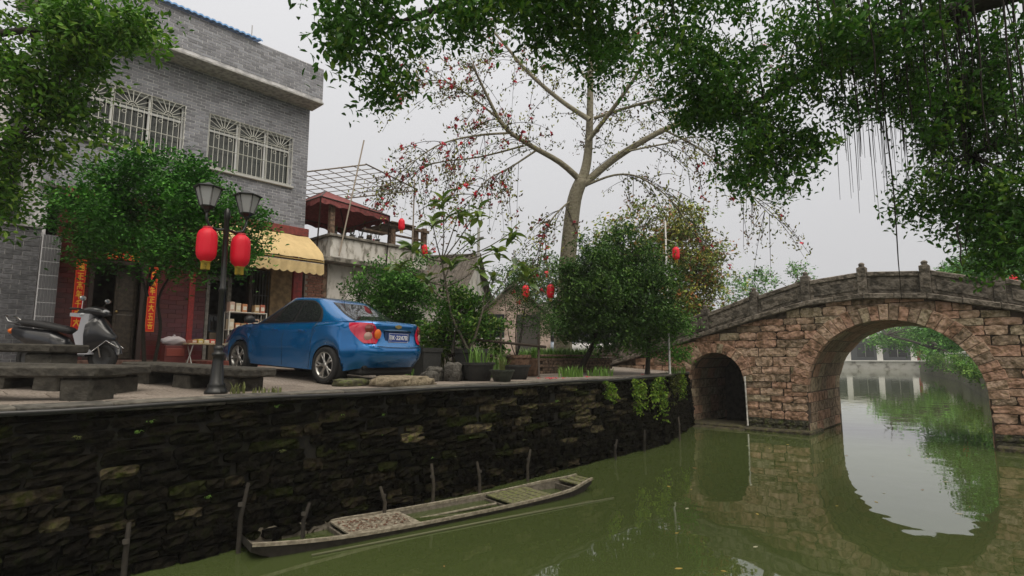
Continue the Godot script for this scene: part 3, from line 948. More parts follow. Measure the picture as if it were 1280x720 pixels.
	pbox(h, "ochre_pier", FX - 0.25, FX, 2.12, 5.32, -1.07, -0.52, ochre)
	pbox(h, "shop_lintel", FX - 0.25, FX - 0.01, 4.35, 5.32, -0.51, 0.975, ochre)
	# shop: barred window at the right, dark opening beside it
	var bw := begin(true)
	for i in 6: bar(bw, Vector3(FX - 0.05, 3.1, -0.49 + i * 0.075), Vector3(FX - 0.05, 4.34, -0.49 + i * 0.075), 0.010, 5)
	for y in [3.12, 3.7, 4.3]: bar(bw, Vector3(FX - 0.05, y, -0.51), Vector3(FX - 0.05, y, -0.08), 0.012, 5)
	part(h, "shop_window_bars", done(bw), mat("grey_bars", 0.14, 0.14, 0.14, 0.5, {"metal": 0.4}))
	pbox(h, "shop_window_breast", FX - 0.2, FX - 0.02, 2.12, 3.1, -0.51, -0.08, ochre)
	pbox(h, "shop_post", FX - 0.2, FX, 2.12, 4.345, -0.075, 0.0, mat("frame_dark", 0.03, 0.02, 0.016, 0.5))
	pbox(h, "shop_back_wall", -9.9, -9.8, 2.125, 5.29, -1.13, 0.915, mat("shop_back", 0.13, 0.115, 0.09, 0.9, {"tex": tx["mottle"], "scale": 0.4}))
	pbox(h, "red_strip", FX + 0.002, FX + 0.03, 2.5, 4.1, 1.22, 1.34, mat("red_strip", 0.32, 0.03, 0.025, 0.6, {"tex": tx["mottle"], "scale": 1.5}), 0.004)
	# plaster niche frame round the shop cabinet
	s = begin()
	for e in [[0.42, 0.5], [0.9, 0.97]]: box(s, Vector3(FX - 0.04, 3.05, (e[0] + e[1]) * 0.5), Vector3(0.1, 1.85, e[1] - e[0]))
	box(s, Vector3(FX - 0.04, 4.02, 0.695), Vector3(0.102, 0.10, 0.55))
	part(h, "shop_door_frame", done(s), mat("plaster_grey", 0.22, 0.21, 0.19, 0.8, {"tex": tx["mottle"], "scale": 0.8}))
	couplet("door_couplet", "tall red couplet with gold characters on the wall left of the dark door", "gabcdeh", false, Vector3(FX + 0.014, 3.42, 3.33), 0.17, 1.40)
	couplet("door_couplet", "red couplet strip right of the dark door, behind the thin tree stems", "fbcahif", false, Vector3(FX + 0.014, 3.42, 2.06), 0.17, 1.40)
	couplet("door_banner", "short red banner with gold characters over the dark door", "ahif", true, Vector3(FX + 0.04, 4.30, 2.66), 0.62, 0.2)
	build_awning()
	build_left_wall()
	build_second_house()
	build_far_houses()

func build_awning():
	var a := thing("yellow_awning", "yellow fabric awning with scalloped valance over the shop front", "awning")
	var m := mat("awning_cloth", 0.56, 0.42, 0.21, 0.85, {"tex": tx["soft"], "scale": 0.9, "back": lc(0.12, 0.09, 0.03)})
	var z0 := -1.40
	var z1 := 1.25
	var prof := [Vector2(-6.78, 5.32), Vector2(-6.50, 5.14), Vector2(-6.22, 4.95), Vector2(-6.0, 4.78), Vector2(-5.92, 4.60)]
	var s := begin(true)
	var n := 40
	var f := func(i, k):
		var z := lerpf(z0, z1, k / float(n))
		var sag := 0.02 * sin(PI * fposmod((z - z0) / 0.66, 1.0)) * (1.0 if i > 0 and i < 4 else 0.2)
		return Vector3(prof[i].x, prof[i].y - sag + 0.006 * sin(z * 13.0 + i), z)
	for i in 4:
		for k in n: quad(s, f.call(i, k), f.call(i, k + 1), f.call(i + 1, k + 1), f.call(i + 1, k))
	part(a, "canopy", done(s), m)
	# end cheeks
	for z in [z0, z1]:
		s = begin()
		var poly := PackedVector2Array([Vector2(-6.80, 4.5), Vector2(-5.93, 4.5)])
		for i in range(4, -1, -1): poly.append(prof[i] + Vector2(-0.004, -0.01))
		slab(s, poly, 0.006, Vector3(0, 0, z - 0.003))
		part(a, "cheek", done(s), m)
	# valance with folds and scallops
	s = begin(true)
	for k in 106:
		var za := lerpf(z0, z1, k / 106.0)
		var zb := lerpf(z0, z1, (k + 1) / 106.0)
		var w := func(z): return -5.915 + 0.018 * sin(z * 21.0) + 0.008 * sin(z * 47.0)
		var low := func(z): return 4.26 - 0.05 * absf(sin(PI * (z - z0) / 0.19))
		quad(s, Vector3(-5.92, 4.5, za), Vector3(-5.92, 4.5, zb), Vector3(w.call(zb), low.call(zb), zb), Vector3(w.call(za), low.call(za), za))
	part(a, "valance", done(s), m)
	# seams and frame
	s = begin(true)
	for i in 5:
		var z := lerpf(z0 + 0.02, z1 - 0.02, i / 4.0)
		var pp := []
		for p in prof: pp.append(Vector3(p.x, p.y - 0.035, z))
		tube(s, pp, [0.014], 6)
		bar(s, Vector3(-5.94, 4.5, z), Vector3(-6.85, 4.5, z), 0.013)
	bar(s, Vector3(-5.94, 4.5, z0), Vector3(-5.94, 4.5, z1), 0.016)
	part(a, "frame", done(s), mat("awning_frame", 0.3, 0.3, 0.3, 0.4, {"metal": 0.6}))
	var tr := begin()
	for k in 14: box(tr, Vector3(-5.913, 4.555, lerpf(z0, z1, (k + 0.5) / 14.0)), Vector3(0.006, 0.022, 0.185))
	part(a, "trim", done(tr), mat("awning_trim", 0.36, 0.25, 0.09, 0.85))

func build_left_wall():
	var r := rn(8)
	var w := thing("grey_tile_wall", "dark grey tiled boundary wall with a white-jointed end pier at the left edge", "wall")
	pbox(w, "backing", -7.2, -6.83, 1.9, 4.62, 4.0, 8.5, mat("grout_w", 0.46, 0.46, 0.47, 0.9, {"tex": tx["mottle"], "scale": 0.4}), 0.004)
	pbox(w, "capping", -7.24, -6.78, 4.62, 4.68, 3.98, 8.5, mat("cap_w", 0.3, 0.3, 0.3, 0.85, {"tex": tx["mottle"], "scale": 0.4}), 0.01)
	var tm := []
	for i in 4: tm.append(mat("wtile%d" % i, 0.085 + 0.02 * i, 0.087 + 0.02 * i, 0.097 + 0.022 * i, 0.5, {"tex": tx["mottle"], "scale": 1.2}))
	var unit := cbm(Vector3(0.012, 0.083, 0.235), 0.003)
	var half := cbm(Vector3(0.012, 0.083, 0.115), 0.003)
	var row := 0
	var n := 0
	var y := 2.05
	var rest := begin()
	while y < 4.58:
		var z := 4.005 + (0.06 if row % 2 else 0.12)
		if row % 2:
			part(w, "wall_tile", half, tm[r.randi() % 4], Transform3D(Basis.IDENTITY, Vector3(-6.826, y + 0.045, 4.0645)))
			z = 4.246
		else: z = 4.1255
		var k := 0
		while z < 8.4:
			var xf := Transform3D(Basis.IDENTITY, Vector3(-6.826 + r.randf_range(0, 0.002), y + 0.045, z))
			if k < 9 and n < 270:
				part(w, "wall_tile", unit, tm[r.randi() % 4], xf)
				n += 1
			else: rest.append_from(unit, 0, xf)
			z += 0.245
			k += 1
		y += 0.092
		row += 1
	part(w, "far_wall_tiles", rest.commit(), tm[1]).set_meta("kind", "stuff")
	var pier := pbox(w, "end_pier", -7.2, -6.74, 1.9, 4.50, 3.70, 3.985, mat("grout_p", 0.62, 0.62, 0.64, 0.8), 0.004)
	var pt := cbm(Vector3(0.01, 0.245, 0.042), 0.003)
	for i in 10:
		for k in 6:
			part(pier, "pier_tile", pt, mat("pier_tile", 0.13, 0.13, 0.14, 0.4), Transform3D(Basis.IDENTITY, Vector3(0.233, -1.17 + i * 0.262, -0.117 + k * 0.0468)))
	# the pale building whose shuttered wall shows above it
	var b := thing("pale_building", "pale pink building with ribbed wall behind the grey tiled wall", "building")
	pbox(b, "wall", -16.0, -9.5, 1.8, 8.6, 4.6, 14.0, mat("pale_pink", 0.52, 0.45, 0.44, 0.9, {"tex": tx["mottle"], "scale": 0.4}))
	var rb := cbm(Vector3(0.03, 0.05, 9.3), 0.01)
	for i in 40: part(b, "rib", rb, mat("pale_rib", 0.46, 0.42, 0.42, 0.8), Transform3D(Basis.IDENTITY, Vector3(-9.48, 2.6 + i * 0.15, 9.3)))
	pbox(b, "corner_strip", -9.55, -9.40, 1.9, 8.7, 4.45, 4.60, mat("white_strip", 0.66, 0.64, 0.63, 0.8))
	pbox(b, "roof_edge", -16.1, -9.2, 8.6, 8.8, 4.3, 14.1, mat("cap_w", 0.3, 0.3, 0.3, 0.85))

func build_second_house():
	var r := rn(19)
	var h := thing("terrace_house", "low stained white house with a roof terrace beside the tiled house", "house")
	var white := mat("stained_white", 0.55, 0.53, 0.50, 0.9, {"tex": tx["stain"], "scale3": Vector3(0.55, 0.32, 0.55)})
	var dirty := mat("dirty_white", 0.58, 0.56, 0.53, 0.9, {"tex": tx["stain"], "scale3": Vector3(0.7, 0.35, 0.7)})
	pbox(h, "front_wall", -7.3, -7.05, 1.8, 4.74, -5.0, -2.15, white)
	pbox(h, "end_wall", -12.5, -7.05, 1.8, 4.74, -2.14, -2.0, mat("render_brown", 0.2, 0.13, 0.09, 0.9, {"tex": tx["grime"], "scale": 0.6}))
	pbox(h, "far_wall", -12.5, -7.05, 1.8, 4.74, -5.2, -5.01, white)
	# exposed bricks of the side towards the tiled house
	var bm := []
	for i in 3: bm.append(mat("brick%d" % i, 0.17 + 0.04 * i, 0.075 + 0.02 * i, 0.05 + 0.015 * i, 0.9, {"tex": tx["mottle"], "scale": 1.3}))
	pbox(h, "brick_backing", -7.5, -7.06, 1.8, 4.74, -1.99, -1.5, mat("mortar", 0.2, 0.17, 0.14, 0.95))
	var bu := cbm(Vector3(0.02, 0.066, 0.225), 0.004)
	for i in 33:
		for k in 2:
			part(h, "brick", bu, bm[r.randi() % 3], Transform3D(Basis.IDENTITY, Vector3(-7.052, 2.05 + i * 0.078, -1.87 + k * 0.236 - (0.06 if i % 2 else 0.0))))
	# roof slab cantilevered over the street and the terrace wall on it
	pbox(h, "roof_slab", -12.5, -6.6, 4.742, 4.86, -5.4, -1.52, mat("slab_grey", 0.24, 0.225, 0.2, 0.9, {"tex": tx["grime"], "scale": 0.5}), 0.012)
	pbox(h, "terrace_wall", -6.78, -6.61, 4.862, 5.42, -5.3, -1.95, dirty, 0.01)
	pbox(h, "terrace_wall", -12.0, -6.79, 4.862, 5.42, -2.1, -1.95, dirty, 0.01)
	pbox(h, "terrace_cap", -6.82, -6.54, 5.422, 5.50, -5.35, -1.88, mat("slab_grey", 0.24, 0.225, 0.2, 0.9), 0.012)
	pbox(h, "terrace_cap", -12.0, -6.83, 5.422, 5.50, -2.16, -1.88, mat("slab_grey", 0.24, 0.225, 0.2, 0.9), 0.012)
	pbox(h, "terrace_rail", -6.72, -6.66, 5.78, 5.84, -5.3, -3.0, mat("rail_brown", 0.16, 0.11, 0.08, 0.8, {"tex": tx["wood"], "scale": 0.8}), 0.01)
	# concrete stubs that carry the canopy
	var col := mat("col_brown", 0.20, 0.13, 0.09, 0.85, {"tex": tx["grime"], "scale": 0.9})
	for p in [[-6.7, -2.0, 6.3, 0.14], [-6.7, -4.0, 6.0, 0.16], [-6.75, -4.9, 6.1, 0.16], [-6.7, -5.2, 6.2, 0.15], [-8.8, -2.0, 6.3, 0.14], [-8.8, -4.6, 6.2, 0.14]]:
		pbox(h, "terrace_post", p[0] - p[3] / 2, p[0] + p[3] / 2, 5.502, p[2], p[1] - p[3] / 2, p[1] + p[3] / 2, col, 0.01)
	# red canopy: a low hipped tent on the posts
	var c := thing("red_canopy", "faded maroon tent canopy on the roof terrace", "canopy")
	var cloth := mat("maroon", 0.24, 0.06, 0.06, 0.85, {"tex": tx["mottle"], "scale": 0.8, "back": lc(0.06, 0.012, 0.012)})
	var top := [Vector3(-7.6, 6.95, -2.3), Vector3(-7.8, 6.95, -2.8)]
	var e := [Vector3(-6.5, 6.42, -1.55), Vector3(-6.5, 6.30, -3.75), Vector3(-9.0, 6.3, -3.8), Vector3(-9.0, 6.42, -1.5)]
	var s := begin()
	tri(s, e[0], e[1], top[0]); tri(s, e[1], top[1], top[0]); tri(s, e[1], e[2], top[1]); tri(s, e[2], e[3], top[1]); tri(s, e[3], top[0], top[1]); tri(s, e[3], e[0], top[0])
	part(c, "canopy_cloth", done(s), cloth)
	s = begin(true)
	for i in 4:
		var a: Vector3 = e[i]
		var b: Vector3 = e[(i + 1) % 4]
		for k in 16:
			var p := a.lerp(b, k / 16.0)
			var q := a.lerp(b, (k + 1) / 16.0)
			quad(s, p, q, q - Vector3(0, 0.16 + 0.03 * sin(k * 2.0 + 2), 0), p - Vector3(0, 0.16 + 0.03 * sin(k * 2.0), 0))
	part(c, "valance", done(s), cloth)
	s = begin(true)
	for i in 4:
		bar(s, e[i], e[(i + 1) % 4], 0.02)
		bar(s, e[i], top[0] if i in [0, 3] else top[1], 0.02)
	part(c, "frame", done(s), mat("frame_dark", 0.03, 0.02, 0.016, 0.5))
	s = begin(true)
	for v in [e[0], e[1], e[2], e[3]]: bar(s, v, Vector3(v.x - 0.1 * signf(v.x + 8.0), 4.86, v.z), 0.022)
	part(c, "leg", done(s), mat("frame_dark", 0.03, 0.02, 0.016, 0.5))
	var low := thing("timber_lean_to", "small brown plank lean-to roof at the end of the terrace canopy", "roof")
	for i in 6:
		pbox(low, "plank", -6.45 - 0.3 * i - 0.28, -6.45 - 0.3 * i, 6.12, 6.16, -4.7, -3.8, mat("rail_brown", 0.16, 0.11, 0.08, 0.8), 0.008)
	pbox(low, "beam", -6.62, -6.54, 6.03, 6.118, -5.3, -3.8, mat("rail_brown", 0.16, 0.11, 0.08, 0.8), 0.008)
	# bamboo trellis above, leaning outwards
	var t := thing("bamboo_trellis", "flat bamboo pole trellis held up over the roof terrace", "trellis")
	var bam := mat("bamboo", 0.16, 0.13, 0.10, 0.7)
	var A := Vector3(-9.0, 7.35, -1.0)
	var B := Vector3(-6.3, 7.55, -2.75)
	var C := Vector3(-6.1, 7.15, -4.45)
	var D := A + C - B
	for i in 8:
		s = begin(true)
		bar(s, A.lerp(D, i / 7.0), B.lerp(C, i / 7.0), 0.022 if i in [0, 7] else 0.012, 5)
		part(t, "pole", done(s), bam)
	for i in 9:
		s = begin(true)
		bar(s, A.lerp(B, i / 8.0) + Vector3(0, 0.025, 0), D.lerp(C, i / 8.0) + Vector3(0, 0.025, 0), 0.022 if i in [0, 8] else 0.012, 5)
		part(t, "pole", done(s), bam)
	for p in [[Vector3(-6.5, 4.9, -2.15), Vector3(-6.42, 8.3, -2.75)], [Vector3(-6.3, 4.9, -4.45), Vector3(-6.2, 7.5, -4.4)]]:
		s = begin(true)
		bar(s, p[0], p[1], 0.022)
		part(t, "mast", done(s), bam)
	# clutter on the terrace: little potted plants
	for i in 6:
		var z := -2.25 - i * 0.28
		var pt := thing("terrace_pot", "small potted seedling on the terrace wall, number %s from the tiled house" % ["first", "second", "third", "fourth", "fifth", "sixth"][i], "plant pot", "seedlings on the terrace wall", Vector3(-6.95, 5.5, z))
		pt.set_meta("label", "small dark seedling pot, %s along the terrace wall from the tiled house" % ["first", "second", "third", "fourth", "fifth", "sixth"][i])
		part(pt, "pot", latm([Vector2(0, 0), Vector2(0.06, 0), Vector2(0.085, 0.14), Vector2(0.07, 0.14), Vector2(0, 0.12)], 8), mat("pot_dark", 0.05, 0.045, 0.04, 0.8))
		var q := begin()
		for k in 9:
			var an := r.randf() * TAU
			var up := Vector3(cos(an) * 0.09, 0.16 + r.randf() * 0.18, sin(an) * 0.09)
			quad(q, Vector3(0, 0.12, 0), up * 0.6 + Vector3(0.015, 0.05, 0.01), up + Vector3(0, 0.12, 0), up * 0.6 + Vector3(-0.015, 0.05, -0.01))
		part(pt, "leaves", done(q), mat("seedling", 0.04, 0.06, 0.02, 0.7))

func gable_house(nm, label, at: Vector3, turn: float, w: float, d: float, eave: float, ridge: float, wallm: Material, roofm: Material, door := true):
	var h := thing(nm, label, "house", "", at, turn)
	var s := begin()
	var poly := PackedVector2Array([Vector2(-w / 2, 0), Vector2(w / 2, 0), Vector2(w / 2, eave), Vector2(0, ridge), Vector2(-w / 2, eave)])
	slab(s, poly, d, Vector3(0, 0, -d))
	part(h, "wall", done(s), wallm)
	var rm := begin()
	for sd in [-1, 1]:
		var a := Vector3(sd * (w / 2 + 0.35), eave - 0.35 * (ridge - eave) / (w / 2) + 0.05, 0.3)
		var b := Vector3(0, ridge + 0.05, 0.3)
		var n := int(d / 0.28)
		for i in n + 2:
			var z := 0.3 - i * 0.28
			quad(rm, a + Vector3(0, 0, z - 0.3), b + Vector3(0, 0, z - 0.3), b + Vector3(0, 0, z - 0.56), a + Vector3(0, 0, z - 0.56))
			tube(rm, [a + Vector3(0, 0.04, z - 0.3), b + Vector3(0, 0.04, z - 0.3)], [0.06], 5)
	part(h, "roof", done(rm), roofm)
	var rd := begin(true)
	bar(rd, Vector3(0, ridge + 0.1, 0.35), Vector3(0, ridge + 0.1, -d - 0.3), 0.11)
	part(h, "ridge", done(rd), roofm)
	if door:
		pbox(h, "door", -0.5 + w * 0.2, 0.5 + w * 0.2, 0.0, 2.1, 0.0, 0.04, mat("far_door", 0.05, 0.045, 0.04, 0.6))
	var wd := pbox(h, "window", -w * 0.28 - 0.5, -w * 0.28 + 0.5, 1.1, 2.1, 0.0, 0.03, mat("far_glass", 0.03, 0.035, 0.04, 0.1))
	pbox(wd, "window_frame", -0.54, 0.54, -0.56, -0.5, -0.02, 0.05, mat("far_frame", 0.5, 0.48, 0.45, 0.7))
	return h

func build_far_houses():
	var tile := mat("roof_tile", 0.11, 0.095, 0.08, 0.9, {"tex": tx["grime"], "scale": 0.5})
	var pink := mat("pink_wall", 0.50, 0.40, 0.35, 0.9, {"tex": tx["stain"], "scale": 0.35})
	var white := mat("far_white", 0.5, 0.49, 0.46, 0.9, {"tex": tx["stain"], "scale": 0.3})
	gable_house("gabled_cottage", "pinkish gabled cottage with dark tiled roof behind the large-leaved shrub", Vector3(-9.0, 1.9, -12.0), deg_to_rad(50), 3.2, 7.0, 1.9, 3.3, pink, tile)
	gable_house("grey_roofed_house", "grey-roofed house farther back above the pinkish cottage", Vector3(-14.5, 1.95, -15.0), deg_to_rad(120), 6.0, 9.0, 3.2, 5.6, white, tile, false)
	gable_house("white_shed", "low whitewashed shed behind the flower trough and the kapok trunk", Vector3(-7.4, 1.9, -17.0), deg_to_rad(70), 4.6, 6.0, 2.1, 3.2, white, tile)
	# utility pole by the cottage
	var p := thing("utility_pole", "thin grey utility pole standing behind the large-leaved shrub", "pole", "", Vector3(-7.6, 1.95, -8.5))
	var s := begin(true)
	tube(s, [Vector3.ZERO, Vector3(0, 5.0, 0)], [0.07, 0.05], 8)
	part(p, "shaft", done(s), mat("pole_grey", 0.2, 0.2, 0.19, 0.8))
	s = begin()
	box(s, Vector3(0, 4.6, 0), Vector3(0.5, 0.06, 0.06))
	part(p, "crossarm", done(s), mat("pole_grey", 0.2, 0.2, 0.19, 0.8))
	# the hall with columns that closes the view through the arch
	var b := thing("columned_hall", "pale hall with white columns across the water, seen through the big arch", "building", "", Vector3(-12.5, 1.4, -119.5), deg_to_rad(3))
	var pale := mat("hall_white", 0.62, 0.61, 0.58, 0.85)
	pbox(b, "back_wall", -11, 11, 0, 4.4, -3.3, -3.0, mat("hall_grey", 0.17, 0.18, 0.19, 0.85))
	pbox(b, "roof_slab", -11.5, 11.5, 4.4, 5.3, -7, 0.6, pale, 0.03)
	for i in 5: pbox(b, "column", -11.0 + i * 5.2, -10.1 + i * 5.2, 0, 4.4, -0.3, 0.3, pale, 0.03)
	for i in 4:
		var wd := pbox(b, "window", -9.4 + i * 5.2, -6.6 + i * 5.2, 0.9, 3.4, -3.0, -2.94, mat("far_glass", 0.03, 0.035, 0.04, 0.1), 0.01)
		pbox(wd, "mullion", -0.05, 0.05, -1.25, 1.25, 0.03, 0.06, pale, 0.01)
	pbox(b, "red_door", 5.2, 6.8, 0, 3.0, -3.0, -2.9, mat("far_red", 0.5, 0.08, 0.06, 0.7), 0.01)
	var fw := thing("far_quay", "pale concrete quay below the columned hall", "quay wall")
	pbox(fw, "face", -60, 20, -1.4, 1.45, -119.4, -118.8, mat("far_quay", 0.42, 0.41, 0.38, 0.9, {"tex": tx["stain"], "scale": 0.1}), 0.02)
	pbox(fw, "coping", -60, 20, 1.45, 1.65, -119.5, -118.6, pale, 0.02)
	# quay walls beyond the bridge
	var rq := thing("right_quay", "overgrown stone quay along the right bank beyond the bridge", "quay wall")
	var line := [Vector2(9.2, 30), Vector2(9.2, -15.92), Vector2(7.6, -18), Vector2(5.3, -35), Vector2(2.9, -58), Vector2(-4.6, -100), Vector2(-6, -118.7)]
	var sr := begin()
	for i in line.size() - 1:
		var a: Vector2 = line[i]
		var c: Vector2 = line[i + 1]
		quad(sr, Vector3(a.x, -1.4, a.y), Vector3(c.x, -1.4, c.y), Vector3(c.x, 1.6, c.y), Vector3(a.x, 1.6, a.y))
	part(rq, "face", done(sr), mat("quay_far", 0.16, 0.15, 0.11, 0.9, {"tex": tx["moss"], "scale": 0.25}))
	var rl := thing("bank_railing", "pale railing along the right bank beyond the bridge", "railing")
	for i in range(2, line.size() - 1):
		var a: Vector2 = line[i]
		var c: Vector2 = line[i + 1]
		var n := int(a.distance_to(c) / 2.5)
		for y in [2.1, 2.55]:
			var q := begin(true)
			bar(q, Vector3(a.x + 0.3, y, a.y), Vector3(c.x + 0.3, y, c.y), 0.05)
			part(rl, "rail", done(q), pale)
		for k in n:
			var m := a.lerp(c, k / float(n))
			pbox(rl, "post", m.x + 0.22, m.x + 0.38, 1.6, 2.7, m.y - 0.08, m.y + 0.08, pale, 0.02)
	var lq := thing("left_quay", "stone quay of the left bank beyond the bridge", "quay wall")
	line = [Vector2(-1.2, -15.92), Vector2(-1.5, -30), Vector2(-20, -98), Vector2(-60, -112)]
	sr = begin()
	for i in line.size() - 1:
		var a: Vector2 = line[i]
		var c: Vector2 = line[i + 1]
		quad(sr, Vector3(a.x, -1.4, a.y), Vector3(c.x, -1.4, c.y), Vector3(c.x, 1.69, c.y), Vector3(a.x, 1.69, a.y))
	part(lq, "face", done(sr), mat("quay_far", 0.16, 0.15, 0.11, 0.9))
# ---------------------------------------------------------------- the car
# body surfaces are functions of p, which runs round the outline (0-1 left side, 1-2 tail, 2-3 right side, 3-4 nose), and of a height share
func round_uw(p: float, n: float) -> Vector2:     # x share -1 (tail) to 1 (nose), z share -1 (left) to 1 (right)
	var e := pow(0.5, 1.0 / n)
	var k := int(floorf(p)) % 4
	var f := p - floorf(p)
	if k == 0 or k == 2:
		var u := lerpf(e, -e, f) if k == 0 else lerpf(-e, e, f)
		return Vector2(u, pow(1.0 - pow(absf(u), n), 1.0 / n) * (-1.0 if k == 0 else 1.0))
	var w := lerpf(-e, e, f) if k == 1 else lerpf(e, -e, f)
	return Vector2(pow(1.0 - pow(absf(w), n), 1.0 / n) * (-1.0 if k == 1 else 1.0), w)

func table(xs: Array, ys: Array, x: float) -> float:
	for i in xs.size() - 1:
		if x <= xs[i + 1]:
			var t := clampf((x - xs[i]) / (xs[i + 1] - xs[i]), 0, 1)
			# Catmull-Rom, so that the panels curve smoothly
			var a: float = ys[maxi(i - 1, 0)]
			var d: float = ys[mini(i + 2, ys.size() - 1)]
			return cubic_interpolate(ys[i], ys[i + 1], a, d, t)
	return ys[ys.size() - 1]

func shoulder(x: float) -> float:
	return table([0.0, 0.15, 0.6, 1.2, 2.2, 3.2, 3.7, 4.1, 4.4], [1.06, 1.075, 1.06, 1.03, 0.985, 0.955, 0.90, 0.80, 0.68], x)

const AXLE := [0.93, 3.455]
func car_low(p: float, v: float, lift := 0.0) -> Vector3:
	var uw := round_uw(p, 5.0)
	var rear := table([0.0, 0.14, 0.34, 0.44, 0.52, 0.75, 0.95, 1.0], [0.15, 0.05, 0.0, 0.015, 0.065, 0.115, 0.10, 0.135], v)
	var front := table([0.0, 0.2, 0.5, 0.8, 1.0], [4.30, 4.40, 4.37, 4.25, 4.08], v)
	var b := table([0.0, 0.2, 0.5, 0.72, 0.9, 1.0], [0.81, 0.853, 0.867, 0.862, 0.835, 0.79], v)
	var x := (rear + front) * 0.5 + (front - rear) * 0.5 * uw.x
	var hb := 0.21 + 0.10 * smoothstep(0.75, 0.1, x) + 0.03 * smoothstep(3.8, 4.4, x)
	var arch := 0.0
	if absf(uw.y) > 0.8:
		for ax in AXLE:
			var d: float = absf(x - ax)
			if d < 0.345: hb = maxf(hb, 0.30 + sqrt(0.345 * 0.345 - d * d))
			arch = maxf(arch, exp(-pow((d - 0.30) / 0.14, 2)) if d > 0.30 else 1.0)
	var h := lerpf(hb, shoulder(x), v)
	var flare := 0.022 * arch * exp(-pow((h - 0.55) / 0.18, 2)) if absf(uw.y) > 0.8 else 0.0
	# crease below the windows and a hollow lower in the doors
	if absf(uw.y) > 0.8: flare += 0.010 * exp(-pow((v - 0.83) / 0.06, 2)) - 0.012 * exp(-pow((h - 0.42) / 0.10, 2)) * smoothstep(1.3, 1.6, x) * smoothstep(3.1, 2.8, x)
	var o := Vector3(x, h, b * uw.y + signf(uw.y) * flare)
	if lift != 0.0:
		var q := 0.002
		var n := (car_low(p + q, v) - car_low(p - q, v)).cross(car_low(p, v + q) - car_low(p, v - q)).normalized()
		if n.dot(Vector3((uw.x * absf(uw.x)), 0, uw.y)) < 0: n = -n
		o += n * lift
	return o

func car_top(p: float, t: float, lift := 0.0) -> Vector3:
	var uw := round_uw(p, 4.6)
	var rear := lerpf(0.30, 1.40, pow(t, 1.08))
	var front := lerpf(3.50, 2.42, pow(t, 0.88))
	var b := lerpf(0.775, 0.555, pow(t, 1.25))
	var x := (rear + front) * 0.5 + (front - rear) * 0.5 * uw.x
	var roof := 1.475 - 0.05 * pow((x - 2.0) / 0.7, 2)
	var h := lerpf(shoulder(x) - 0.015, roof, t)
	var o := Vector3(x, h, b * uw.y)
	if lift != 0.0:
		var q := 0.002
		var n := (car_top(p + q, t) - car_top(p - q, t)).cross(car_top(p, minf(t + q, 1)) - car_top(p, t - q)).normalized()
		if n.dot(Vector3(uw.x * absf(uw.x), 0.3, uw.y)) < 0: n = -n
		o += n * lift
	return o

# a panel lying on a body surface: for each height share, from p = lo to p = hi
func panel(f: Callable, vs: Array, lo: Array, hi: Array, n: int, lift: float) -> ArrayMesh:
	var s := begin(true)
	var steps := 10
	var at := func(i: float, k: float) -> Vector3:
		var q := i / steps * (vs.size() - 1)
		var v := _pick(vs, q)
		return f.call(lerpf(_pick(lo, q), _pick(hi, q), k / n), v, lift)
	for i in steps:
		for k in n: quad(s, at.call(i, k), at.call(i, k + 1), at.call(i + 1, k + 1), at.call(i + 1, k))
	return done(s)

func _pick(a: Array, q: float) -> float:
	var i := mini(int(floorf(q)), a.size() - 2)
	return lerpf(a[i], a[i + 1], q - i)

func side_p(x: float, right := false) -> float:   # outline place of a given x on the greenhouse or body side (approximate)
	var e := pow(0.5, 1.0 / 5.0)
	var u := clampf((x - 2.2) / 2.2, -e, e)
	return (e - u) / (2 * e) if not right else 2.0 + (u + e) / (2 * e)

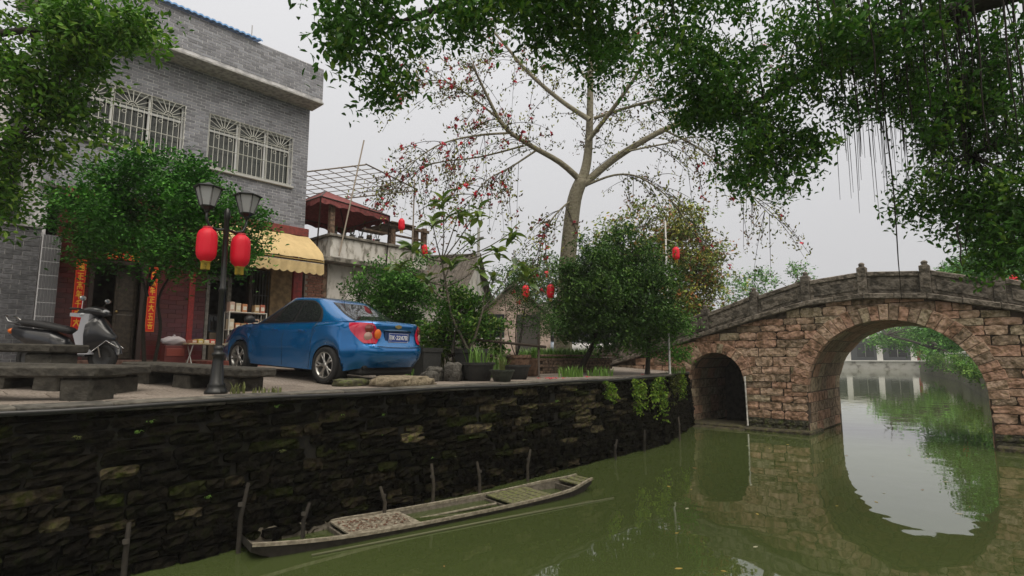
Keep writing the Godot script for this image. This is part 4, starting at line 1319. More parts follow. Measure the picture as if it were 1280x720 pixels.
func build_car():
	var c := thing("blue_sedan", "metallic blue four-door sedan parked with its tail towards the canal", "car")
	var fwd := Vector3(-0.985, 0.055, 0.16).normalized()
	var up := Vector3.UP
	var rgt := fwd.cross(up).normalized()
	up = rgt.cross(fwd)
	c.transform = Transform3D(Basis(fwd, up, rgt), Vector3(-1.93, 1.738, 0.02) - fwd * AXLE[0])
	var paint := mat("car_blue", 0.001, 0.145, 0.42, 0.22, {"metal": 0.6, "coat": 1.0})
	var black := mat("car_black", 0.012, 0.012, 0.013, 0.5)
	var glass := mat("car_glass", 0.016, 0.018, 0.02, 0.04)
	glass.metallic_specular = 0.8
	var chrome := mat("chrome", 0.7, 0.7, 0.7, 0.15, {"metal": 1.0})
	# lower body
	var ps := []
	for k in 150: ps.append(k / 150.0)
	for k in 28: ps.append(1.0 + k / 28.0)
	for k in 150: ps.append(2.0 + k / 150.0)
	for k in 29: ps.append(3.0 + k / 28.0)
	var vs := [0.0, 0.04, 0.1, 0.18, 0.26, 0.34, 0.40, 0.44, 0.48, 0.52, 0.6, 0.68, 0.76, 0.8, 0.84, 0.88, 0.92, 0.96, 1.0]
	var s := begin(true)
	var grid := []
	for v in vs:
		var row := []
		for p in ps: row.append(car_low(fposmod(p, 4.0), v))
		grid.append(row)
	for i in vs.size() - 1:
		for k in ps.size() - 1: quad(s, grid[i][k], grid[i][k + 1], grid[i + 1][k + 1], grid[i + 1][k])
	# bonnet and boot lid
	var top: Array = grid[vs.size() - 1]
	var lat := 16
	var dk := func(k: int, j: int) -> Vector3:     # k walks the left side from nose to tail
		var a: Vector3 = top[k]
		var b: Vector3 = top[328 - k] if k > 0 else top[328]
		var q: Vector3 = a.lerp(b, j / float(lat))
		var w := j / float(lat) * 2.0 - 1.0
		q.y += (0.045 if q.x > 2 else 0.030) * (1.0 - w * w)
		return q
	for k in 150:
		for j in lat: quad(s, dk.call(k, j), dk.call(k, j + 1), dk.call(k + 1, j + 1), dk.call(k + 1, j))
	# tail and nose ends of the top
	for e in 2:
		for j in 28:
			var j0: int = 150 + j if e == 0 else 328 + j
			var a: Vector3 = top[j0]
			var b: Vector3 = top[j0 + 1]
			var xin: float = top[150].x if e == 0 else top[0].x
			var wa := a.z / 0.79
			var wb := b.z / 0.79
			var cr := 0.030 if e == 0 else 0.045
			var k0 := cr * maxf(0, 1 - pow(a.z / absf(top[150].z), 2))
			var k1 := cr * maxf(0, 1 - pow(b.z / absf(top[150].z), 2))
			quad(s, a, b, Vector3(xin, shoulder(xin) + k1, b.z), Vector3(xin, shoulder(xin) + k0, a.z))
	part(c, "body", done(s), paint)
	# greenhouse and roof
	s = begin(true)
	grid = []
	var ts := []
	for i in 15: ts.append(i / 14.0)
	for t in ts:
		var row := []
		for p in ps: row.append(car_top(fposmod(p, 4.0), t))
		grid.append(row)
	for i in ts.size() - 1:
		for k in ps.size() - 1: quad(s, grid[i][k], grid[i][k + 1], grid[i + 1][k + 1], grid[i + 1][k])
	var rt: Array = grid[14]
	var mid := Vector3(1.97, 1.515, 0)
	var prev := rt
	for ring in [0.8, 0.55, 0.3, 0.0]:
		var row := []
		for q in rt: row.append(Vector3(lerpf(1.97, q.x, ring), q.y + (1.51 - q.y) * (1.0 - ring * ring), q.z * ring))
		for k in ps.size() - 1: quad(s, prev[k], prev[k + 1], row[k + 1], row[k])
		prev = row
	part(c, "roof", done(s), paint)
	# glass: black surround first, glass proud of it
	var tp := car_top
	var lo := car_low
	for right in [false, true]:
		var m := func(p): return p if not right else 3.0 - p
		var sides := [
			["rear_side_window", [0.10, 0.35, 0.6, 0.78, 0.86], [0.50, 0.50, 0.505, 0.51, 0.52], [0.74, 0.79, 0.83, 0.82, 0.75]],
			["front_side_window", [0.10, 0.35, 0.6, 0.78, 0.86], [0.13, 0.135, 0.16, 0.21, 0.27], [0.47, 0.475, 0.48, 0.485, 0.49]]]
		var sur := panel(tp, [0.05, 0.35, 0.6, 0.82, 0.91], [m.call(0.07), m.call(0.08), m.call(0.11), m.call(0.17), m.call(0.24)], [m.call(0.77), m.call(0.815), m.call(0.85), m.call(0.84), m.call(0.77)], 40, 0.003)
		part(c, "window_surround", sur, black)
		for w in sides:
			var a := []
			var b := []
			for q in w[2]: a.append(m.call(q))
			for q in w[3]: b.append(m.call(q))
			part(c, "side_window", panel(tp, w[1], a, b, 20, 0.007), glass)
		var z := 1.0 if right else -1.0
		for x in [2.32, 1.55]:
			var hd := begin(true)
			tube(hd, [Vector3(x - 0.10, 0.865, z * 0.862), Vector3(x - 0.05, 0.875, z * 0.888), Vector3(x + 0.05, 0.878, z * 0.888), Vector3(x + 0.10, 0.872, z * 0.862)], [0.013], 6)
			part(c, "door_handle", done(hd), paint)
		# door shut lines
		for x in [3.08, 2.08, 1.22]:
			var sl := begin(true)
			var pv := []
			for i in 12:
				var v := lerpf(0.03, 0.99, i / 11.0)
				var xx: float = x + (0.10 * pow(1.0 - v, 2) if x < 1.5 else 0.0)
				var q: Vector3 = car_low(m.call(side_p(xx)), v, 0.0)
				pv.append(q + Vector3(0, 0, z * 0.001))
			tube(sl, pv, [0.004], 4)
			part(c, "shut_line", done(sl), black)
		# mirror
		var mr := begin(true)
		blob(mr, Vector3(3.0, 1.03, z * 0.95), Vector3(0.07, 0.075, 0.11))
		bar(mr, Vector3(3.0, 1.0, z * 0.78), Vector3(3.0, 1.0, z * 0.9), 0.025)
		part(c, "door_mirror", done(mr), black)
		# lamps
		var tl := part(c, "tail_light", panel(lo, [0.515, 0.6, 0.75, 0.88, 0.955], [m.call(1.06), m.call(1.03), m.call(1.0), m.call(0.975), m.call(0.965)], [m.call(1.17), m.call(1.20), m.call(1.195), m.call(1.17), m.call(1.12)], 24, 0.014), mat("lens_red", 0.55, 0.012, 0.05, 0.1, {"coat": 1.0}))
		for e in [[0.845, 0.034, mat("lens_deep", 0.2, 0.03, 0.02, 0.12, {"coat": 1.0})], [0.665, 0.037, mat("lens_clear", 0.45, 0.28, 0.24, 0.12, {"coat": 1.0})]]:
			var q0: Vector3 = car_low(m.call(1.10), e[0], 0.022)
			var dsk := begin(true)
			lathe(dsk, [Vector2(0, 0.012), Vector2(0.055, 0.01), Vector2(0.072, 0.0)], 18, Transform3D(Basis(Vector3(0, 0, 1), PI / 2).rotated(Vector3.UP, z * 0.45), q0))
			part(tl, "lamp_ring", done(dsk), e[2])
		part(c, "headlight", panel(lo, [0.6, 0.75, 0.9], [m.call(-0.12), m.call(-0.10), m.call(-0.06)], [m.call(0.04), m.call(0.06), m.call(0.08)], 16, 0.008), mat("headlamp", 0.55, 0.57, 0.6, 0.08, {"coat": 1.0}))
		# wheels
		for ax in AXLE:
			var wh := Node3D.new()
			wh.name = uniq(c, "wheel")
			c.add_child(wh)
			wh.position = Vector3(ax, 0.308, z * 0.755)
			wh.rotation = Vector3(z * PI / 2, 0, 0)
			part(wh, "tyre", latm([Vector2(0.21, -0.085), Vector2(0.285, -0.095), Vector2(0.305, -0.075), Vector2(0.309, 0.0), Vector2(0.305, 0.075), Vector2(0.285, 0.095), Vector2(0.215, 0.088), Vector2(0.205, 0.05)], 36), mat("tyre", 0.016, 0.016, 0.016, 0.85))
			var rim := begin(true)
			lathe(rim, [Vector2(0.215, 0.085), Vector2(0.222, 0.092), Vector2(0.205, 0.086), Vector2(0.195, 0.02), Vector2(0.19, -0.06)], 32)
			part(wh, "rim", done(rim), mat("alloy", 0.42, 0.41, 0.39, 0.32, {"metal": 0.8}))
			part(wh, "brake_disc", latm([Vector2(0, 0.0), Vector2(0.14, 0.0), Vector2(0.19, -0.02)], 24), mat("brake", 0.03, 0.03, 0.03, 0.6, {"metal": 0.5}))
			for k in 5:
				for h in 2:
					var an := TAU * k / 5.0 + (0.20 if h else -0.20)
					var an0 := TAU * k / 5.0 + (0.10 if h else -0.10)
					var sp := begin(true)
					tube(sp, [Vector3(cos(an0) * 0.03, 0.055, sin(an0) * 0.03), Vector3(cos(an0) * 0.11, 0.068, sin(an0) * 0.11), Vector3(cos(an) * 0.205, 0.078, sin(an) * 0.205)], [0.022, 0.016, 0.015], 6)
					part(wh, "spoke", done(sp), mat("alloy", 0.42, 0.41, 0.39, 0.32, {"metal": 0.8}))
			part(wh, "hub_cap", latm([Vector2(0.05, 0.04), Vector2(0.05, 0.075), Vector2(0.0, 0.082)], 16), mat("alloy", 0.42, 0.41, 0.39, 0.32, {"metal": 0.8}))
			var well := begin(true)
			lathe(well, [Vector2(0.0, -0.14), Vector2(0.36, -0.14), Vector2(0.352, 0.06)], 24)
			part(wh, "wheel_well", done(well), mat("well", 0.03, 0.03, 0.03, 0.95))
	part(c, "rear_window_surround", panel(tp, [0.03, 0.5, 0.93], [1.055, 1.06, 1.09], [1.945, 1.94, 1.91], 30, 0.003), black)
	part(c, "rear_window", panel(tp, [0.07, 0.5, 0.90], [1.085, 1.09, 1.12], [1.915, 1.91, 1.88], 30, 0.007), glass)
	part(c, "windscreen", panel(tp, [0.05, 0.5, 0.93], [3.05, 3.06, 3.08], [3.95, 3.94, 3.92], 30, 0.006), glass)
	pbox(c, "underbody", 0.25, 4.2, 0.17, 0.4, -0.62, 0.62, mat("well", 0.03, 0.03, 0.03, 0.95), 0.04)
	# boot lid details
	var cut := begin(true)
	for zz in [-0.575, 0.575]:
		tube(cut, [Vector3(0.13, 1.075, zz), Vector3(0.085, 0.95, zz), Vector3(0.075, 0.72, zz * 0.97), Vector3(0.035, 0.665, zz * 0.93)], [0.0045], 4)
	part(c, "boot_shut_line", done(cut), black)
	var rec := begin(true)
	tube(rec, [Vector3(0.045, 0.672, -0.60), Vector3(0.005, 0.655, -0.3), Vector3(0.0, 0.65, 0), Vector3(0.005, 0.655, 0.3), Vector3(0.045, 0.672, 0.60)], [0.006], 5)
	part(c, "bumper_shut_line", done(rec), black)
	var hnd := begin(true)
	tube(hnd, [Vector3(0.105, 0.925, -0.33), Vector3(0.085, 0.935, -0.2), Vector3(0.082, 0.938, 0), Vector3(0.085, 0.935, 0.2), Vector3(0.105, 0.925, 0.33)], [0.014, 0.02, 0.022, 0.02, 0.014], 8)
	part(c, "boot_trim", done(hnd), mat("trim_blue", 0.10, 0.18, 0.30, 0.2, {"metal": 0.9}))
	pbox(c, "plate_recess", 0.085, 0.12, 0.72, 0.91, -0.30, 0.30, mat("car_blue_deep", 0.006, 0.035, 0.12, 0.5), 0.01)
	var pl := pbox(c, "number_plate", 0.070, 0.084, 0.735, 0.895, -0.235, 0.235, mat("plate_blue", 0.02, 0.06, 0.30, 0.4), 0.004)
	plate_text(pl)
	# gold cross badge
	var bd := begin()
	slab(bd, PackedVector2Array([Vector2(-0.075, 0.0), Vector2(-0.06, 0.022), Vector2(-0.022, 0.022), Vector2(-0.018, 0.034), Vector2(0.034, 0.034), Vector2(0.03, 0.022), Vector2(0.075, 0.022), Vector2(0.06, -0.022), Vector2(0.022, -0.022), Vector2(0.018, -0.034), Vector2(-0.034, -0.034), Vector2(-0.03, -0.022), Vector2(-0.065, -0.022)]), 0.012, Vector3(0.078, 1.005, 0), Basis(Vector3(0, 0, 1), Vector3(0, 1, 0), Vector3(1, 0, 0)))
	part(c, "badge", done(bd), mat("gold_badge", 0.55, 0.42, 0.16, 0.3, {"metal": 0.8}))
	# orange round reflector stuck by the left lamp
	var og := begin(true)
	lathe(og, [Vector2(0, 0.014), Vector2(0.06, 0.012), Vector2(0.085, 0.0)], 24, Transform3D(Basis(Vector3(0, 0, 1), PI / 2).rotated(Vector3.UP, 0.10), Vector3(0.098, 0.865, -0.46)))
	part(c, "orange_reflector", done(og), mat("orange", 0.75, 0.17, 0.02, 0.3))
	var an := begin(true)
	bar(an, Vector3(1.55, 1.46, 0), Vector3(1.35, 1.66, 0), 0.006)
	part(c, "aerial", done(an), black)
	pbox(c, "rear_bumper_lip", 0.2, 0.4, 0.27, 0.36, -0.62, 0.62, black, 0.03)

func plate_text(pl):
	var white := mat("plate_white", 0.75, 0.75, 0.75, 0.5)
	var s := begin()
	for e in [[0.0, 0.072, 0.46, 0.005], [0.0, -0.072, 0.46, 0.005]]: box(s, Vector3(-0.009, e[1], 0), Vector3(0.003, e[3], e[2]))
	for zz in [-0.228, 0.228]: box(s, Vector3(-0.009, 0, zz), Vector3(0.003, 0.139, 0.005))
	part(pl, "border", done(s), white)
	var tm := TextMesh.new()
	var sf := SystemFont.new()
	sf.font_names = PackedStringArray(["Droid Sans"])
	sf.font_weight = 700
	tm.font = sf
	tm.text = "K·2247B"
	tm.font_size = 16
	tm.pixel_size = 0.0062
	tm.depth = 0.004
	part(pl, "plate_number", tm, white, Transform3D(Basis(Vector3(0, 0, 1), Vector3(0, 1, 0), Vector3(-1, 0, 0)), Vector3(-0.009, 0, 0.035)))
	# province character, in strokes
	s = begin()
	for e in [[[-4, 5], [4, 5]], [[-4, 5], [-4, 0]], [[4, 5], [4, 0]], [[-4, 0], [4, 0]], [[0, 5], [0, 0]], [[-3, 2.5], [3, 2.5]], [[-5, -1.5], [5, -1.5]], [[-2, -1.5], [-3, -3.5]], [[-3, -3.5], [3, -3.5]], [[3, -3.5], [2, -6]], [[2, -6], [0, -6]], [[0, 7], [-1, 5]]]:
		var a := Vector3(-0.0095, e[0][1] * 0.0075, -0.19 + e[0][0] * 0.0062)
		var b := Vector3(-0.0095, e[1][1] * 0.0075, -0.19 + e[1][0] * 0.0062)
		bar(s, a, b, 0.0035, 4)
	part(pl, "province_character", done(s), white)

func blob(s: SurfaceTool, c: Vector3, rad: Vector3, seg := 14, rows := 8, bs := Basis.IDENTITY):
	for i in rows:
		for k in seg:
			var f := func(a, b): 
				var th: float = PI * a / rows
				var ph: float = TAU * b / seg
				return c + bs * Vector3(sin(th) * cos(ph) * rad.x, cos(th) * rad.y, sin(th) * sin(ph) * rad.z)
			if i > 0: tri(s, f.call(i, k), f.call(i, k + 1), f.call(i + 1, k + 1))
			if i < rows - 1: tri(s, f.call(i, k), f.call(i + 1, k + 1), f.call(i + 1, k))

# rounded loft along stations [centre, half height, half width]; up is y, sideways is z
func loft(s: SurfaceTool, st: Array, seg := 12, n := 2.6):
	var rows := []
	for e in st:
		var row := []
		for k in seg:
			var a := TAU * k / seg
			var cy := signf(sin(a)) * pow(absf(sin(a)), 2.0 / n)
			var cz := signf(cos(a)) * pow(absf(cos(a)), 2.0 / n)
			row.append(e[0] + Vector3(0, cy * e[1], cz * e[2]))
		rows.append(row)
	for i in rows.size() - 1:
		for k in seg: quad(s, rows[i][k], rows[i][(k + 1) % seg], rows[i + 1][(k + 1) % seg], rows[i + 1][k])
	for e in [0, rows.size() - 1]:
		for k in range(1, seg - 1): tri(s, rows[e][0], rows[e][k], rows[e][k + 1])
# ---------------------------------------------------------------- street furniture and small things
func V(x, y, z) -> Vector3: return Vector3(x, y, z)

func lantern(label: String, at: Vector3, k := 1.0, string_up := 0.12):
	var o := thing("red_lantern", label, "lantern", "red silk lanterns", at)
	var silk := mat("lantern_silk", 0.78, 0.008, 0.035, 0.5, {"back": lc(0.5, 0.004, 0.02)})
	var s := begin()
	var n := 16
	var prof := []
	for i in 11:
		var t := i / 10.0
		var rr := 0.135 * pow(1.0 - pow(absf(t * 2 - 1), 4.5), 0.4)
		prof.append(Vector2(maxf(rr, 0.06), 0.24 - t * 0.48) * k)
	s = begin(true)
	for i in prof.size() - 1:
		for q in n * 2:
			var f := func(p: Vector2, j: int):
				var rr: float = p.x * (1.0 if j % 2 == 0 else 0.965)
				return Vector3(cos(TAU * j / (n * 2.0)) * rr, p.y, sin(TAU * j / (n * 2.0)) * rr)
			quad(s, f.call(prof[i], q), f.call(prof[i], q + 1), f.call(prof[i + 1], q + 1), f.call(prof[i + 1], q))
	part(o, "silk", done(s), silk)
	part(o, "top_cap", latm([Vector2(0, 0.262) * k, Vector2(0.062, 0.26) * k, Vector2(0.064, 0.235) * k, Vector2(0, 0.235) * k], 14), mat("lantern_cap", 0.4, 0.02, 0.03, 0.6))
	var fr := begin()
	for q in 26:
		var a := TAU * q / 26.0
		box(fr, Vector3(cos(a) * 0.055, -0.295, sin(a) * 0.055) * k, Vector3(0.009, 0.12, 0.004) * k, Basis(Vector3.UP, -a))
	box(fr, Vector3(0, -0.243, 0) * k, Vector3(0.11, 0.012, 0.11) * k)
	part(o, "gold_fringe", done(fr), mat("fringe", 0.42, 0.30, 0.035, 0.7))
	var st := begin(true)
	bar(st, Vector3(0, 0.25, 0) * k, Vector3(0, 0.25 * k + string_up, 0), 0.004, 4)
	part(o, "string", done(st), mat("string", 0.1, 0.02, 0.02, 0.8))

func build_lamp():
	var o := thing("street_lamp", "black cast iron street lamp with two glass heads on the quay edge", "street lamp", "", V(-0.67, 1.715, 2.95))
	var iron := mat("iron", 0.012, 0.013, 0.013, 0.35, {"tex": tx["mottle"], "scale": 2.0})
	part(o, "base", latm([Vector2(0, 0), Vector2(0.135, 0.0), Vector2(0.138, 0.03), Vector2(0.115, 0.055), Vector2(0.10, 0.10), Vector2(0.105, 0.115), Vector2(0.083, 0.14), Vector2(0.062, 0.42), Vector2(0.06, 0.47), Vector2(0.078, 0.485), Vector2(0.078, 0.51), Vector2(0.05, 0.53), Vector2(0.06, 0.56), Vector2(0.06, 0.585), Vector2(0.04, 0.61), Vector2(0, 0.61)], 20), iron)
	part(o, "post", latm([Vector2(0.042, 0.6), Vector2(0.036, 1.3), Vector2(0.045, 1.31), Vector2(0.045, 1.35), Vector2(0.035, 1.37), Vector2(0.032, 2.25), Vector2(0.04, 2.26), Vector2(0.04, 2.36), Vector2(0.02, 2.40), Vector2(0, 2.41)], 14), iron)
	for sd in [-1, 1]:
		var s := begin(true)
		var z: float = 0.25 * sd
		tube(s, [V(0, 2.12, 0.02 * sd), V(0, 2.10, 0.12 * sd), V(0, 2.13, 0.21 * sd), V(0, 2.22, z), V(0, 2.33, z)], [0.017], 8)
		bar(s, V(0, 2.13, 0.21 * sd), V(0, 2.08, 0.235 * sd), 0.009)
		part(o, "arm", done(s), iron)
		var hd := Node3D.new()
		hd.name = uniq(o, "lamp_head")
		o.add_child(hd)
		hd.position = V(0, 2.33, z)
		part(hd, "cup", latm([Vector2(0, -0.03), Vector2(0.03, -0.02), Vector2(0.04, 0.01), Vector2(0.085, 0.045), Vector2(0.09, 0.06), Vector2(0, 0.06)], 6, false), iron)
		for k in 6:
			var a := TAU * k / 6.0
			var b := TAU * (k + 1) / 6.0
			var q := begin()
			quad(q, V(cos(a) * 0.082, 0.06, sin(a) * 0.082), V(cos(b) * 0.082, 0.06, sin(b) * 0.082), V(cos(b) * 0.15, 0.285, sin(b) * 0.15), V(cos(a) * 0.15, 0.285, sin(a) * 0.15))
			part(hd, "glass_pane", done(q), mat("milk_glass", 0.42, 0.43, 0.45, 0.25, {"back": lc(0.3, 0.3, 0.32)}))
			q = begin(true)
			bar(q, V(cos(a) * 0.086, 0.055, sin(a) * 0.086), V(cos(a) * 0.156, 0.29, sin(a) * 0.156), 0.009, 5)
			part(hd, "rib", done(q), iron)
		part(hd, "cap", latm([Vector2(0, 0.29), Vector2(0.18, 0.285), Vector2(0.185, 0.30), Vector2(0.15, 0.315), Vector2(0.06, 0.345), Vector2(0.02, 0.37), Vector2(0, 0.375)], 6, false), iron)
	lantern("red lantern with gold fringe hanging from the left arm of the street lamp", V(-0.67, 3.60, 3.175), 0.9)
	lantern("red lantern with gold fringe hanging from the right arm of the street lamp", V(-0.67, 3.58, 2.755), 0.9)
	lantern("small red lantern strung between the pots and the kapok trunk, left of the pair", V(-2.77, 3.91, -5.53), 0.75)
	lantern("small red lantern hanging just left of the kapok trunk, right of the pair", V(-2.27, 3.93, -5.97), 0.75)
	lantern("small red lantern on the thin pole above the dark round tree", V(-0.13, 5.12, -9.05), 0.75)
	lantern("small red lantern by the terrace trellis, upper of the two", V(-5.08, 5.70, -3.13), 0.65)
	lantern("small red lantern below the terrace trellis, lower of the two", V(-4.68, 5.02, -3.61), 0.6)
	lantern("small red lantern hanging from the far tree seen through the arch", V(3.6, 4.3, -46.0), 1.6)
	lantern("leftmost red lantern on the wire beyond the bridge, mirrored in the water", V(7.0, 5.6, -28.0), 1.1)
	lantern("rightmost red lantern on the wire beyond the bridge, mirrored in the water", V(7.6, 5.6, -26.5), 1.1)
	# cords that carry them
	var w := thing("lantern_cord", "thin dark cord carrying the small lanterns across the plaza", "cord")
	var s := begin(true)
	var sagl := func(a: Vector3, b: Vector3, sag: float):
		var pp := []
		for i in 13: pp.append(a.lerp(b, i / 12.0) - V(0, sag * 4 * (i / 12.0) * (1 - i / 12.0), 0))
		tube(s, pp, [0.004], 4)
	sagl.call(V(-6.6, 6.4, -2.6), V(-3.6, 4.55, -8.0), 0.35)
	sagl.call(V(-3.4, 4.6, -8.3), V(-0.45, 5.5, -9.0), 0.15)
	part(w, "strand", done(s), mat("cord", 0.03, 0.03, 0.03, 0.8))
	for e in [[V(-5.08, 5.94, -3.13), 0.1], [V(-2.77, 4.2, -5.53), 0.5], [V(-2.27, 4.2, -5.97), 0.45]]:
		s = begin(true)
		bar(s, e[0], e[0] + V(0, e[1], 0), 0.004, 4)
		part(w, "drop", done(s), mat("cord", 0.03, 0.03, 0.03, 0.8))
	var p := thing("thin_pole", "slender pale pole with a red lantern at the quay edge near the bridge", "pole", "", V(-0.42, 1.715, -9.0))
	s = begin(true)
	tube(s, [V(0, 0, 0), V(0.02, 4.4, 0)], [0.035, 0.022], 8)
	bar(s, V(0.02, 3.85, 0), V(0.29, 3.72, -0.05), 0.01)
	part(p, "shaft", done(s), mat("pale_pole", 0.42, 0.42, 0.41, 0.6))

func bench(label: String, at: Vector3, turn: float, L: float, W: float, H: float, tilt := 0.0, grp := "stone benches on the plaza"):
	var r := rn(int(at.x * 1000) + 7)
	var o := thing("stone_bench", label, "bench", grp, at, turn)
	o.rotation.z = tilt
	var m := mat("bench_stone", 0.06, 0.055, 0.045, 0.85, {"tex": tx["grime"], "scale": 0.8, "bump": tx["rough_n"], "nscale": 0.6})
	var q := begin()
	hexa(q, corners(V(0, H - 0.06, 0), V(L, 0.12, W), 0.008, r), 0.022)
	part(o, "seat", done(q), m)
	for e in [-0.36, 0.0, 0.36]:
		if e == 0.0 and L < 1.9: continue
		q = begin()
		hexa(q, corners(V(e * L, (H - 0.12) * 0.5 - 0.03, 0), V(0.34, H - 0.12 + 0.06, W * 0.8), 0.03, r), 0.03)
		part(o, "leg", done(q), m)

func build_benches():
	bench("long low stone bench behind the street lamp, nearest the blue car", V(-2.05, 1.755, 2.72), atan2(0.8, 2.4) * 1.0 + 0.0, 2.5, 0.62, 0.31, -0.035)
	bench("stone bench nearest the quay edge at the left of the plaza", V(-1.15, 1.71, 4.72), deg_to_rad(42), 1.85, 0.5, 0.37, 0.0)
	bench("stone bench with a block leg just behind the nearest one", V(-2.35, 1.76, 4.25), deg_to_rad(40), 2.0, 0.6, 0.33, -0.02)
	bench("tall stone table slab in front of the parked scooter", V(-3.75, 1.84, 4.62), deg_to_rad(42), 1.75, 0.7, 0.53, -0.02)

func build_scooter():
	var o := thing("motor_scooter", "dark motor scooter with grey leg shield parked before the red house door", "scooter", "", V(-5.12, gy(-5.12) + 0.004, 3.72), 0.0)
	o.rotation.y = atan2(0.65, 0.76)
	var blk := mat("scoot_black", 0.015, 0.016, 0.02, 0.3, {"coat": 0.6})
	var seatm := mat("scoot_seat", 0.02, 0.02, 0.022, 0.6)
	var grey := mat("scoot_grey", 0.42, 0.43, 0.47, 0.35)
	var chrome := mat("chrome", 0.7, 0.7, 0.7, 0.15, {"metal": 1.0})
	for x in [-0.62, 0.62]:
		var wh := Node3D.new()
		wh.name = uniq(o, "wheel")
		o.add_child(wh)
		wh.position = V(x, 0.25, 0)
		wh.rotation.x = PI / 2
		part(wh, "tyre", latm([Vector2(0.17, -0.045), Vector2(0.225, -0.05), Vector2(0.25, 0.0), Vector2(0.225, 0.05), Vector2(0.17, 0.045)], 24), mat("tyre", 0.016, 0.016, 0.016, 0.85))
		part(wh, "rim", latm([Vector2(0, -0.03), Vector2(0.05, -0.035), Vector2(0.16, -0.02), Vector2(0.175, -0.04), Vector2(0.175, 0.04), Vector2(0.16, 0.02), Vector2(0.05, 0.035), Vector2(0, 0.03)], 20), mat("dark_rim", 0.05, 0.05, 0.05, 0.4, {"metal": 0.6}))
	var s := begin(true)
	loft(s, [[V(-0.98, 0.72, 0), 0.03, 0.05], [V(-0.9, 0.68, 0), 0.10, 0.13], [V(-0.6, 0.58, 0), 0.16, 0.17], [V(-0.25, 0.52, 0), 0.18, 0.17], [V(0.0, 0.42, 0), 0.16, 0.14], [V(0.04, 0.40, 0), 0.10, 0.10]])
	part(o, "rear_body", done(s), blk)
	s = begin(true)
	loft(s, [[V(-0.92, 0.83, 0), 0.025, 0.08], [V(-0.8, 0.84, 0), 0.06, 0.13], [V(-0.45, 0.80, 0), 0.07, 0.15], [V(-0.15, 0.74, 0), 0.065, 0.14], [V(0.04, 0.70, 0), 0.06, 0.10], [V(0.08, 0.69, 0), 0.02, 0.06]])
	part(o, "seat", done(s), seatm)
	s = begin(true)
	tube(s, [V(-0.72, 0.8, 0.15), V(-0.95, 0.86, 0.15), V(-1.06, 0.95, 0.1), V(-1.06, 0.95, -0.1), V(-0.95, 0.86, -0.15), V(-0.72, 0.8, -0.15)], [0.012], 6)
	part(o, "grab_rail", done(s), chrome)
	s = begin(true)
	blob(s, V(-1.0, 0.70, 0), V(0.05, 0.05, 0.08))
	part(o, "tail_light", done(s), mat("orange", 0.75, 0.17, 0.02, 0.3))
	pbox(o, "floor_board", 0.0, 0.42, 0.26, 0.31, -0.16, 0.16, blk, 0.015)
	# grey inner leg shield
	s = begin()
	slab(s, PackedVector2Array([Vector2(0.30, 0.30), Vector2(0.48, 0.30), Vector2(0.40, 0.62), Vector2(0.44, 0.98), Vector2(0.10, 1.0), Vector2(0.10, 0.94), Vector2(0.30, 0.92), Vector2(0.26, 0.70), Vector2(0.18, 0.64)]), 0.30, V(0, 0, -0.15))
	part(o, "leg_shield", done(s), grey)
	# front apron, nose and fender
	s = begin(true)
	loft(s, [[V(0.40, 0.62, 0), 0.30, 0.20], [V(0.50, 0.66, 0), 0.30, 0.19], [V(0.60, 0.66, 0), 0.24, 0.15], [V(0.72, 0.60, 0), 0.13, 0.10], [V(0.82, 0.56, 0), 0.05, 0.05]], 14, 2.4)
	part(o, "front_apron", done(s), blk)
	s = begin(true)
	var fp := []
	for i in 8:
		var a := lerpf(0.15, 2.6, i / 7.0)
		fp.append(V(0.62 + cos(a) * 0.285, 0.25 + sin(a) * 0.285, 0))
	tube(s, fp, [0.05, 0.062, 0.066, 0.066, 0.066, 0.064, 0.055, 0.04], 8)
	part(o, "front_fender", done(s), blk)
	s = begin(true)
	for z in [-0.075, 0.075]: tube(s, [V(0.45, 0.33, z), V(0.72, 0.53, z * 1.2), V(0.93, 0.40, z * 0.7)], [0.010], 5)
	part(o, "chrome_strip", done(s), chrome)
	s = begin(true)
	for z in [-0.06, 0.06]: bar(s, V(0.42, 0.9, z), V(0.62, 0.25, z), 0.02)
	part(o, "fork", done(s), chrome)
	# handlebar cover, headlamp, grips, mirror
	s = begin(true)
	loft(s, [[V(0.16, 1.00, 0), 0.02, 0.08], [V(0.24, 1.02, 0), 0.055, 0.15], [V(0.40, 1.04, 0), 0.08, 0.14], [V(0.56, 1.02, 0), 0.075, 0.12], [V(0.66, 0.98, 0), 0.03, 0.07]], 12)
	part(o, "handlebar_cover", done(s), blk)
	s = begin(true)
	blob(s, V(0.585, 1.005, 0), V(0.07, 0.06, 0.10))
	part(o, "headlamp", done(s), mat("headlamp", 0.55, 0.57, 0.6, 0.08, {"coat": 1.0}))
	for z in [-1, 1]:
		s = begin(true)
		tube(s, [V(0.36, 1.02, z * 0.1), V(0.32, 1.06, z * 0.22), V(0.27, 1.05, z * 0.36)], [0.016, 0.016, 0.02], 8)
		part(o, "grip", done(s), seatm)
		s = begin(true)
		tube(s, [V(0.34, 1.06, z * 0.2), V(0.40, 1.20, z * 0.27)], [0.007], 5)
		part(o, "mirror_stem", done(s), chrome)
		s = begin(true)
		blob(s, V(0.41, 1.23, z * 0.28), V(0.022, 0.045, 0.075), 12, 6)
		part(o, "mirror", done(s), mat("mirror_pale", 0.6, 0.6, 0.6, 0.12, {"metal": 0.7}))
	s = begin(true)
	blob(s, V(0.30, 0.97, 0.12), V(0.06, 0.03, 0.05), 10, 6)
	part(o, "instrument_glass", done(s), mat("headlamp", 0.55, 0.57, 0.6, 0.08))
	s = begin(true)
	tube(s, [V(-0.1, 0.3, 0.1), V(-0.14, 0.01, 0.2)], [0.012], 5)
	part(o, "side_stand", done(s), chrome)

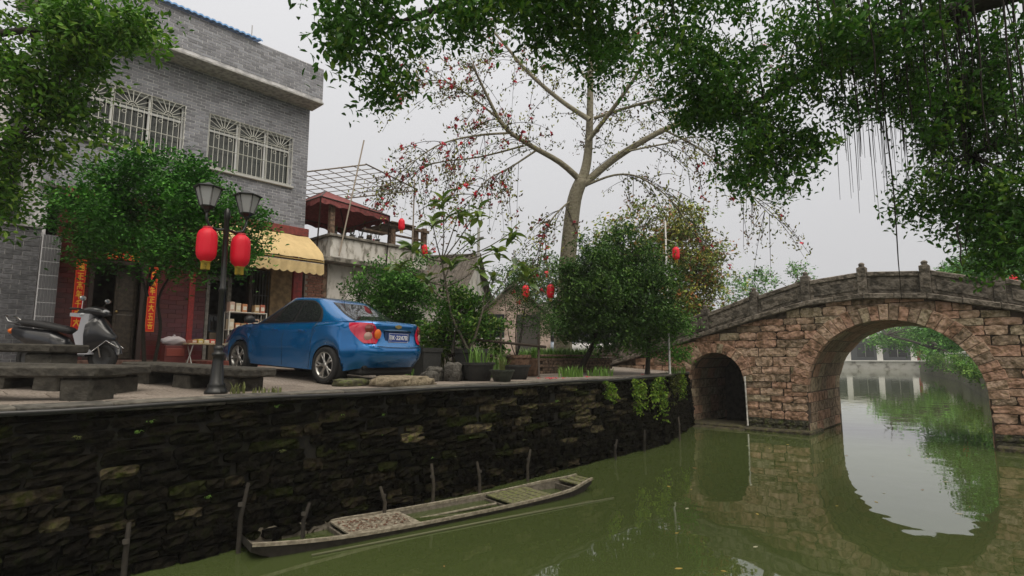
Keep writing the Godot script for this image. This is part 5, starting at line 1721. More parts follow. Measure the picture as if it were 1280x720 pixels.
func build_shop():
	var r := rn(66)
	# folding table with wares
	var t := thing("folding_table", "small folding table with white tube legs in front of the shop", "table", "", V(-6.05, 2.0, 1.25))
	pbox(t, "table_top", -0.22, 0.22, 0.44, 0.47, -0.36, 0.36, mat("table_top", 0.45, 0.36, 0.22, 0.6), 0.006)
	for z in [-0.26, 0.26]:
		for e in [[-0.17, 0.17], [0.17, -0.17]]:
			var s := begin(true)
			bar(s, V(e[0], 0.0, z), V(e[1], 0.44, z), 0.012, 6)
			part(t, "leg", done(s), mat("white_tube", 0.62, 0.62, 0.6, 0.4))
	var cols := [[0.55, 0.38, 0.05], [0.5, 0.07, 0.05], [0.6, 0.5, 0.35], [0.55, 0.42, 0.08], [0.45, 0.16, 0.1]]
	var nm := ["yellow", "red", "cream", "gold", "rust coloured"]
	for i in 5:
		var b := thing("goods_tray", "%s packet lying on the folding table by the shop" % nm[i], "packet", "packets on the folding table", V(-6.05, 2.47, 1.0 + i * 0.12))
		pbox(b, "carton", -0.14, 0.14, 0.0, 0.07 + 0.02 * (i % 2), -0.053, 0.053, mat("pack%d" % i, cols[i][0], cols[i][1], cols[i][2], 0.5), 0.008)
		pbox(b, "label", 0.1405, 0.1425, 0.015, 0.055, -0.035, 0.035, mat("pack_label", 0.65, 0.6, 0.5, 0.6), 0.001)
	var bag := thing("white_sack", "crumpled whitish plastic sack on a red box left of the folding table", "sack", "", V(-6.3, 2.42, 1.75))
	var s := begin(true)
	var seg := 16
	for i in 8:
		for k in seg:
			var f := func(a, b):
				var th: float = PI * a / 8.0
				var ph: float = TAU * (b % seg) / seg
				var w: float = 1.0 + 0.12 * sin(ph * 3 + a) + 0.08 * sin(ph * 5.0 - a * 2.0)
				return V(sin(th) * cos(ph) * 0.14 * w, 0.09 + cos(th) * 0.10 * w, sin(th) * sin(ph) * 0.24 * w)
			quad(s, f.call(i, k), f.call(i, k + 1), f.call(i + 1, k + 1), f.call(i + 1, k))
	part(bag, "plastic", done(s), mat("sack", 0.48, 0.44, 0.46, 0.5))
	pbox(bag, "tie", -0.03, 0.03, 0.18, 0.23, -0.02, 0.02, mat("sack", 0.48, 0.44, 0.46, 0.5), 0.008)
	var rb := thing("red_cabinet", "low dark red cabinet under the white sack", "cabinet", "", V(-6.3, 2.0, 1.75))
	pbox(rb, "carcass", -0.14, 0.14, 0.0, 0.42, -0.2, 0.2, mat("red_cab", 0.16, 0.03, 0.025, 0.5), 0.008)
	pbox(rb, "door", 0.14, 0.152, 0.2, 0.36, -0.17, 0.17, mat("red_cab2", 0.30, 0.06, 0.04, 0.5), 0.005)
	# shelf with boxes
	var sh := thing("display_shelf", "metal display shelf with stacked boxes beside the shop window", "shelf", "", V(-6.42, 2.11, 0.25))
	var steel := mat("shelf_steel", 0.5, 0.48, 0.42, 0.45)
	for z in [-0.42, 0.42]:
		for x in [-0.14, 0.14]: pbox(sh, "upright", x - 0.012, x + 0.012, 0.0, 1.1, z - 0.012, z + 0.012, steel, 0.003)
	for y in [0.25, 0.68, 1.08]: pbox(sh, "board", -0.15, 0.15, y, y + 0.022, -0.43, 0.43, steel, 0.004)
	var bc := [["orange and cream", 0.5, 0.22, 0.1], ["pale pink", 0.52, 0.36, 0.28], ["tan", 0.42, 0.28, 0.14], ["cream", 0.55, 0.46, 0.32], ["brick red", 0.4, 0.12, 0.07]]
	var n := 0
	for lev in 3:
		for i in 6:
			if lev == 2 and i in [3]: continue
			var c = bc[(n * 2 + lev) % 5]
			n += 1
			var hgt := r.randf_range(0.13, 0.26)
			var b := thing("goods_box", "%s box, %s from the left on the %s shelf board" % [c[0], ["first", "second", "third", "fourth", "fifth", "sixth"][i], ["lowest", "middle", "top"][lev]], "box", "boxes on the display shelf", V(-6.42 + r.randf_range(-0.02, 0.03), 2.11 + [0.272, 0.702, 1.102][lev], 0.60 - i * 0.14))
			pbox(b, "carton", -0.09, 0.09, 0, hgt, -0.055, 0.055, mat("box" + c[0], c[1], c[2], c[3], 0.6), 0.005)
			pbox(b, "label", 0.0905, 0.092, hgt * 0.25, hgt * 0.7, -0.04, 0.04, mat("pack_label", 0.65, 0.6, 0.5, 0.6), 0.0005)
	var tv := thing("old_television", "black boxy television in the dark shop doorway", "television", "", V(-7.1, 2.12, 0.70))
	pbox(tv, "stand", -0.25, 0.25, 0.0, 0.62, -0.16, 0.16, mat("tv_stand", 0.10, 0.075, 0.05, 0.7), 0.01)
	pbox(tv, "casing", -0.25, 0.22, 0.62, 1.05, -0.185, 0.185, mat("tv_black", 0.014, 0.014, 0.015, 0.4), 0.02)
	pbox(tv, "screen", 0.22, 0.226, 0.67, 1.0, -0.15, 0.15, mat("tv_screen", 0.01, 0.011, 0.012, 0.08), 0.004)

func boulder(nm, label, grp, at: Vector3, rad: Vector3, sd: int, m: Material, turn := 0.0):
	var n := FastNoiseLite.new()
	n.seed = sd
	n.frequency = 0.9
	n.fractal_octaves = 4
	var o := thing(nm, label, "rock", grp, at, turn)
	var s := begin(true)
	var seg := 22
	var rows := 12
	var f := func(a, b):
		var th: float = PI * a / rows
		var ph: float = TAU * (b % seg) / seg
		var d := Vector3(sin(th) * cos(ph), cos(th), sin(th) * sin(ph))
		var k := 1.0 + 0.30 * n.get_noise_3dv(d * 1.6) + 0.14 * n.get_noise_3dv(d * 5.0)
		# flattened, blocky
		d = Vector3(signf(d.x) * pow(absf(d.x), 0.75), signf(d.y) * pow(absf(d.y), 0.6), signf(d.z) * pow(absf(d.z), 0.75))
		return d * k * rad + V(0, rad.y * 0.72, 0)
	for i in rows:
		for k in seg: quad(s, f.call(i, k), f.call(i, k + 1), f.call(i + 1, k + 1), f.call(i + 1, k))
	part(o, "stone_mass", done(s), m)

func pot(label: String, at: Vector3, r0: float, r1: float, h: float, m: Material, square := false):
	var o := thing("plant_pot", label, "plant pot", "plant pots on the plaza", at)
	var seg := 4 if square else 22
	var xf := Transform3D(Basis(Vector3.UP, PI / 4), Vector3.ZERO) if square else Transform3D.IDENTITY
	var s := begin(not square)
	lathe(s, [Vector2(0, 0), Vector2(r0, 0), Vector2(r1, h * 0.86)], seg, xf)
	part(o, "body", done(s), m)
	s = begin()
	lathe(s, [Vector2(r1 * 1.0, h * 0.85), Vector2(r1 * 1.08, h * 0.86), Vector2(r1 * 1.1, h), Vector2(r1 * 0.95, h), Vector2(r1 * 0.93, h * 0.84)], seg, xf)
	part(o, "rim", done(s), m)
	s = begin(true)
	lathe(s, [Vector2(0, h * 0.88), Vector2(r1 * 0.94, h * 0.86)], seg, xf)
	part(o, "soil", done(s), mat("soil", 0.04, 0.03, 0.02, 0.95, {"tex": tx["leaflitter"], "scale": 3.0}))
	return o

func build_yard():
	var rk := mat("rock_tan", 0.27, 0.225, 0.165, 0.9, {"tex": tx["sand"], "scale": 0.9, "bump": tx["rough_n"]})
	var rd := mat("rock_dark", 0.10, 0.095, 0.085, 0.9, {"tex": tx["grime"], "scale": 1.2, "bump": tx["rough_n"]})
	boulder("flat_rock", "large flat tan rock under the tail of the blue car", "rocks on the quay", V(-0.72, 1.70, 0.0), V(0.36, 0.10, 0.62), 4, rk, 0.15)
	boulder("flat_rock", "small mossy flat rock beside the rear wheel of the blue car", "rocks on the quay", V(-1.25, 1.705, 0.62), V(0.22, 0.075, 0.33), 9, mat("rock_moss", 0.14, 0.135, 0.085, 0.9, {"tex": tx["moss"], "scale": 1.0}), 0.3)
	for i in 7:
		var z := -1.25 - i * 0.2
		boulder("garden_rock", "dark rockery stone, %s from the car in the heap by the pots" % ["first", "second", "third", "fourth", "fifth", "sixth", "seventh"][i], "rockery stones", V(-1.55 - 0.15 * sin(i * 2.2) + i * 0.04, 1.72, z), V(0.17, 0.11 + 0.05 * (i % 3), 0.17), 20 + i, rd, i * 0.9)
	var dk := mat("pot_charcoal", 0.035, 0.036, 0.035, 0.75, {"tex": tx["mottle"], "scale": 1.5})
	var gr := mat("pot_green", 0.06, 0.07, 0.055, 0.6, {"tex": tx["grime"], "scale": 1.6})
	var cl := mat("pot_clay", 0.20, 0.12, 0.08, 0.8, {"tex": tx["grime"], "scale": 1.4})
	pot("round grey-green bowl pot at the very edge of the quay", V(-0.52, 1.715, -2.2), 0.16, 0.225, 0.22, gr)
	pot("dark round pot just right of the grey-green bowl", V(-0.98, 1.715, -3.15), 0.20, 0.27, 0.30, dk)
	pot("wide dark pot behind the grey-green bowl", V(-1.15, 1.715, -2.15), 0.26, 0.33, 0.36, dk)
	pot("tall square charcoal planter nearest the blue car", V(-2.3, 1.75, -1.75), 0.30, 0.34, 0.62, dk, true)
	pot("square charcoal planter holding the large-leaved shrub", V(-1.75, 1.735, -2.55), 0.30, 0.35, 0.62, dk, true)
	pot("weathered clay pot below the bamboo rails", V(-1.9, 1.74, -4.6), 0.24, 0.30, 0.42, cl)
	pot("clay trough pot under the thin dark shrub", V(-1.75, 1.735, -4.0), 0.26, 0.32, 0.5, cl)
	# bamboo rails
	var f := thing("bamboo_rail", "two dark bamboo rails tied to stakes among the pots", "rail", "", V(0, 0, 0))
	var bm := mat("bamboo_dark", 0.05, 0.035, 0.025, 0.7)
	for e in [[V(-2.2, 2.62, -2.2), V(-1.35, 2.42, -4.6)], [V(-2.2, 2.22, -2.3), V(-1.5, 2.20, -4.1)]]:
		var s := begin(true)
		bar(s, e[0], e[1], 0.03, 8)
		part(f, "rail", done(s), bm)
	for e in [V(-2.16, 1.72, -2.4), V(-1.78, 1.72, -3.5), V(-1.45, 1.72, -4.45)]:
		var s := begin(true)
		bar(s, e, e + V(0, 1.0, 0), 0.025, 8)
		part(f, "stake", done(s), bm)
	# flower trough of bricks
	var t := thing("flower_trough", "low brick flower trough with bright green blades before the kapok trunk", "planter", "", V(0, 0, 0))
	var bmt := []
	for i in 3: bmt.append(mat("tbrick%d" % i, 0.16 + 0.03 * i, 0.11 + 0.02 * i, 0.08 + 0.015 * i, 0.9, {"tex": tx["grime"], "scale": 1.2}))
	var r := rn(14)
	var bu := cbm(V(0.09, 0.075, 0.215), 0.008)
	for row in 5:
		for k in 15:
			part(t, "brick", bu, bmt[r.randi() % 3], Transform3D(Basis.IDENTITY, V(-2.3 + r.randf_range(-0.004, 0.004), 1.79 + row * 0.083, -5.6 - k * 0.224 - (0.11 if row % 2 else 0.0))))
	pbox(t, "earth_fill", -3.4, -2.35, 1.72, 2.12, -8.95, -5.5, mat("soil", 0.04, 0.03, 0.02, 0.95), 0.02)
	var cp := cbm(V(0.16, 0.05, 0.44), 0.01)
	for k in 8: part(t, "cap_stone", cp, bmt[2], Transform3D(Basis.IDENTITY, V(-2.3, 2.225, -5.72 - k * 0.45)))
	# two small cars parked far behind the yard
	for i in 2:
		var c := thing("distant_car", ["pale blue car glimpsed behind the bamboo rails", "white car glimpsed under the dark round tree"][i], "car", "cars parked behind the yard", [V(-8.6, 1.95, -15.2), V(-6.8, 1.9, -16.2)][i], [0.9, 0.6][i])
		var m := mat("dcar%d" % i, [0.35, 0.55][i], [0.42, 0.55][i], [0.52, 0.55][i], 0.3, {"coat": 1.0})
		var s := begin(true)
		loft(s, [[V(-2.1, 0.62, 0), 0.2, 0.7], [V(-1.9, 0.62, 0), 0.33, 0.82], [V(0, 0.6, 0), 0.36, 0.86], [V(1.7, 0.58, 0), 0.32, 0.82], [V(2.1, 0.5, 0), 0.2, 0.7]], 20, 4.0)
		part(c, "body", done(s), m)
		s = begin(true)
		loft(s, [[V(-1.5, 0.95, 0), 0.05, 0.6], [V(-0.9, 1.12, 0), 0.28, 0.68], [V(0.2, 1.15, 0), 0.30, 0.68], [V(1.1, 0.95, 0), 0.05, 0.62]], 20, 4.0)
		part(c, "cabin", done(s), mat("car_glass", 0.016, 0.018, 0.02, 0.04))
		for x in [-1.3, 1.3]:
			for z in [-0.75, 0.75]:
				part(c, "wheel", latm([Vector2(0, -0.09), Vector2(0.28, -0.09), Vector2(0.31, -0.05), Vector2(0.31, 0.05), Vector2(0.28, 0.09), Vector2(0, 0.09)], 18), mat("tyre", 0.016, 0.016, 0.016, 0.85), Transform3D(Basis(Vector3.RIGHT, PI / 2), V(x, 0.31, z)))

func build_boat():
	var r := rn(3)
	var S := V(0.34, 0, 2.92)
	var B := V(1.30, 0, -2.28)
	var L := S.distance_to(B)
	var o := thing("wooden_punt", "long narrow weathered wooden punt moored along the quay wall", "boat", "", S - V(0, 0.05, 0))
	var d := (B - S).normalized()
	o.rotation.y = atan2(-d.z, d.x)      # local +x runs to the bow
	var wood := mat("boat_wood", 0.13, 0.115, 0.09, 0.85, {"tex": tx["wood"], "scale3": V(1.6, 1.6, 1.6)})
	var pale := mat("boat_pale", 0.30, 0.27, 0.21, 0.85, {"tex": tx["wood"], "scale": 1.4})
	var dark := mat("boat_dark", 0.035, 0.03, 0.024, 0.9, {"tex": tx["wood"], "scale": 1.2})
	var gun := func(t): return 0.12 + 0.11 * pow(absf(t * 2 - 1), 3)
	var hw := func(t): return 0.40 - 0.06 * pow(absf(t * 2 - 1), 4) - (0.14 * smoothstep(0.86, 1.0, t)) - 0.02 * smoothstep(0.2, 0.0, t)
	var keel := func(t): return -0.10 + 0.24 * pow(absf(t * 2 - 1), 6)
	var n := 40
	var s := begin()
	var s2 := begin()
	for i in n:
		var a := i / float(n)
		var b := (i + 1) / float(n)
		for z in [-1, 1]:
			var f := func(t, hi, inset): return V(t * L, gun.call(t) if hi else keel.call(t), z * (hw.call(t) - inset) * (1.0 if hi else 0.82))
			quad(s, f.call(a, true, 0.0), f.call(b, true, 0.0), f.call(b, false, 0.0), f.call(a, false, 0.0))
			quad(s2, f.call(a, true, 0.025), f.call(b, true, 0.025), f.call(b, false, 0.03) + V(0, 0.03, 0), f.call(a, false, 0.03) + V(0, 0.03, 0))
		quad(s, V(a * L, keel.call(a), -hw.call(a) * 0.82), V(b * L, keel.call(b), -hw.call(b) * 0.82), V(b * L, keel.call(b), hw.call(b) * 0.82), V(a * L, keel.call(a), hw.call(a) * 0.82))
		quad(s2, V(a * L, keel.call(a) + 0.03, -hw.call(a) * 0.8), V(b * L, keel.call(b) + 0.03, -hw.call(b) * 0.8), V(b * L, keel.call(b) + 0.03, hw.call(b) * 0.8), V(a * L, keel.call(a) + 0.03, hw.call(a) * 0.8))
	for t in [0.0, 1.0]:
		quad(s, V(t * L, gun.call(t), -hw.call(t)), V(t * L, gun.call(t), hw.call(t)), V(t * L, keel.call(t), hw.call(t) * 0.82), V(t * L, keel.call(t), -hw.call(t) * 0.82))
	part(o, "hull", done(s), dark)
	part(o, "inside_planking", done(s2), wood)
	for z in [-1, 1]:
		s = begin()
		for i in n:
			var a := i / float(n)
			var b := (i + 1) / float(n)
			var c := []
			for t in [a, b]:
				var y: float = gun.call(t)
				var w: float = hw.call(t)
				c.append([V(t * L, y - 0.02, z * (w - 0.035)), V(t * L, y - 0.02, z * (w + 0.012)), V(t * L, y + 0.016, z * (w + 0.012)), V(t * L, y + 0.016, z * (w - 0.035))])
			for k in 4: quad(s, c[0][k], c[1][k], c[1][(k + 1) % 4], c[0][(k + 1) % 4])
		part(o, "gunwale", done(s), pale)
	# deck sections, each of planks across
	var mossy := mat("boat_moss", 0.20, 0.195, 0.11, 0.9, {"tex": tx["moss"], "scale": 1.3})
	var litter := mat("boat_litter", 0.9, 0.9, 0.9, 0.95, {"tex": tx["leaflitter"], "scale": 1.6})
	for e in [[0.205, 0.385, 0], [0.665, 0.815, 1], [0.93, 1.0, 1]]:
		var x: float = e[0] * L
		while x < e[1] * L - 0.02:
			var w := minf(r.randf_range(0.11, 0.16), e[1] * L - x)
			var t := (x + w * 0.5) / L
			part(o, "deck_plank", cbm(V(w - 0.006, 0.025, 2 * (hw.call(t) - 0.045)), 0.004), mossy if e[2] == 1 else pale, Transform3D(Basis(Vector3(0, 0, 1), r.randf_range(-0.02, 0.02)), V(x + w * 0.5, gun.call(t) - 0.012, 0)))
			x += w
	# dead leaves lying on the middle deck
	s = begin()
	for i in 260:
		var t := r.randf_range(0.21, 0.37)
		var p := V(t * L, gun.call(t) + 0.004 + r.randf() * 0.012, r.randf_range(-0.22, 0.24))
		var a := r.randf() * TAU
		var u := V(cos(a), r.randf_range(-0.3, 0.3), sin(a)) * r.randf_range(0.012, 0.028)
		var v := V(-sin(a), r.randf_range(-0.3, 0.3), cos(a)) * r.randf_range(0.006, 0.013)
		quad(s, p - u, p + v, p + u, p - v)
	var lf := part(o, "fallen_leaves", done(s), mat("dead_leaf", 0.12, 0.05, 0.028, 0.9))
	lf.set_meta("kind", "stuff")
	for t in [0.2, 0.39, 0.53, 0.66, 0.82, 0.92]:
		part(o, "bulkhead", cbm(V(0.03, gun.call(t) - keel.call(t) - 0.05, 2 * hw.call(t) * 0.9 - 0.06), 0.004), wood, Transform3D(Basis.IDENTITY, V(t * L, (gun.call(t) + keel.call(t)) * 0.5 - 0.02 - (0.08 if t == 0.53 else 0.0), 0)))
	s = begin(true)
	bar(s, V(0.41 * L, 0.03, -0.12), V(0.64 * L, 0.10, 0.1), 0.018)
	part(o, "punt_pole", done(s), pale)
	# bamboo pole floating beside it
	var p := thing("floating_pole", "thin bamboo pole floating in the water beside the punt", "pole")
	s = begin(true)
	tube(s, [V(0.95, 0.006, 2.45), V(1.45, 0.012, 0.4), V(2.05, 0.005, -2.0)], [0.016, 0.015, 0.010], 6)
	part(p, "culm", done(s), mat("float_bamboo", 0.11, 0.115, 0.06, 0.6))

func build_water_bits():
	var r := rn(90)
	# old mooring stakes at the foot of the wall
	var pts := [[0.28, 4.05, 0.55], [0.25, 2.95, 0.75], [0.28, 2.2, 0.4], [0.3, 1.05, 0.42], [0.3, 0.2, 0.6], [0.3, -0.8, 0.5], [0.3, -2.0, 0.55], [0.3, -4.9, 0.42], [0.28, -6.2, 0.5], [0.1, -8.4, 0.6]]
	var words := ["first", "second", "third", "fourth", "fifth", "sixth", "seventh", "eighth", "ninth", "tenth", "eleventh", "twelfth", "thirteenth", "fourteenth", "fifteenth", "sixteenth", "seventeenth", "eighteenth", "nineteenth", "twentieth"]
	var sm := [mat("stake0", 0.022, 0.018, 0.013, 0.9, {"tex": tx["wood"], "scale": 2.0}), mat("stake1", 0.05, 0.042, 0.03, 0.9, {"tex": tx["wood"], "scale": 2.0})]
	for i in pts.size():
		var e = pts[i]
		var k := thing("mooring_stake", "old wooden stake at the foot of the quay wall, %s counted from the left" % words[i], "stake", "wooden stakes along the quay wall", V(e[0], -0.4, e[1]))
		var s := begin(true)
		tube(s, [V(0, 0, 0), V(r.randf_range(-0.02, 0.02), 0.4 + e[2] * 0.5, r.randf_range(-0.03, 0.03)), V(r.randf_range(-0.05, 0.03), 0.4 + e[2], r.randf_range(-0.08, 0.08))], [0.028, 0.026, 0.02], 7)
		part(k, "shaft", done(s), sm[r.randi() % 2])
		s = begin(true)
		tube(s, [V(0, 0.38 + e[2] * 0.7, 0), V(0.0, 0.42 + e[2] * 0.7, 0)], [0.030], 7)
		part(k, "rope_mark", done(s), mat("stake_rope", 0.03, 0.026, 0.02, 0.95))
	# leaves and scraps afloat
	var spots := []
	for i in 34: spots.append([r.randf_range(1.7, 6.6), r.randf_range(-10.5, 3.0)])
	for i in spots.size():
		var l := thing("floating_leaf", "small fallen leaf floating on the green water", "leaf", "fallen leaves afloat on the canal", V(spots[i][0], 0.004, spots[i][1]), r.randf() * TAU)
		var s := begin()
		var a := r.randf_range(0.018, 0.05)
		slab(s, PackedVector2Array([Vector2(-a, 0), Vector2(-a * 0.4, a * 0.42), Vector2(a * 0.4, a * 0.36), Vector2(a, 0), Vector2(a * 0.4, -a * 0.36), Vector2(-a * 0.4, -a * 0.42)]), 0.003, Vector3.ZERO, Basis(V(1, 0, 0), V(0, 0, 1), V(0, -1, 0)))
		part(l, "blade", done(s), [mat("fl0", 0.35, 0.24, 0.05, 0.6), mat("fl1", 0.38, 0.36, 0.26, 0.6), mat("fl2", 0.22, 0.1, 0.03, 0.6)][i % 3])
	# red petals on the paving
	var pw := [[-0.45, -3.65], [-0.5, -3.75], [-0.42, -3.8], [-0.62, -3.7], [-0.4, -3.55], [-0.55, -3.9], [-0.36, -3.95], [-0.4, -4.9], [-0.45, -5.0], [-0.5, -7.6], [-0.66, -3.85], [-0.75, -3.6]]
	for i in pw.size():
		var f := thing("fallen_flower", "fallen red kapok flower on the quay edge", "flower", "fallen red flowers on the quay", V(pw[i][0], 1.718, pw[i][1]), r.randf() * TAU)
		for k in 5:
			var s := begin()
			var a := TAU * k / 5.0
			var u := V(cos(a), 0.5, sin(a)) * 0.06
			var w := V(-sin(a), 0, cos(a)) * 0.02
			quad(s, V(0, 0.01, 0), u * 0.6 + w, u, u * 0.6 - w)
			part(f, "petal", done(s), mat("petal", 0.62, 0.02, 0.05, 0.6, {"back": lc(0.2, 0.01, 0.02)}))
# ---------------------------------------------------------------- plants
# crown lobes: centre x, y, z, radius across, radius up, number of leaf clumps
const BANYAN := [[1.51,6.31,1.87,0.95,0.95,12],[1.03,5.91,2.23,0.4,0.55,4],[2.15,6.73,1.09,1.03,0.87,13],[2.81,6.91,0.26,0.95,0.76,17],[3.41,6.93,-0.55,1.09,0.83,19],[3.88,6.9,-1.79,0.94,1.35,18],[4.12,6.22,-2.66,0.98,1.35,14],[4.59,6.62,-3.29,1.01,1.51,17],[5.35,7.37,-3.85,1.13,1.76,22],[6.06,7.24,-4.78,1.16,2.31,30],[6.53,6.17,-5.65,0.99,2.1,20],[7.08,6.34,-5.86,1.03,2.57,28],[7.0,4.05,-5.08,0.45,1.0,14],[6.77,3.88,-4.9,0.35,0.47,4],[6.22,4.53,-5.38,0.64,0.58,8],[4.25,5.31,-3.2,0.75,0.75,9]]
const LEFT := [[-2.36,6.54,4.98,0.83,0.73,17],[-1.9,6.54,4.44,0.58,0.48,9],[-1.21,6.34,4.05,0.37,0.16,4],[-2.57,5.7,4.77,0.75,0.7,15],[-2.97,4.94,4.86,0.49,0.65,8],[-2.44,5.52,4.34,0.42,0.39,4],[-3.18,4.29,4.94,0.43,0.43,4]]
const MID := [[-5.52,5.15,3.4,0.71,0.68,17],[-5.0,5.51,2.72,0.91,0.64,20],[-4.15,5.07,2.15,0.82,0.68,19],[-3.55,4.41,1.77,0.55,0.55,10],[-4.52,4.44,2.65,1.24,0.67,32],[-5.77,4.45,3.23,0.76,0.64,15],[-4.19,3.93,2.26,0.87,0.38,11]]
const SHRUB := [[-4.37,3.68,-2.09,0.81,0.62,20],[-3.71,3.81,-2.39,0.68,0.68,18],[-4.17,3.23,-2.48,0.89,0.54,16]]
const ROUND := [[-1.09,4.69,-7.18,1.26,0.87,40],[-1.53,3.91,-6.64,1.03,0.96,36],[-0.59,3.94,-7.75,1.04,1.09,38],[-1.1,3.28,-7.13,1.5,0.86,50],[-1.97,3.18,-6.51,0.6,0.69,10],[-0.26,3.2,-8.44,0.53,0.75,9]]
const SIDE := [[-0.96,3.02,-8.93,0.93,0.83,20],[-0.51,2.68,-9.39,0.56,0.6,8]]
const YARD := [[-2.34,3.08,-2.52,0.64,0.64,20],[-2.04,3.22,-3.04,0.54,0.54,11],[-2.8,2.65,-2.46,0.43,0.47,9],[-2.04,2.66,-3.41,0.48,0.4,8]]
const THIN := [[-1.77,3.59,-4.31,0.65,0.65,13],[-1.58,3.06,-4.57,0.54,0.54,9],[-2.02,4.03,-4.15,0.42,0.5,6]]
const AUTUMN := [[-4.86,6.48,-18.13,2.23,2.04,26],[-3.9,5.75,-19.12,1.34,1.86,20],[-5.73,7.59,-17.16,1.86,1.67,16],[-4.29,8.33,-18.33,1.49,1.11,9],[-4.01,4.31,-19.94,1.33,1.33,14],[-4.89,4.46,-18.44,1.67,1.49,16]]
const BEYOND := [[-4.65,6.27,-29.21,1.46,1.07,7],[-3.32,6.67,-31.01,1.18,0.99,5],[-5.75,5.98,-28.26,1.07,1.07,4]]
const BACK := [[-14.7,6.85,-20.05,1.94,1.75,12],[-13.52,5.88,-21.28,1.94,1.94,12],[-17.79,6.0,-20.13,1.54,1.34,6],[-11.48,4.44,-23.36,2.91,1.94,16]]
const PLUM := [[-1.84,5.47,-1.76],[-1.66,5.29,-2.09],[-2.04,5.05,-1.65],[-1.5,5.34,-2.49],[-2.47,4.57,-1.48],[-2.78,4.16,-1.41],[-1.8,4.21,-2.01],[-1.51,4.16,-2.55],[-1.33,4.54,-2.92],[-1.13,4.21,-3.29],[-1.66,4.69,-2.46],[-2.2,3.88,-1.7],[-1.47,3.93,-2.89],[-1.2,4.93,-3.24],[-1.08,3.98,-3.64]]
const KTRUNK := [[-4.02,2.14,-8.76],[-3.8,3.88,-8.67],[-3.52,5.92,-8.58],[-3.3,7.2,-8.57],[-3.07,7.83,-8.66],[0.4,0.27]]
const KLIMB := [[[-3.08,7.76,-8.67],[-2.97,8.53,-8.85],[-2.88,9.88,-8.9],[-2.75,12.29,-8.82],[-2.54,16.07,-8.58],[0.24,0.08]],[[-3.06,7.76,-8.69],[-3.4,8.31,-7.96],[-3.96,8.8,-7.05],[-4.32,9.25,-6.33],[-4.48,10.12,-5.72],[-4.56,10.91,-5.18],[0.15,0.04]],[[-4.61,9.34,-7.03],[-5.07,8.98,-5.77],[-5.47,8.41,-4.6],[-5.8,7.41,-3.57],[0.06,0.015]],[[-2.72,9.75,-8.66],[-3.59,10.56,-8.25],[-4.53,11.66,-7.73],[-5.28,12.8,-7.37],[-6.06,13.97,-6.98],[0.12,0.04]],[[-3.03,7.71,-8.73],[-2.29,8.62,-9.51],[-1.35,9.47,-10.48],[-0.4,10.21,-11.49],[0.4,11.29,-12.3],[1.04,12.59,-12.92],[0.18,0.05]],[[-2.8,9.11,-8.7],[-1.84,9.96,-8.74],[-0.97,10.77,-8.71],[-0.31,11.46,-8.52],[0.11,0.04]],[[-2.62,9.8,-8.74],[-1.32,10.11,-9.41],[-0.22,10.21,-9.93],[0.83,10.24,-10.42],[0.08,0.03]],[[-2.99,7.66,-8.77],[-2.15,7.91,-9.14],[-1.43,7.75,-9.48],[-0.67,6.99,-9.95],[-0.11,5.91,-10.3],[0.06,0.015]],[[-1.19,9.64,-10.73],[-0.14,8.79,-11.37],[0.84,7.53,-12.01],[1.48,6.61,-12.29],[0.05,0.012]],[[-1.99,8.73,-9.49],[-1.16,9.11,-10.63],[-0.3,9.45,-11.8],[0.81,8.69,-13.38],[0.05,0.012]],[[-4.08,8.78,-7.6],[-4.38,8.1,-6.77],[-4.67,7.5,-5.93],[-4.84,6.59,-5.24],[0.05,0.012]],[[-4.92,9.8,-6.68],[-5.24,10.31,-5.84],[-5.7,10.7,-4.91],[-6.12,10.24,-4.16],[0.05,0.012]],[[-2.81,11.17,-8.74],[-3.69,12.48,-8.41],[-4.5,13.85,-8.14],[0.07,0.03]],[[-2.74,11.43,-8.77],[-2.07,12.75,-9.83],[-1.42,13.85,-10.9],[0.07,0.03]],[[-4.36,8.93,-7.32],[-5.61,8.66,-6.58],[-6.98,8.52,-5.71],[-7.91,8.07,-5.29],[-8.48,7.75,-5.16],[0.05,0.01]],[[-3.21,7.32,-8.62],[-3.47,6.8,-8.03],[-3.7,6.03,-7.5],[-3.72,4.99,-7.2],[0.05,0.01]]]
const ARCHTREE := [[-4.02,4.62,-85.64,4.07,1.29,14],[-1.11,3.86,-81.6,3.4,2.2,16],[-6.89,5.38,-87.0,2.9,1.0,6],[1.38,2.79,-73.18,1.95,1.95,9]]

# a sprig of n leaves, each a folded blade of length len and half width wid
func sprig(sd: int, n: int, len: float, wid: float, spread: float, droop := 0.3) -> ArrayMesh:
	var r := rn(sd)
	var s := begin()
	for i in n:
		var d := Vector3(r.randfn(), r.randfn() * 0.7 - droop, r.randfn()).normalized()
		var base := Vector3(r.randfn(), r.randfn(), r.randfn()) * spread * 0.5
		var side := d.cross(Vector3(r.randfn() * 0.5, 1, r.randfn() * 0.5)).normalized()
		var nrm := side.cross(d)
		var L := len * r.randf_range(0.75, 1.2)
		var W := wid * r.randf_range(0.8, 1.15)
		var v := r.randf_range(0.72, 1.25)
		s.set_color(Color(v, v, v))
		var m1 := base + d * L * 0.38
		var m2 := base + d * L * 0.72 - nrm * L * 0.04
		var tip := base + d * L - nrm * L * 0.12
		var up := nrm * W * 0.35
		for sg in [-1.0, 1.0]:
			var e1: Vector3 = m1 + side * W * sg + up
			var e2: Vector3 = m2 + side * W * 0.78 * sg + up * 0.8
			tri(s, base, e1, m1)
			quad(s, m1, e1, e2, m2)
			tri(s, m2, e2, tip)
	return done(s)

func leafmat(key: String, r: float, g: float, b: float, rough := 0.45) -> StandardMaterial3D:
	return mat(key, r, g, b, rough, {"vc": true, "spec": 0.25, "back": lc(r * 0.9, g * 0.85, b * 0.4)})

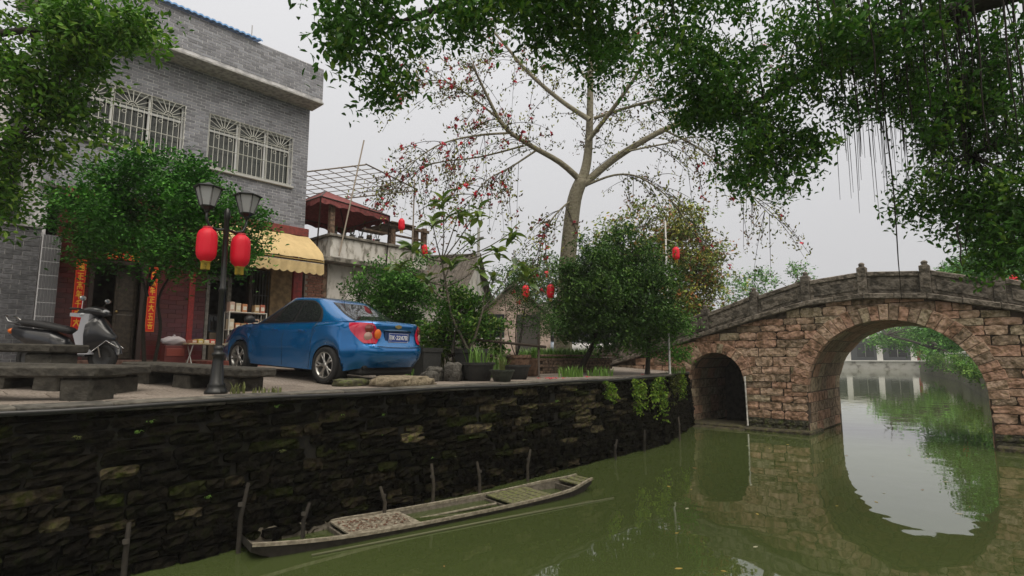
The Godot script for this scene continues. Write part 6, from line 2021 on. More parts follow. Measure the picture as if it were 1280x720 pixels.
# spread sprigs through lobes as clumps; returns [transforms, clump centres]
func scatter(lobes: Array, per: int, clump: float, r: RandomNumberGenerator, k0: float, k1: float) -> Array:
	var tf := []
	var mids := []
	for e in lobes:
		for c in int(e[5]):
			var d := Vector3(r.randfn(), r.randfn(), r.randfn()).normalized() * pow(r.randf(), 0.38) * r.randf_range(0.85, 1.2)
			var m := Vector3(e[0] + d.x * e[3], e[1] + d.y * e[4], e[2] + d.z * e[3])
			mids.append(m)
			for i in per:
				var p := m + Vector3(r.randfn(), r.randfn() * 0.7, r.randfn()) * clump
				tf.append(Transform3D(Basis.from_euler(Vector3(r.randf_range(-0.6, 0.6), r.randf() * TAU, r.randf_range(-0.6, 0.6))).scaled(Vector3.ONE * r.randf_range(k0, k1)), p))
	return [tf, mids]

func leaves(parent: Node3D, nm: String, tf: Array, mesh: Mesh, m: Material, tints: Array, r: RandomNumberGenerator, off: Vector3):
	var mm := MultiMesh.new()
	mm.transform_format = MultiMesh.TRANSFORM_3D
	mm.use_colors = true
	mm.mesh = mesh
	mm.instance_count = tf.size()
	for i in tf.size():
		var t: Transform3D = tf[i]
		t.origin -= off
		mm.set_instance_transform(i, t)
		var c: Color = tints[r.randi() % tints.size()]
		var v := r.randf_range(0.6, 1.35)
		mm.set_instance_color(i, Color(c.r * v * 2.2, c.g * v * 2.35, c.b * v * 1.7))
	var o := MultiMeshInstance3D.new()
	o.name = uniq(parent, nm)
	o.multimesh = mm
	o.material_override = m
	o.set_meta("kind", "stuff")
	parent.add_child(o)
	return o

# twigs run from the nearest point of the limbs to each clump
func twigs(parent: Node3D, ends: Array, joints: Array, m: Material, r: RandomNumberGenerator, off: Vector3, thick := 0.012):
	var s := begin(true)
	for e in ends:
		var best: Vector3 = joints[0]
		for j in joints:
			if j.distance_squared_to(e) < best.distance_squared_to(e): best = j
		var mid := best.lerp(e, 0.5) + Vector3(r.randf_range(-0.1, 0.1), r.randf_range(0.0, 0.16), r.randf_range(-0.1, 0.1)) * best.distance_to(e)
		tube(s, [best - off, best.lerp(mid, 0.6) - off, mid - off, e - off], [thick, thick * 0.8, thick * 0.6, thick * 0.25], 4, false)
	part(parent, "twigs", done(s), m)

func limb(parent, nm: String, pts: Array, r0: float, r1: float, m: Material, off: Vector3, joints: Array, sides := 8):
	var q := []
	var rr := []
	var n := pts.size()
	# smooth the run of points
	for i in n - 1:
		for k in 4:
			var t := k / 4.0
			var a: Vector3 = pts[maxi(i - 1, 0)]
			var b: Vector3 = pts[i]
			var c: Vector3 = pts[i + 1]
			var d: Vector3 = pts[mini(i + 2, n - 1)]
			q.append(b.cubic_interpolate(c, a, d, t))
	q.append(pts[n - 1])
	for i in q.size():
		rr.append(lerpf(r0, r1, i / float(q.size() - 1)))
		joints.append(q[i])
		q[i] -= off
	var s := begin(true)
	tube(s, q, rr, sides)
	part(parent, nm, done(s), m)

func tree(nm: String, label: String, grp: String, base: Vector3, trunk: Array, tr: Array, limbs: Array, lobes: Array, per: int, clump: float, mesh: Mesh, lm: Material, tints: Array, bark: Material, sd: int, k0 := 0.8, k1 := 1.25, tw := 0.012, cat := "tree"):
	var r := rn(sd)
	var o := thing(nm, label, cat, grp, base)
	var joints := []
	limb(o, "trunk", trunk, tr[0], tr[1], bark, base, joints, 12)
	for l in limbs: limb(o, "limb", l[0], l[1], l[2], bark, base, joints)
	var sc := scatter(lobes, per, clump, r, k0, k1)
	twigs(o, sc[1], joints, bark, r, base, tw)
	leaves(o, "crown", sc[0], mesh, lm, tints, r, base)
	return o

func v3(a: Array) -> Array:
	var o := []
	for p in a:
		if p.size() == 3: o.append(Vector3(p[0], p[1], p[2]))
	return o

func build_trees():
	var bark := mat("bark_grey", 0.13, 0.115, 0.09, 0.9, {"tex": tx["bark"], "scale": 1.1, "bump": tx["rough_n"]})
	var bark_dk := mat("bark_dark", 0.035, 0.03, 0.024, 0.9, {"tex": tx["bark"], "scale": 1.3})
	var W := Color(1, 1, 1)
	# --- the banyan that overhangs the canal, rooted on the right bank
	var tb := Vector3(11.8, 1.6, -4.5)
	var limbs := [
		[[Vector3(11.6, 4.2, -4.3), Vector3(9.6, 7.4, -3.8), Vector3(7.0, 8.5, -2.4), Vector3(4.4, 7.9, -0.6), Vector3(2.6, 7.0, 0.8), Vector3(1.4, 6.4, 1.8)], 0.3, 0.03],
		[[Vector3(11.6, 4.6, -4.6), Vector3(9.2, 7.2, -5.0), Vector3(6.6, 7.6, -5.0), Vector3(4.7, 6.8, -3.9), Vector3(3.9, 6.0, -3.0)], 0.26, 0.03],
		[[Vector3(11.7, 3.8, -4.9), Vector3(9.6, 5.6, -6.4), Vector3(8.0, 5.9, -6.6), Vector3(6.6, 5.5, -5.9)], 0.2, 0.03],
		[[Vector3(11.6, 4.4, -4.0), Vector3(10.0, 7.8, -1.0), Vector3(8.0, 9.0, 2.0), Vector3(5.5, 9.0, 4.2), Vector3(2.5, 8.4, 5.0)], 0.28, 0.05]]
	var ban_leaf := sprig(101, 9, 0.100, 0.0215, 0.20, 0.35)
	var green := [Color(0.030, 0.072, 0.014), Color(0.022, 0.055, 0.012), Color(0.042, 0.092, 0.018), Color(0.026, 0.062, 0.016), Color(0.03, 0.07, 0.02), Color(0.065, 0.105, 0.02)]
	var lm := leafmat("leaf_banyan", 1, 1, 1, 0.42)
	lm.backlight = lc(0.14, 0.28, 0.04)
	var o = tree("banyan_tree", "old banyan leaning over the canal from the right, hung with aerial roots", "", tb, [tb, Vector3(11.7, 3.0, -4.5), Vector3(11.6, 4.8, -4.4)], [0.75, 0.5], limbs, BANYAN, 26, 0.17, ban_leaf, lm, green, bark_dk, 201, 0.6, 1.4, 0.016)
	# the rest of its crown, above and behind the viewer
	var r := rn(202)
	var over := [[6.5, 9.4, 2.5, 2.2, 0.8, 18], [9.5, 9.6, -1.0, 2.2, 0.9, 22], [10.5, 9.0, 4.0, 2.4, 0.9, 18], [7.6, 9.2, -2.8, 1.6, 0.6, 12]]
	var sc := scatter(over, 26, 0.22, r, 1.3, 1.9)
	leaves(o, "crown", sc[0], ban_leaf, lm, green, r, tb)
	var jn := []
	for l in limbs: for p in l[0]: jn.append(p)
	twigs(o, sc[1], jn, bark_dk, r, tb, 0.02)
	# aerial roots
	# x, z, top, bottom of each root
	var roots := [[5.45, -3.38, 7.49, 5.05], [5.7, -4.11, 7.75, 3.01], [5.78, -2.89, 7.34, 5.46], [5.85, -4.31, 7.92, 6.28], [6.06, -3.78, 7.54, 5.43], [6.29, -3.71, 7.4, 5.57], [6.36, -4.9, 7.99, 5.44], [6.5, -3.62, 7.38, 5.71], [6.63, -4.65, 7.87, 5.67], [6.76, -4.8, 7.88, 5.93], [6.86, -3.93, 7.37, 4.92], [7.05, -5.49, 8.11, 5.69], [7.16, -4.5, 7.53, 5.12], [7.27, -4.82, 7.65, 5.65], [7.42, -5.72, 8.06, 5.16], [6.43, -4.03, 4.02, 3.41], [6.45, -5.34, 4.31, 3.69], [5.3, -3.25, 7.63, 6.08], [5.2, -2.6, 7.34, 6.21]]
	for i in roots.size():
		var e = roots[i]
		var top := Vector3(e[0], e[2], e[1])
		var bot := Vector3(e[0] + r.randf_range(-0.02, 0.02), e[3], e[1] + r.randf_range(-0.02, 0.02))
		var s := begin(true)
		var pp := []
		for q in 9:
			var t := q / 8.0
			pp.append(Vector3(lerpf(top.x, bot.x, t) + 0.012 * sin(q * 1.3 + i), lerpf(top.y, bot.y, t), lerpf(top.z, bot.z, t) + 0.012 * cos(q * 1.7 + i)) - tb)
		tube(s, pp, [0.016, 0.015, 0.014, 0.012, 0.012, 0.010, 0.010, 0.008, 0.004], 5)
		part(o, "aerial_root", done(s), bark_dk)
	# hanging beard of fine rootlets
	var s := begin(true)
	for i in 260:
		var f := r.randf()
		var a := Vector3(lerpf(5.2, 7.4, f) + r.randf_range(-0.4, 0.4), r.randf_range(6.3, 7.9), lerpf(-4.2, -6.0, f) + r.randf_range(-0.5, 0.5))
		var b := a - Vector3(r.randf_range(-0.04, 0.04), r.randf_range(0.6, 2.2), r.randf_range(-0.04, 0.04))
		tube(s, [a - tb, a.lerp(b, 0.5) - tb + Vector3(r.randf_range(-0.02, 0.02), 0, 0), b - tb], [0.008, 0.006, 0.003], 3, false)
	part(o, "rootlets", done(s), bark_dk).set_meta("kind", "stuff")

	# --- tree at the left edge
	tb = Vector3(-3.9, 1.85, 7.4)
	limbs = [[[Vector3(-3.85, 4.0, 7.2), Vector3(-3.3, 5.8, 6.1), Vector3(-2.5, 6.5, 4.9), Vector3(-1.6, 6.5, 3.9)], 0.1, 0.015], [[Vector3(-3.85, 4.2, 7.2), Vector3(-3.5, 5.0, 5.8), Vector3(-2.8, 5.0, 4.9)], 0.08, 0.015]]
	lm = leafmat("leaf_left", 1, 1, 1, 0.45)
	lm.backlight = lc(0.16, 0.33, 0.035)
	tree("leafy_tree", "leafy tree reaching into the upper left corner before the tiled house", "street trees", tb, [tb, Vector3(-3.85, 3.2, 7.3), Vector3(-3.85, 5.0, 7.2)], [0.17, 0.1], limbs, LEFT, 26, 0.17, sprig(111, 8, 0.09, 0.021, 0.17, 0.2), lm, [Color(0.036, 0.078, 0.014), Color(0.052, 0.105, 0.018), Color(0.026, 0.06, 0.012), Color(0.09, 0.14, 0.03)], bark_dk, 211, 0.65, 1.35, 0.014)
	# --- small tree on thin stems in front of the house
	tb = Vector3(-5.15, gy(-5.15), 2.55)
	limbs = [[[Vector3(-5.15, 1.93, 2.42), Vector3(-5.1, 2.7, 2.36), Vector3(-5.12, 3.3, 2.42), Vector3(-5.0, 3.9, 2.2), Vector3(-4.6, 4.7, 1.9)], 0.035, 0.012], [[Vector3(-5.08, 3.3, 2.62), Vector3(-5.2, 4.2, 2.9), Vector3(-5.4, 5.0, 3.2)], 0.03, 0.01], [[Vector3(-5.08, 3.5, 2.6), Vector3(-4.7, 4.4, 2.2), Vector3(-4.2, 4.7, 1.7)], 0.03, 0.01]]
	lm = leafmat("leaf_mid", 1, 1, 1, 0.5)
	lm.backlight = lc(0.08, 0.24, 0.03)
	tree("small_street_tree", "dense small tree on two thin stems before the red ground floor", "street trees", tb, [tb, Vector3(-5.2, 2.8, 2.62), Vector3(-5.08, 3.6, 2.62), Vector3(-4.95, 4.6, 2.5)], [0.04, 0.015], limbs, MID, 30, 0.17, sprig(121, 9, 0.075, 0.018, 0.17, 0.0), lm, [Color(0.018, 0.055, 0.012), Color(0.024, 0.07, 0.014), Color(0.034, 0.092, 0.016)], bark_dk, 221, 0.65, 1.35)
	# --- shrub behind the car
	tb = Vector3(-4.35, gy(-4.35), -2.2)
	tree("dark_shrub", "bushy dark green shrub behind the blue car", "shrubs in the yard", tb, [tb, Vector3(-4.35, 2.6, -2.2), Vector3(-4.3, 3.3, -2.2)], [0.05, 0.025], [[[Vector3(-4.35, 2.3, -2.2), Vector3(-4.6, 3.0, -1.8), Vector3(-4.8, 3.6, -1.7)], 0.03, 0.01], [[Vector3(-4.35, 2.3, -2.2), Vector3(-4.0, 3.1, -2.5), Vector3(-3.8, 3.7, -2.6)], 0.03, 0.01]], SHRUB, 26, 0.15, sprig(131, 9, 0.085, 0.02, 0.15, 0.0), lm, [Color(0.022, 0.055, 0.014), Color(0.03, 0.072, 0.016), Color(0.045, 0.095, 0.02)], bark_dk, 231, 0.8, 1.2, 0.01, "shrub")
	# --- round dark tree on a leaning trunk and its smaller neighbour
	tb = Vector3(-2.0, 1.735, -6.8)
	limbs = [[[Vector3(-1.5, 2.75, -7.0), Vector3(-1.0, 3.3, -7.3), Vector3(-0.6, 3.8, -7.6)], 0.05, 0.015], [[Vector3(-1.55, 2.7, -7.0), Vector3(-1.6, 3.5, -6.9), Vector3(-1.8, 4.2, -6.7)], 0.05, 0.015], [[Vector3(-1.5, 2.8, -7.05), Vector3(-1.15, 3.8, -7.2), Vector3(-1.1, 4.6, -7.25)], 0.05, 0.015]]
	tree("round_tree", "dense round dark green tree with a leaning trunk on the quay", "street trees", tb, [tb, Vector3(-1.8, 2.2, -6.95), Vector3(-1.45, 2.85, -7.05)], [0.085, 0.06], limbs, ROUND, 30, 0.19, sprig(141, 10, 0.085, 0.018, 0.17, 0.0), lm, [Color(0.022, 0.043, 0.014), Color(0.028, 0.054, 0.016), Color(0.042, 0.072, 0.020), Color(0.018, 0.036, 0.013)], bark_dk, 241, 0.65, 1.4, 0.014)
	tb = Vector3(-0.9, 1.715, -8.6)
	tree("round_tree", "smaller green tree on a straight thin trunk right of the dense round one", "street trees", tb, [tb, Vector3(-0.85, 2.3, -8.6), Vector3(-0.75, 3.1, -8.55)], [0.075, 0.045], [], SIDE, 26, 0.18, sprig(142, 9, 0.085, 0.018, 0.17, 0.0), lm, [Color(0.03, 0.075, 0.014), Color(0.045, 0.10, 0.018)], bark_dk, 242)
	# --- yard plants
	tb = Vector3(-1.95, 2.27, -2.2)
	tree("leafy_shrub", "leafy shrub crowding the charcoal planters right of the car", "shrubs in the yard", tb, [tb, Vector3(-1.95, 2.6, -2.25), Vector3(-1.9, 2.9, -2.3)], [0.03, 0.02], [], YARD, 24, 0.13, sprig(151, 8, 0.085, 0.02, 0.14, 0.0), lm, [Color(0.025, 0.058, 0.014), Color(0.04, 0.085, 0.02), Color(0.075, 0.105, 0.03)], bark_dk, 251, 0.8, 1.2, 0.008, "shrub")
	tb = Vector3(-1.75, 2.15, -4.0)
	var th := [[[tb, Vector3(-1.6, 2.6, -4.0), Vector3(-1.5, 3.3, -4.0)], 0.016, 0.006], [[tb, Vector3(-1.75, 2.7, -4.15), Vector3(-1.7, 3.5, -4.3)], 0.016, 0.006], [[tb, Vector3(-1.9, 2.7, -3.9), Vector3(-2.0, 3.7, -3.85)], 0.014, 0.005]]
	tree("thin_shrub", "thin dark shrub on several upright stems in the clay trough pot", "shrubs in the yard", tb, [tb, Vector3(-1.72, 2.8, -3.95), Vector3(-1.65, 3.4, -3.95)], [0.016, 0.008], th, THIN, 26, 0.16, sprig(161, 7, 0.05, 0.012, 0.14, 0.0), lm, [Color(0.02, 0.04, 0.014), Color(0.028, 0.055, 0.018)], bark_dk, 261, 0.8, 1.2, 0.006, "shrub")
	build_frangipani(bark)
	build_kapok(bark_dk)
	# --- trees behind the yard, the bridge and along the far canal
	var farm := leafmat("leaf_far", 1, 1, 1, 0.6)
	farm.backlight = lc(0.06, 0.10, 0.02)
	var spf := sprig(171, 9, 0.20, 0.05, 0.42, 0.1)
	tb = Vector3(-5.0, 1.7, -18.5)
	tree("yellowing_tree", "sparse yellow-green tree behind the bridge ramp", "trees behind the bridge", tb, [tb, Vector3(-5.0, 3.5, -18.4), Vector3(-4.8, 5.2, -18.3)], [0.22, 0.14], [[[Vector3(-4.9, 4.2, -18.4), Vector3(-3.8, 5.6, -19.2), Vector3(-3.2, 6.8, -19.6)], 0.1, 0.03], [[Vector3(-4.9, 4.4, -18.4), Vector3(-5.4, 6.6, -17.6), Vector3(-5.6, 8.2, -17.2)], 0.1, 0.03]], AUTUMN, 24, 0.40, spf, farm, [Color(0.11, 0.125, 0.035), Color(0.085, 0.105, 0.03), Color(0.14, 0.13, 0.035), Color(0.055, 0.085, 0.03), Color(0.14, 0.06, 0.03)], bark, 271, 0.6, 1.0, 0.025)
	tb = Vector3(-4.2, 1.69, -29.8)
	tree("far_tree", "green tree topping the parapet behind the left half of the bridge", "trees behind the bridge", tb, [tb, Vector3(-4.2, 4.0, -29.8), Vector3(-4.0, 5.4, -29.8)], [0.2, 0.12], [[[Vector3(-4.1, 4.6, -29.8), Vector3(-3.2, 6.0, -30.4), Vector3(-2.7, 6.9, -30.8)], 0.08, 0.03]], BEYOND, 24, 0.34, spf, farm, [Color(0.045, 0.10, 0.03), Color(0.06, 0.125, 0.035)], bark, 281, 0.55, 0.95, 0.025)
	tb = Vector3(-11.0, 1.95, -21.0)
	tree("far_tree", "greyish dense trees rising behind the cottages and the kapok trunk", "trees behind the bridge", tb, [tb, Vector3(-11, 3.5, -21), Vector3(-10.8, 5.0, -21.2)], [0.25, 0.15], [], BACK, 26, 0.5, spf, farm, [Color(0.04, 0.065, 0.035), Color(0.055, 0.085, 0.04)], bark, 291, 0.7, 1.1, 0.03)
	tb = Vector3(1.4, 1.6, -72.0)
	tree("far_tree", "spreading green tree at the water seen through the big arch", "trees beyond the bridge on the right bank", tb, [tb, Vector3(1.0, 2.6, -71), Vector3(-0.4, 4.0, -70.5)], [0.4, 0.25], [[[Vector3(0.5, 3.0, -71), Vector3(-2.0, 4.0, -71), Vector3(-4.5, 4.8, -72)], 0.2, 0.05]], ARCHTREE, 30, 0.9, spf, farm, [Color(0.06, 0.135, 0.035), Color(0.08, 0.165, 0.04), Color(0.045, 0.105, 0.03)], bark_dk, 301, 1.3, 2.1, 0.05)
	var big := [["tall bright green tree on the right bank just beyond the bridge", Vector3(7.6, 1.6, -45), [[5.6, 7.0, -47, 3.6, 3.0, 30], [4.4, 5.0, -45, 2.6, 2.0, 18], [7.2, 9.6, -46, 3.2, 2.4, 22], [5.0, 4.2, -42, 1.8, 1.4, 8]]], ["second tall green tree on the right bank, farther along the canal", Vector3(4.6, 1.6, -62), [[3.0, 7.0, -63, 3.4, 3.0, 26], [1.4, 5.0, -61, 2.4, 1.8, 14], [4.4, 9.4, -63, 2.8, 2.2, 18]]], ["broad green tree rising over the right end of the bridge", Vector3(9.5, 1.6, -33), [[8.8, 6.0, -33.5, 2.0, 1.6, 18], [9.6, 7.6, -34, 2.0, 1.6, 16], [6.9, 5.0, -33, 1.5, 1.2, 9]]]]
	for i in 3:
		tb = big[i][1]
		var c: Vector3 = Vector3(big[i][2][0][0], big[i][2][0][1], big[i][2][0][2])
		tree("bank_tree", big[i][0], "trees beyond the bridge on the right bank", tb, [tb, tb + Vector3(-0.4, 2.0, -0.2), tb.lerp(c, 0.8)], [0.35, 0.18], [[[tb + Vector3(-0.4, 2.0, -0.2), tb.lerp(c, 0.5) + Vector3(0.5, 1.0, 0), c + Vector3(1.0, 1.5, 0.6)], 0.16, 0.04]], big[i][2], 34, 0.55, spf, farm, [Color(0.04, 0.105, 0.026), Color(0.055, 0.135, 0.03), Color(0.03, 0.082, 0.024)], bark_dk, 311 + i, 0.8, 1.3, 0.03)
	# bushes hanging over the right quay
	var hb := [[5.9, 1.6, -31, 0.7, 0.5, 9], [4.9, 1.5, -38, 0.8, 0.6, 9], [4.1, 1.6, -46, 0.9, 0.6, 9], [2.6, 1.6, -58, 1.0, 0.7, 9], [0.8, 1.7, -70, 1.2, 0.8, 9]]
	for i in 5:
		var e = hb[i]
		tb = Vector3(e[0] + 0.6, 1.6, e[2])
		tree("quay_bush", "green bush spilling over the right quay beyond the bridge, %s from the bridge" % ["first", "second", "third", "fourth", "fifth"][i], "bushes on the right quay", tb, [tb, tb + Vector3(-0.2, 0.2, 0), Vector3(e[0], e[1] + 0.1, e[2])], [0.05, 0.03], [], [e], 24, 0.32, spf, farm, [Color(0.05, 0.11, 0.03), Color(0.08, 0.13, 0.035)], bark_dk, 331 + i, 0.5, 0.8, 0.015, "bush")

func build_frangipani(bark: Material):
	var r := rn(400)
	var base := Vector3(-1.75, 2.27, -2.5)
	var o := thing("large_leaved_shrub", "tall open shrub with large pointed leaves at the branch tips, right of the car", "shrub", "shrubs in the yard", base)
	var lm := leafmat("leaf_large", 1, 1, 1, 0.4)
	lm.backlight = lc(0.09, 0.13, 0.02)
	var fork := [Vector3(-1.95, 3.1, -2.15), Vector3(-1.55, 3.2, -2.7), Vector3(-2.0, 3.6, -2.0)]
	var jn := []
	limb(o, "stem", [base, Vector3(-1.85, 2.7, -2.3), fork[0], Vector3(-2.05, 4.2, -1.95)], 0.035, 0.02, bark, base, jn)
	limb(o, "stem", [base, Vector3(-1.65, 2.7, -2.6), fork[1]], 0.03, 0.02, bark, base, jn)
	var unit := begin()
	var L := 0.30
	var prev := []
	for i in 7:
		var t := i / 6.0
		var w := 0.052 * pow(sin(PI * pow(t, 0.85)), 0.8) + 0.002
		var y := 0.05 * t - 0.13 * t * t
		var row := [Vector3(t * L, y + w * 0.35, -w), Vector3(t * L, y, 0), Vector3(t * L, y + w * 0.35, w)]
		if i > 0:
			quad(unit, prev[0], prev[1], row[1], row[0])
			quad(unit, prev[1], prev[2], row[2], row[1])
		prev = row
	var blade := done(unit)
	var cols := []
	for i in 4: cols.append(mat("blade%d" % i, 0.045 + 0.02 * i, 0.085 + 0.028 * i, 0.018 + 0.006 * i, 0.38, {"back": lc(0.05 + 0.02 * i, 0.09 + 0.02 * i, 0.015)}))
	for p in PLUM:
		var tip := Vector3(p[0], p[1], p[2])
		var best: Vector3 = jn[0]
		for j in jn:
			if j.y < tip.y - 0.25 and j.distance_to(tip) < best.distance_to(tip): best = j
		limb(o, "stem", [best, best.lerp(tip, 0.5) + Vector3(r.randf_range(-0.1, 0.1), -0.08, r.randf_range(-0.1, 0.1)), tip], 0.016, 0.009, bark, base, [])
		for k in 12:
			var an := TAU * k * 0.382 + r.randf()
			var el := r.randf_range(-0.35, 0.95)
			var bs := Basis(Vector3.UP, an) * Basis(Vector3(0, 0, 1), el) * Basis(Vector3.RIGHT, r.randf_range(-0.5, 0.5))
			part(o, "leaf", blade, cols[r.randi() % 4], Transform3D(bs.scaled(Vector3.ONE * r.randf_range(0.85, 1.4)), tip - base - Vector3(0, 0.02 * k, 0)))

func build_kapok(bark_dk: Material):
	var r := rn(500)
	var bark := mat("bark_kapok", 0.23, 0.21, 0.16, 0.9, {"tex": tx["bark"], "scale": 0.8, "bump": tx["rough_n"], "nscale": 0.6})
	var tp := v3(KTRUNK)
	tp[0] = Vector3(tp[0].x, 1.8, tp[0].z)
	var base: Vector3 = tp[0]
	var o := thing("kapok_tree", "tall kapok tree with pale trunk, wide bare limbs and scattered red flowers", "tree", "", base)
	var jn := []
	limb(o, "trunk", tp, 0.31, 0.2, bark, base, jn, 16)
	var ends := []
	var tf := []
	var fl := []
	var s := begin(true)
	for l in KLIMB:
		var q := []
		limb(o, "limb", v3(l), l[l.size() - 1][0] * 0.72, l[l.size() - 1][1] * 0.72, bark, base, q)
		# drooping twigs along the outer part of each limb
		var n: int = q.size()
		var out: Vector3 = (q[n - 1] - q[0]).normalized()
		for i in range(int(n * 0.3), n):
			for k in 3:
				var a: Vector3 = q[i] - base
				var d := (out * 0.8 + Vector3(r.randfn() * 0.6, r.randfn() * 0.5 - 0.1, r.randfn() * 0.6)).normalized()
				var len := r.randf_range(0.6, 1.9)
				var pp := []
				for j in 6:
					var t := j / 5.0
					pp.append(a + d * len * t + Vector3(0, -0.45 * len * t * t, 0))
				tube(s, pp, [0.011, 0.010, 0.009, 0.008, 0.006, 0.004], 4, false)
				for j in range(2, 6):
					for c in 2:
						var p: Vector3 = pp[j] + base + Vector3(r.randfn(), r.randfn() - 0.4, r.randfn()) * 0.09
						tf.append(Transform3D(Basis.from_euler(Vector3(r.randf() * 2, r.randf() * TAU, r.randf() * 2)).scaled(Vector3.ONE * r.randf_range(0.7, 1.2)), p))
				# the flowering side is the one towards the houses
				if r.randf() < (0.5 if a.z + base.z > -8.0 else 0.1):
					for c in 2: fl.append(Transform3D(Basis.from_euler(Vector3(r.randf() * 3, r.randf() * TAU, r.randf() * 3)).scaled(Vector3.ONE * r.randf_range(0.7, 1.2)), pp[2 + r.randi() % 4] + base))
	part(o, "twigs", done(s), bark_dk)
	var lm := leafmat("leaf_kapok", 1, 1, 1, 0.6)
	lm.backlight = lc(0.10, 0.11, 0.025)
	leaves(o, "crown", tf, sprig(181, 3, 0.11, 0.026, 0.09, 0.6), lm, [Color(0.05, 0.05, 0.025), Color(0.09, 0.085, 0.03), Color(0.06, 0.035, 0.03), Color(0.11, 0.11, 0.035), Color(0.045, 0.06, 0.02)], r, base)
	leaves(o, "blossom", fl, sprig(182, 6, 0.10, 0.036, 0.03, 0.0), mat("blossom", 1, 1, 1, 0.6, {"vc": true, "back": lc(0.2, 0.02, 0.03)}), [Color(0.28, 0.010, 0.03), Color(0.2, 0.010, 0.032), Color(0.24, 0.02, 0.05)], r, base)

# a tuft of blades; n blades of height h within radius rad
func tuft(s: SurfaceTool, at: Vector3, n: int, h: float, rad: float, lean: Vector3, r: RandomNumberGenerator, w := 0.008):
	for i in n:
		var a := r.randf() * TAU
		var p := at + Vector3(cos(a), 0, sin(a)) * rad * sqrt(r.randf())
		var hh := h * r.randf_range(0.6, 1.15)
		var bend := Vector3(r.randfn(), 0, r.randfn()) * 0.28 * hh + lean * hh
		var sd := Vector3(-bend.z, 0, bend.x).normalized() * w
		var m := p + Vector3(0, hh * 0.6, 0) + bend * 0.35
		var t := p + Vector3(0, hh * 0.9, 0) + bend
		var v := r.randf_range(0.7, 1.3)
		s.set_color(Color(v, v, v))
		quad(s, p - sd, p + sd, m + sd * 0.8, m - sd * 0.8)
		tri(s, m - sd * 0.8, m + sd * 0.8, t)

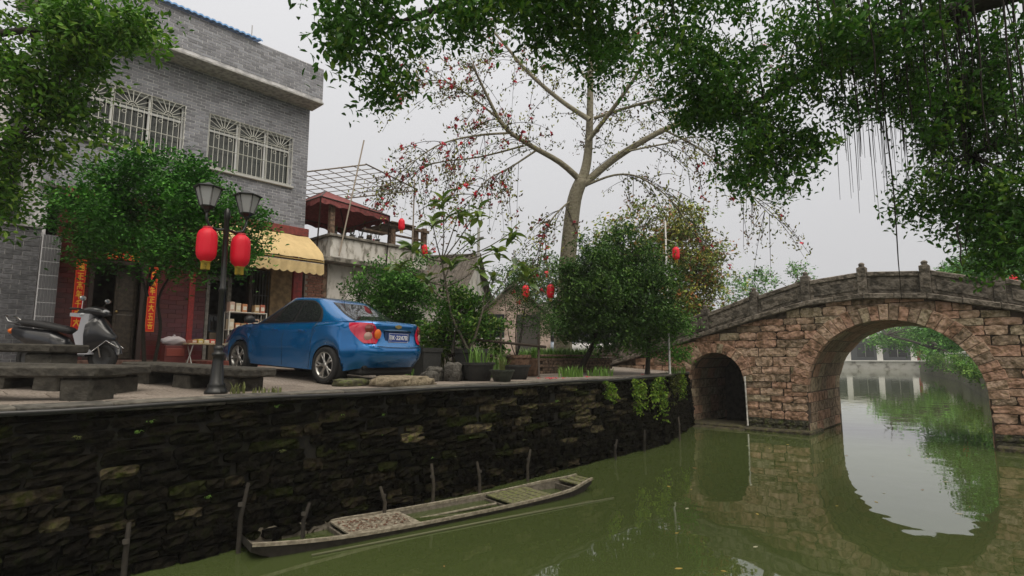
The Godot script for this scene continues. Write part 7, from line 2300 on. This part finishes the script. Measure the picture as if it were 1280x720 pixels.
func build_greens():
	var r := rn(600)
	var gm := mat("grass_bright", 0.12, 0.24, 0.035, 0.5, {"vc": true, "back": lc(0.06, 0.11, 0.015)})
	var ym := mat("grass_olive", 0.13, 0.15, 0.045, 0.6, {"vc": true, "back": lc(0.06, 0.07, 0.015)})
	# blades in the trough: one mass
	var s := begin()
	for i in 150: tuft(s, Vector3(r.randf_range(-3.2, -2.42), 2.12, r.randf_range(-8.7, -5.6)), 10, 0.36, 0.08, Vector3.ZERO, r, 0.011)
	var o := part(self, "trough_grass", done(s), gm)
	tag(o, "bright green strap leaves filling the brick flower trough", "grass")
	o.set_meta("kind", "stuff")
	# weeds and plants, one by one
	var list := [
		["yellowish weed tuft at the foot of the street lamp", Vector3(-0.5, 1.71, 2.75), 26, 0.16, 0.10, ym],
		["yellow-green weeds on the coping just right of the street lamp", Vector3(-0.35, 1.71, 2.45), 26, 0.10, 0.18, ym],
		["leafy green clump in front of the flower trough, left one", Vector3(-1.0, 1.715, -5.1), 90, 0.30, 0.30, gm],
		["leafy green clump in front of the flower trough, right one", Vector3(-0.85, 1.715, -6.1), 90, 0.28, 0.34, gm],
		["small grassy clump at the quay edge below the smaller green tree", Vector3(-0.5, 1.715, -9.6), 70, 0.26, 0.3, gm],
		["spiky pale plant in the grey-green bowl pot", Vector3(-0.52, 1.91, -2.2), 22, 0.30, 0.06, ym],
		["grassy tuft behind the bowl pot", Vector3(-1.15, 2.03, -2.15), 50, 0.42, 0.2, gm],
		["tall straw-coloured grass among the planters right of the car", Vector3(-2.7, 1.77, -2.6), 90, 0.95, 0.3, ym],
		["green reed clump between the planters and the bamboo rails", Vector3(-1.75, 1.74, -3.3), 90, 0.75, 0.25, gm],
		["low green plant beside the tail of the blue car", Vector3(-2.6, 1.77, -1.5), 70, 0.6, 0.28, gm]]
	for e in list:
		var t := thing("green_plant", e[0], "plant", "small plants on the plaza", e[1])
		var q := begin()
		tuft(q, Vector3.ZERO, e[2], e[3], e[4], Vector3.ZERO, r, 0.011)
		part(t, "blades", done(q), e[5])
	# creepers and ferns hanging on the quay wall
	var vm := leafmat("leaf_vine", 1, 1, 1, 0.5)
	var spv := sprig(191, 6, 0.055, 0.02, 0.07, 0.5)
	var vines := [["light green creeper hanging down the quay wall by the smaller green tree, left", -6.3, 0.55, 0.9, 46], ["light green creeper hanging down the quay wall, nearer the bridge", -7.2, 0.6, 1.0, 60], ["short creeper on the quay wall beside the small arch", -9.8, 0.5, 0.7, 40], ["dark creeper low on the quay wall before the bridge", -8.9, 0.5, 0.8, 34], ["thin creeper hanging over the coping below the flower trough", -5.0, 0.35, 0.5, 18]]
	for i in vines.size():
		var e = vines[i]
		var z: float = e[1]
		var t := thing("wall_creeper", e[0], "creeper", "creepers on the quay wall", Vector3(wall_x(z) + 0.05, 1.66, z))
		var tf := []
		var st := begin(true)
		for k in 9:
			var zz: float = r.randf_range(-0.5, 0.5) * e[2]
			var len: float = e[3] * r.randf_range(0.35, 1.1)
			tube(st, [Vector3(-0.05, 0.03, zz), Vector3(0.06, -len * 0.3, zz + 0.03), Vector3(0.12, -len, zz + r.randf_range(-0.08, 0.08))], [0.006, 0.005, 0.003], 4, false)
			for j in int(e[4] * 0.25):
				var f := r.randf()
				tf.append(Transform3D(Basis.from_euler(Vector3(r.randf(), r.randf() * TAU, r.randf())), Vector3(0.07 + 0.06 * f + r.randf() * 0.05, -len * f, zz + r.randfn() * 0.05)))
		part(t, "stems", done(st), mat("bark_dark", 0.035, 0.03, 0.024, 0.9))
		leaves(t, "foliage", tf, spv, vm, [Color(0.08, 0.13, 0.025), Color(0.05, 0.09, 0.02), Color(0.11, 0.15, 0.035)] if i != 3 else [Color(0.03, 0.035, 0.015), Color(0.045, 0.05, 0.02)], r, Vector3.ZERO)
	# tiny ferns in the joints of the wall
	for i in 26:
		var z := r.randf_range(-8.0, 4.6)
		var y := r.randf_range(0.5, 1.6)
		var t := thing("wall_fern", "tiny fern rooted in a joint of the quay wall", "fern", "ferns in the joints of the quay wall", Vector3(wall_x(z) + 0.10 - y * 0.05, y, z))
		var q := begin()
		tuft(q, Vector3.ZERO, 9, r.randf_range(0.06, 0.13), 0.03, Vector3(0.5, -0.7, 0), r, 0.006)
		part(t, "fronds", done(q), gm if i % 2 else ym)
# ---------------------------------------------------------------- assembly
func _ready():
	var cam := Camera3D.new()
	cam.name = "camera"
	cam.fov = rad_to_deg(2.0 * atan(360.0 / 700.0))
	cam.far = 600.0
	cam.near = 0.05
	add_child(cam)
	cam.position = Vector3(6.93, 2.17, 5.79)
	cam.rotation = Vector3(atan(87.0 / 700.0), deg_to_rad(42.0), 0)
	cam.current = true
	var env := Environment.new()
	var sky := Sky.new()
	var psm := ProceduralSkyMaterial.new()
	psm.sky_top_color = lc(0.60, 0.60, 0.615)
	psm.sky_horizon_color = lc(0.265, 0.264, 0.27)
	psm.sky_curve = 1.2
	psm.ground_horizon_color = lc(0.30, 0.295, 0.28)
	psm.ground_bottom_color = lc(0.12, 0.12, 0.10)
	sky.sky_material = psm
	env.background_mode = Environment.BG_SKY
	env.sky = sky
	env.tonemap_mode = Environment.TONE_MAPPER_LINEAR
	env.tonemap_exposure = 2.15
	env.sdfgi_enabled = true
	env.ssao_enabled = true
	env.ssil_enabled = true
	env.fog_enabled = true
	env.fog_density = 0.0008
	env.fog_light_color = Color(0.86, 0.87, 0.88)
	var we := WorldEnvironment.new()
	we.name = "sky_environment"
	we.environment = env
	add_child(we)
	var sun := DirectionalLight3D.new()
	sun.name = "overcast_sun"
	sun.light_color = Color(1.0, 0.97, 0.92)
	sun.light_energy = 0.5
	sun.light_angular_distance = 60.0
	sun.shadow_enabled = true
	add_child(sun)
	sun.rotation = Vector3(deg_to_rad(-66), deg_to_rad(80), 0)
	prepare()
	build_ground()
	build_quay()
	build_bridge()
	build_house()
	build_car()
	build_lamp()
	build_benches()
	build_scooter()
	build_shop()
	build_yard()
	build_boat()
	build_water_bits()
	build_trees()
	build_greens()
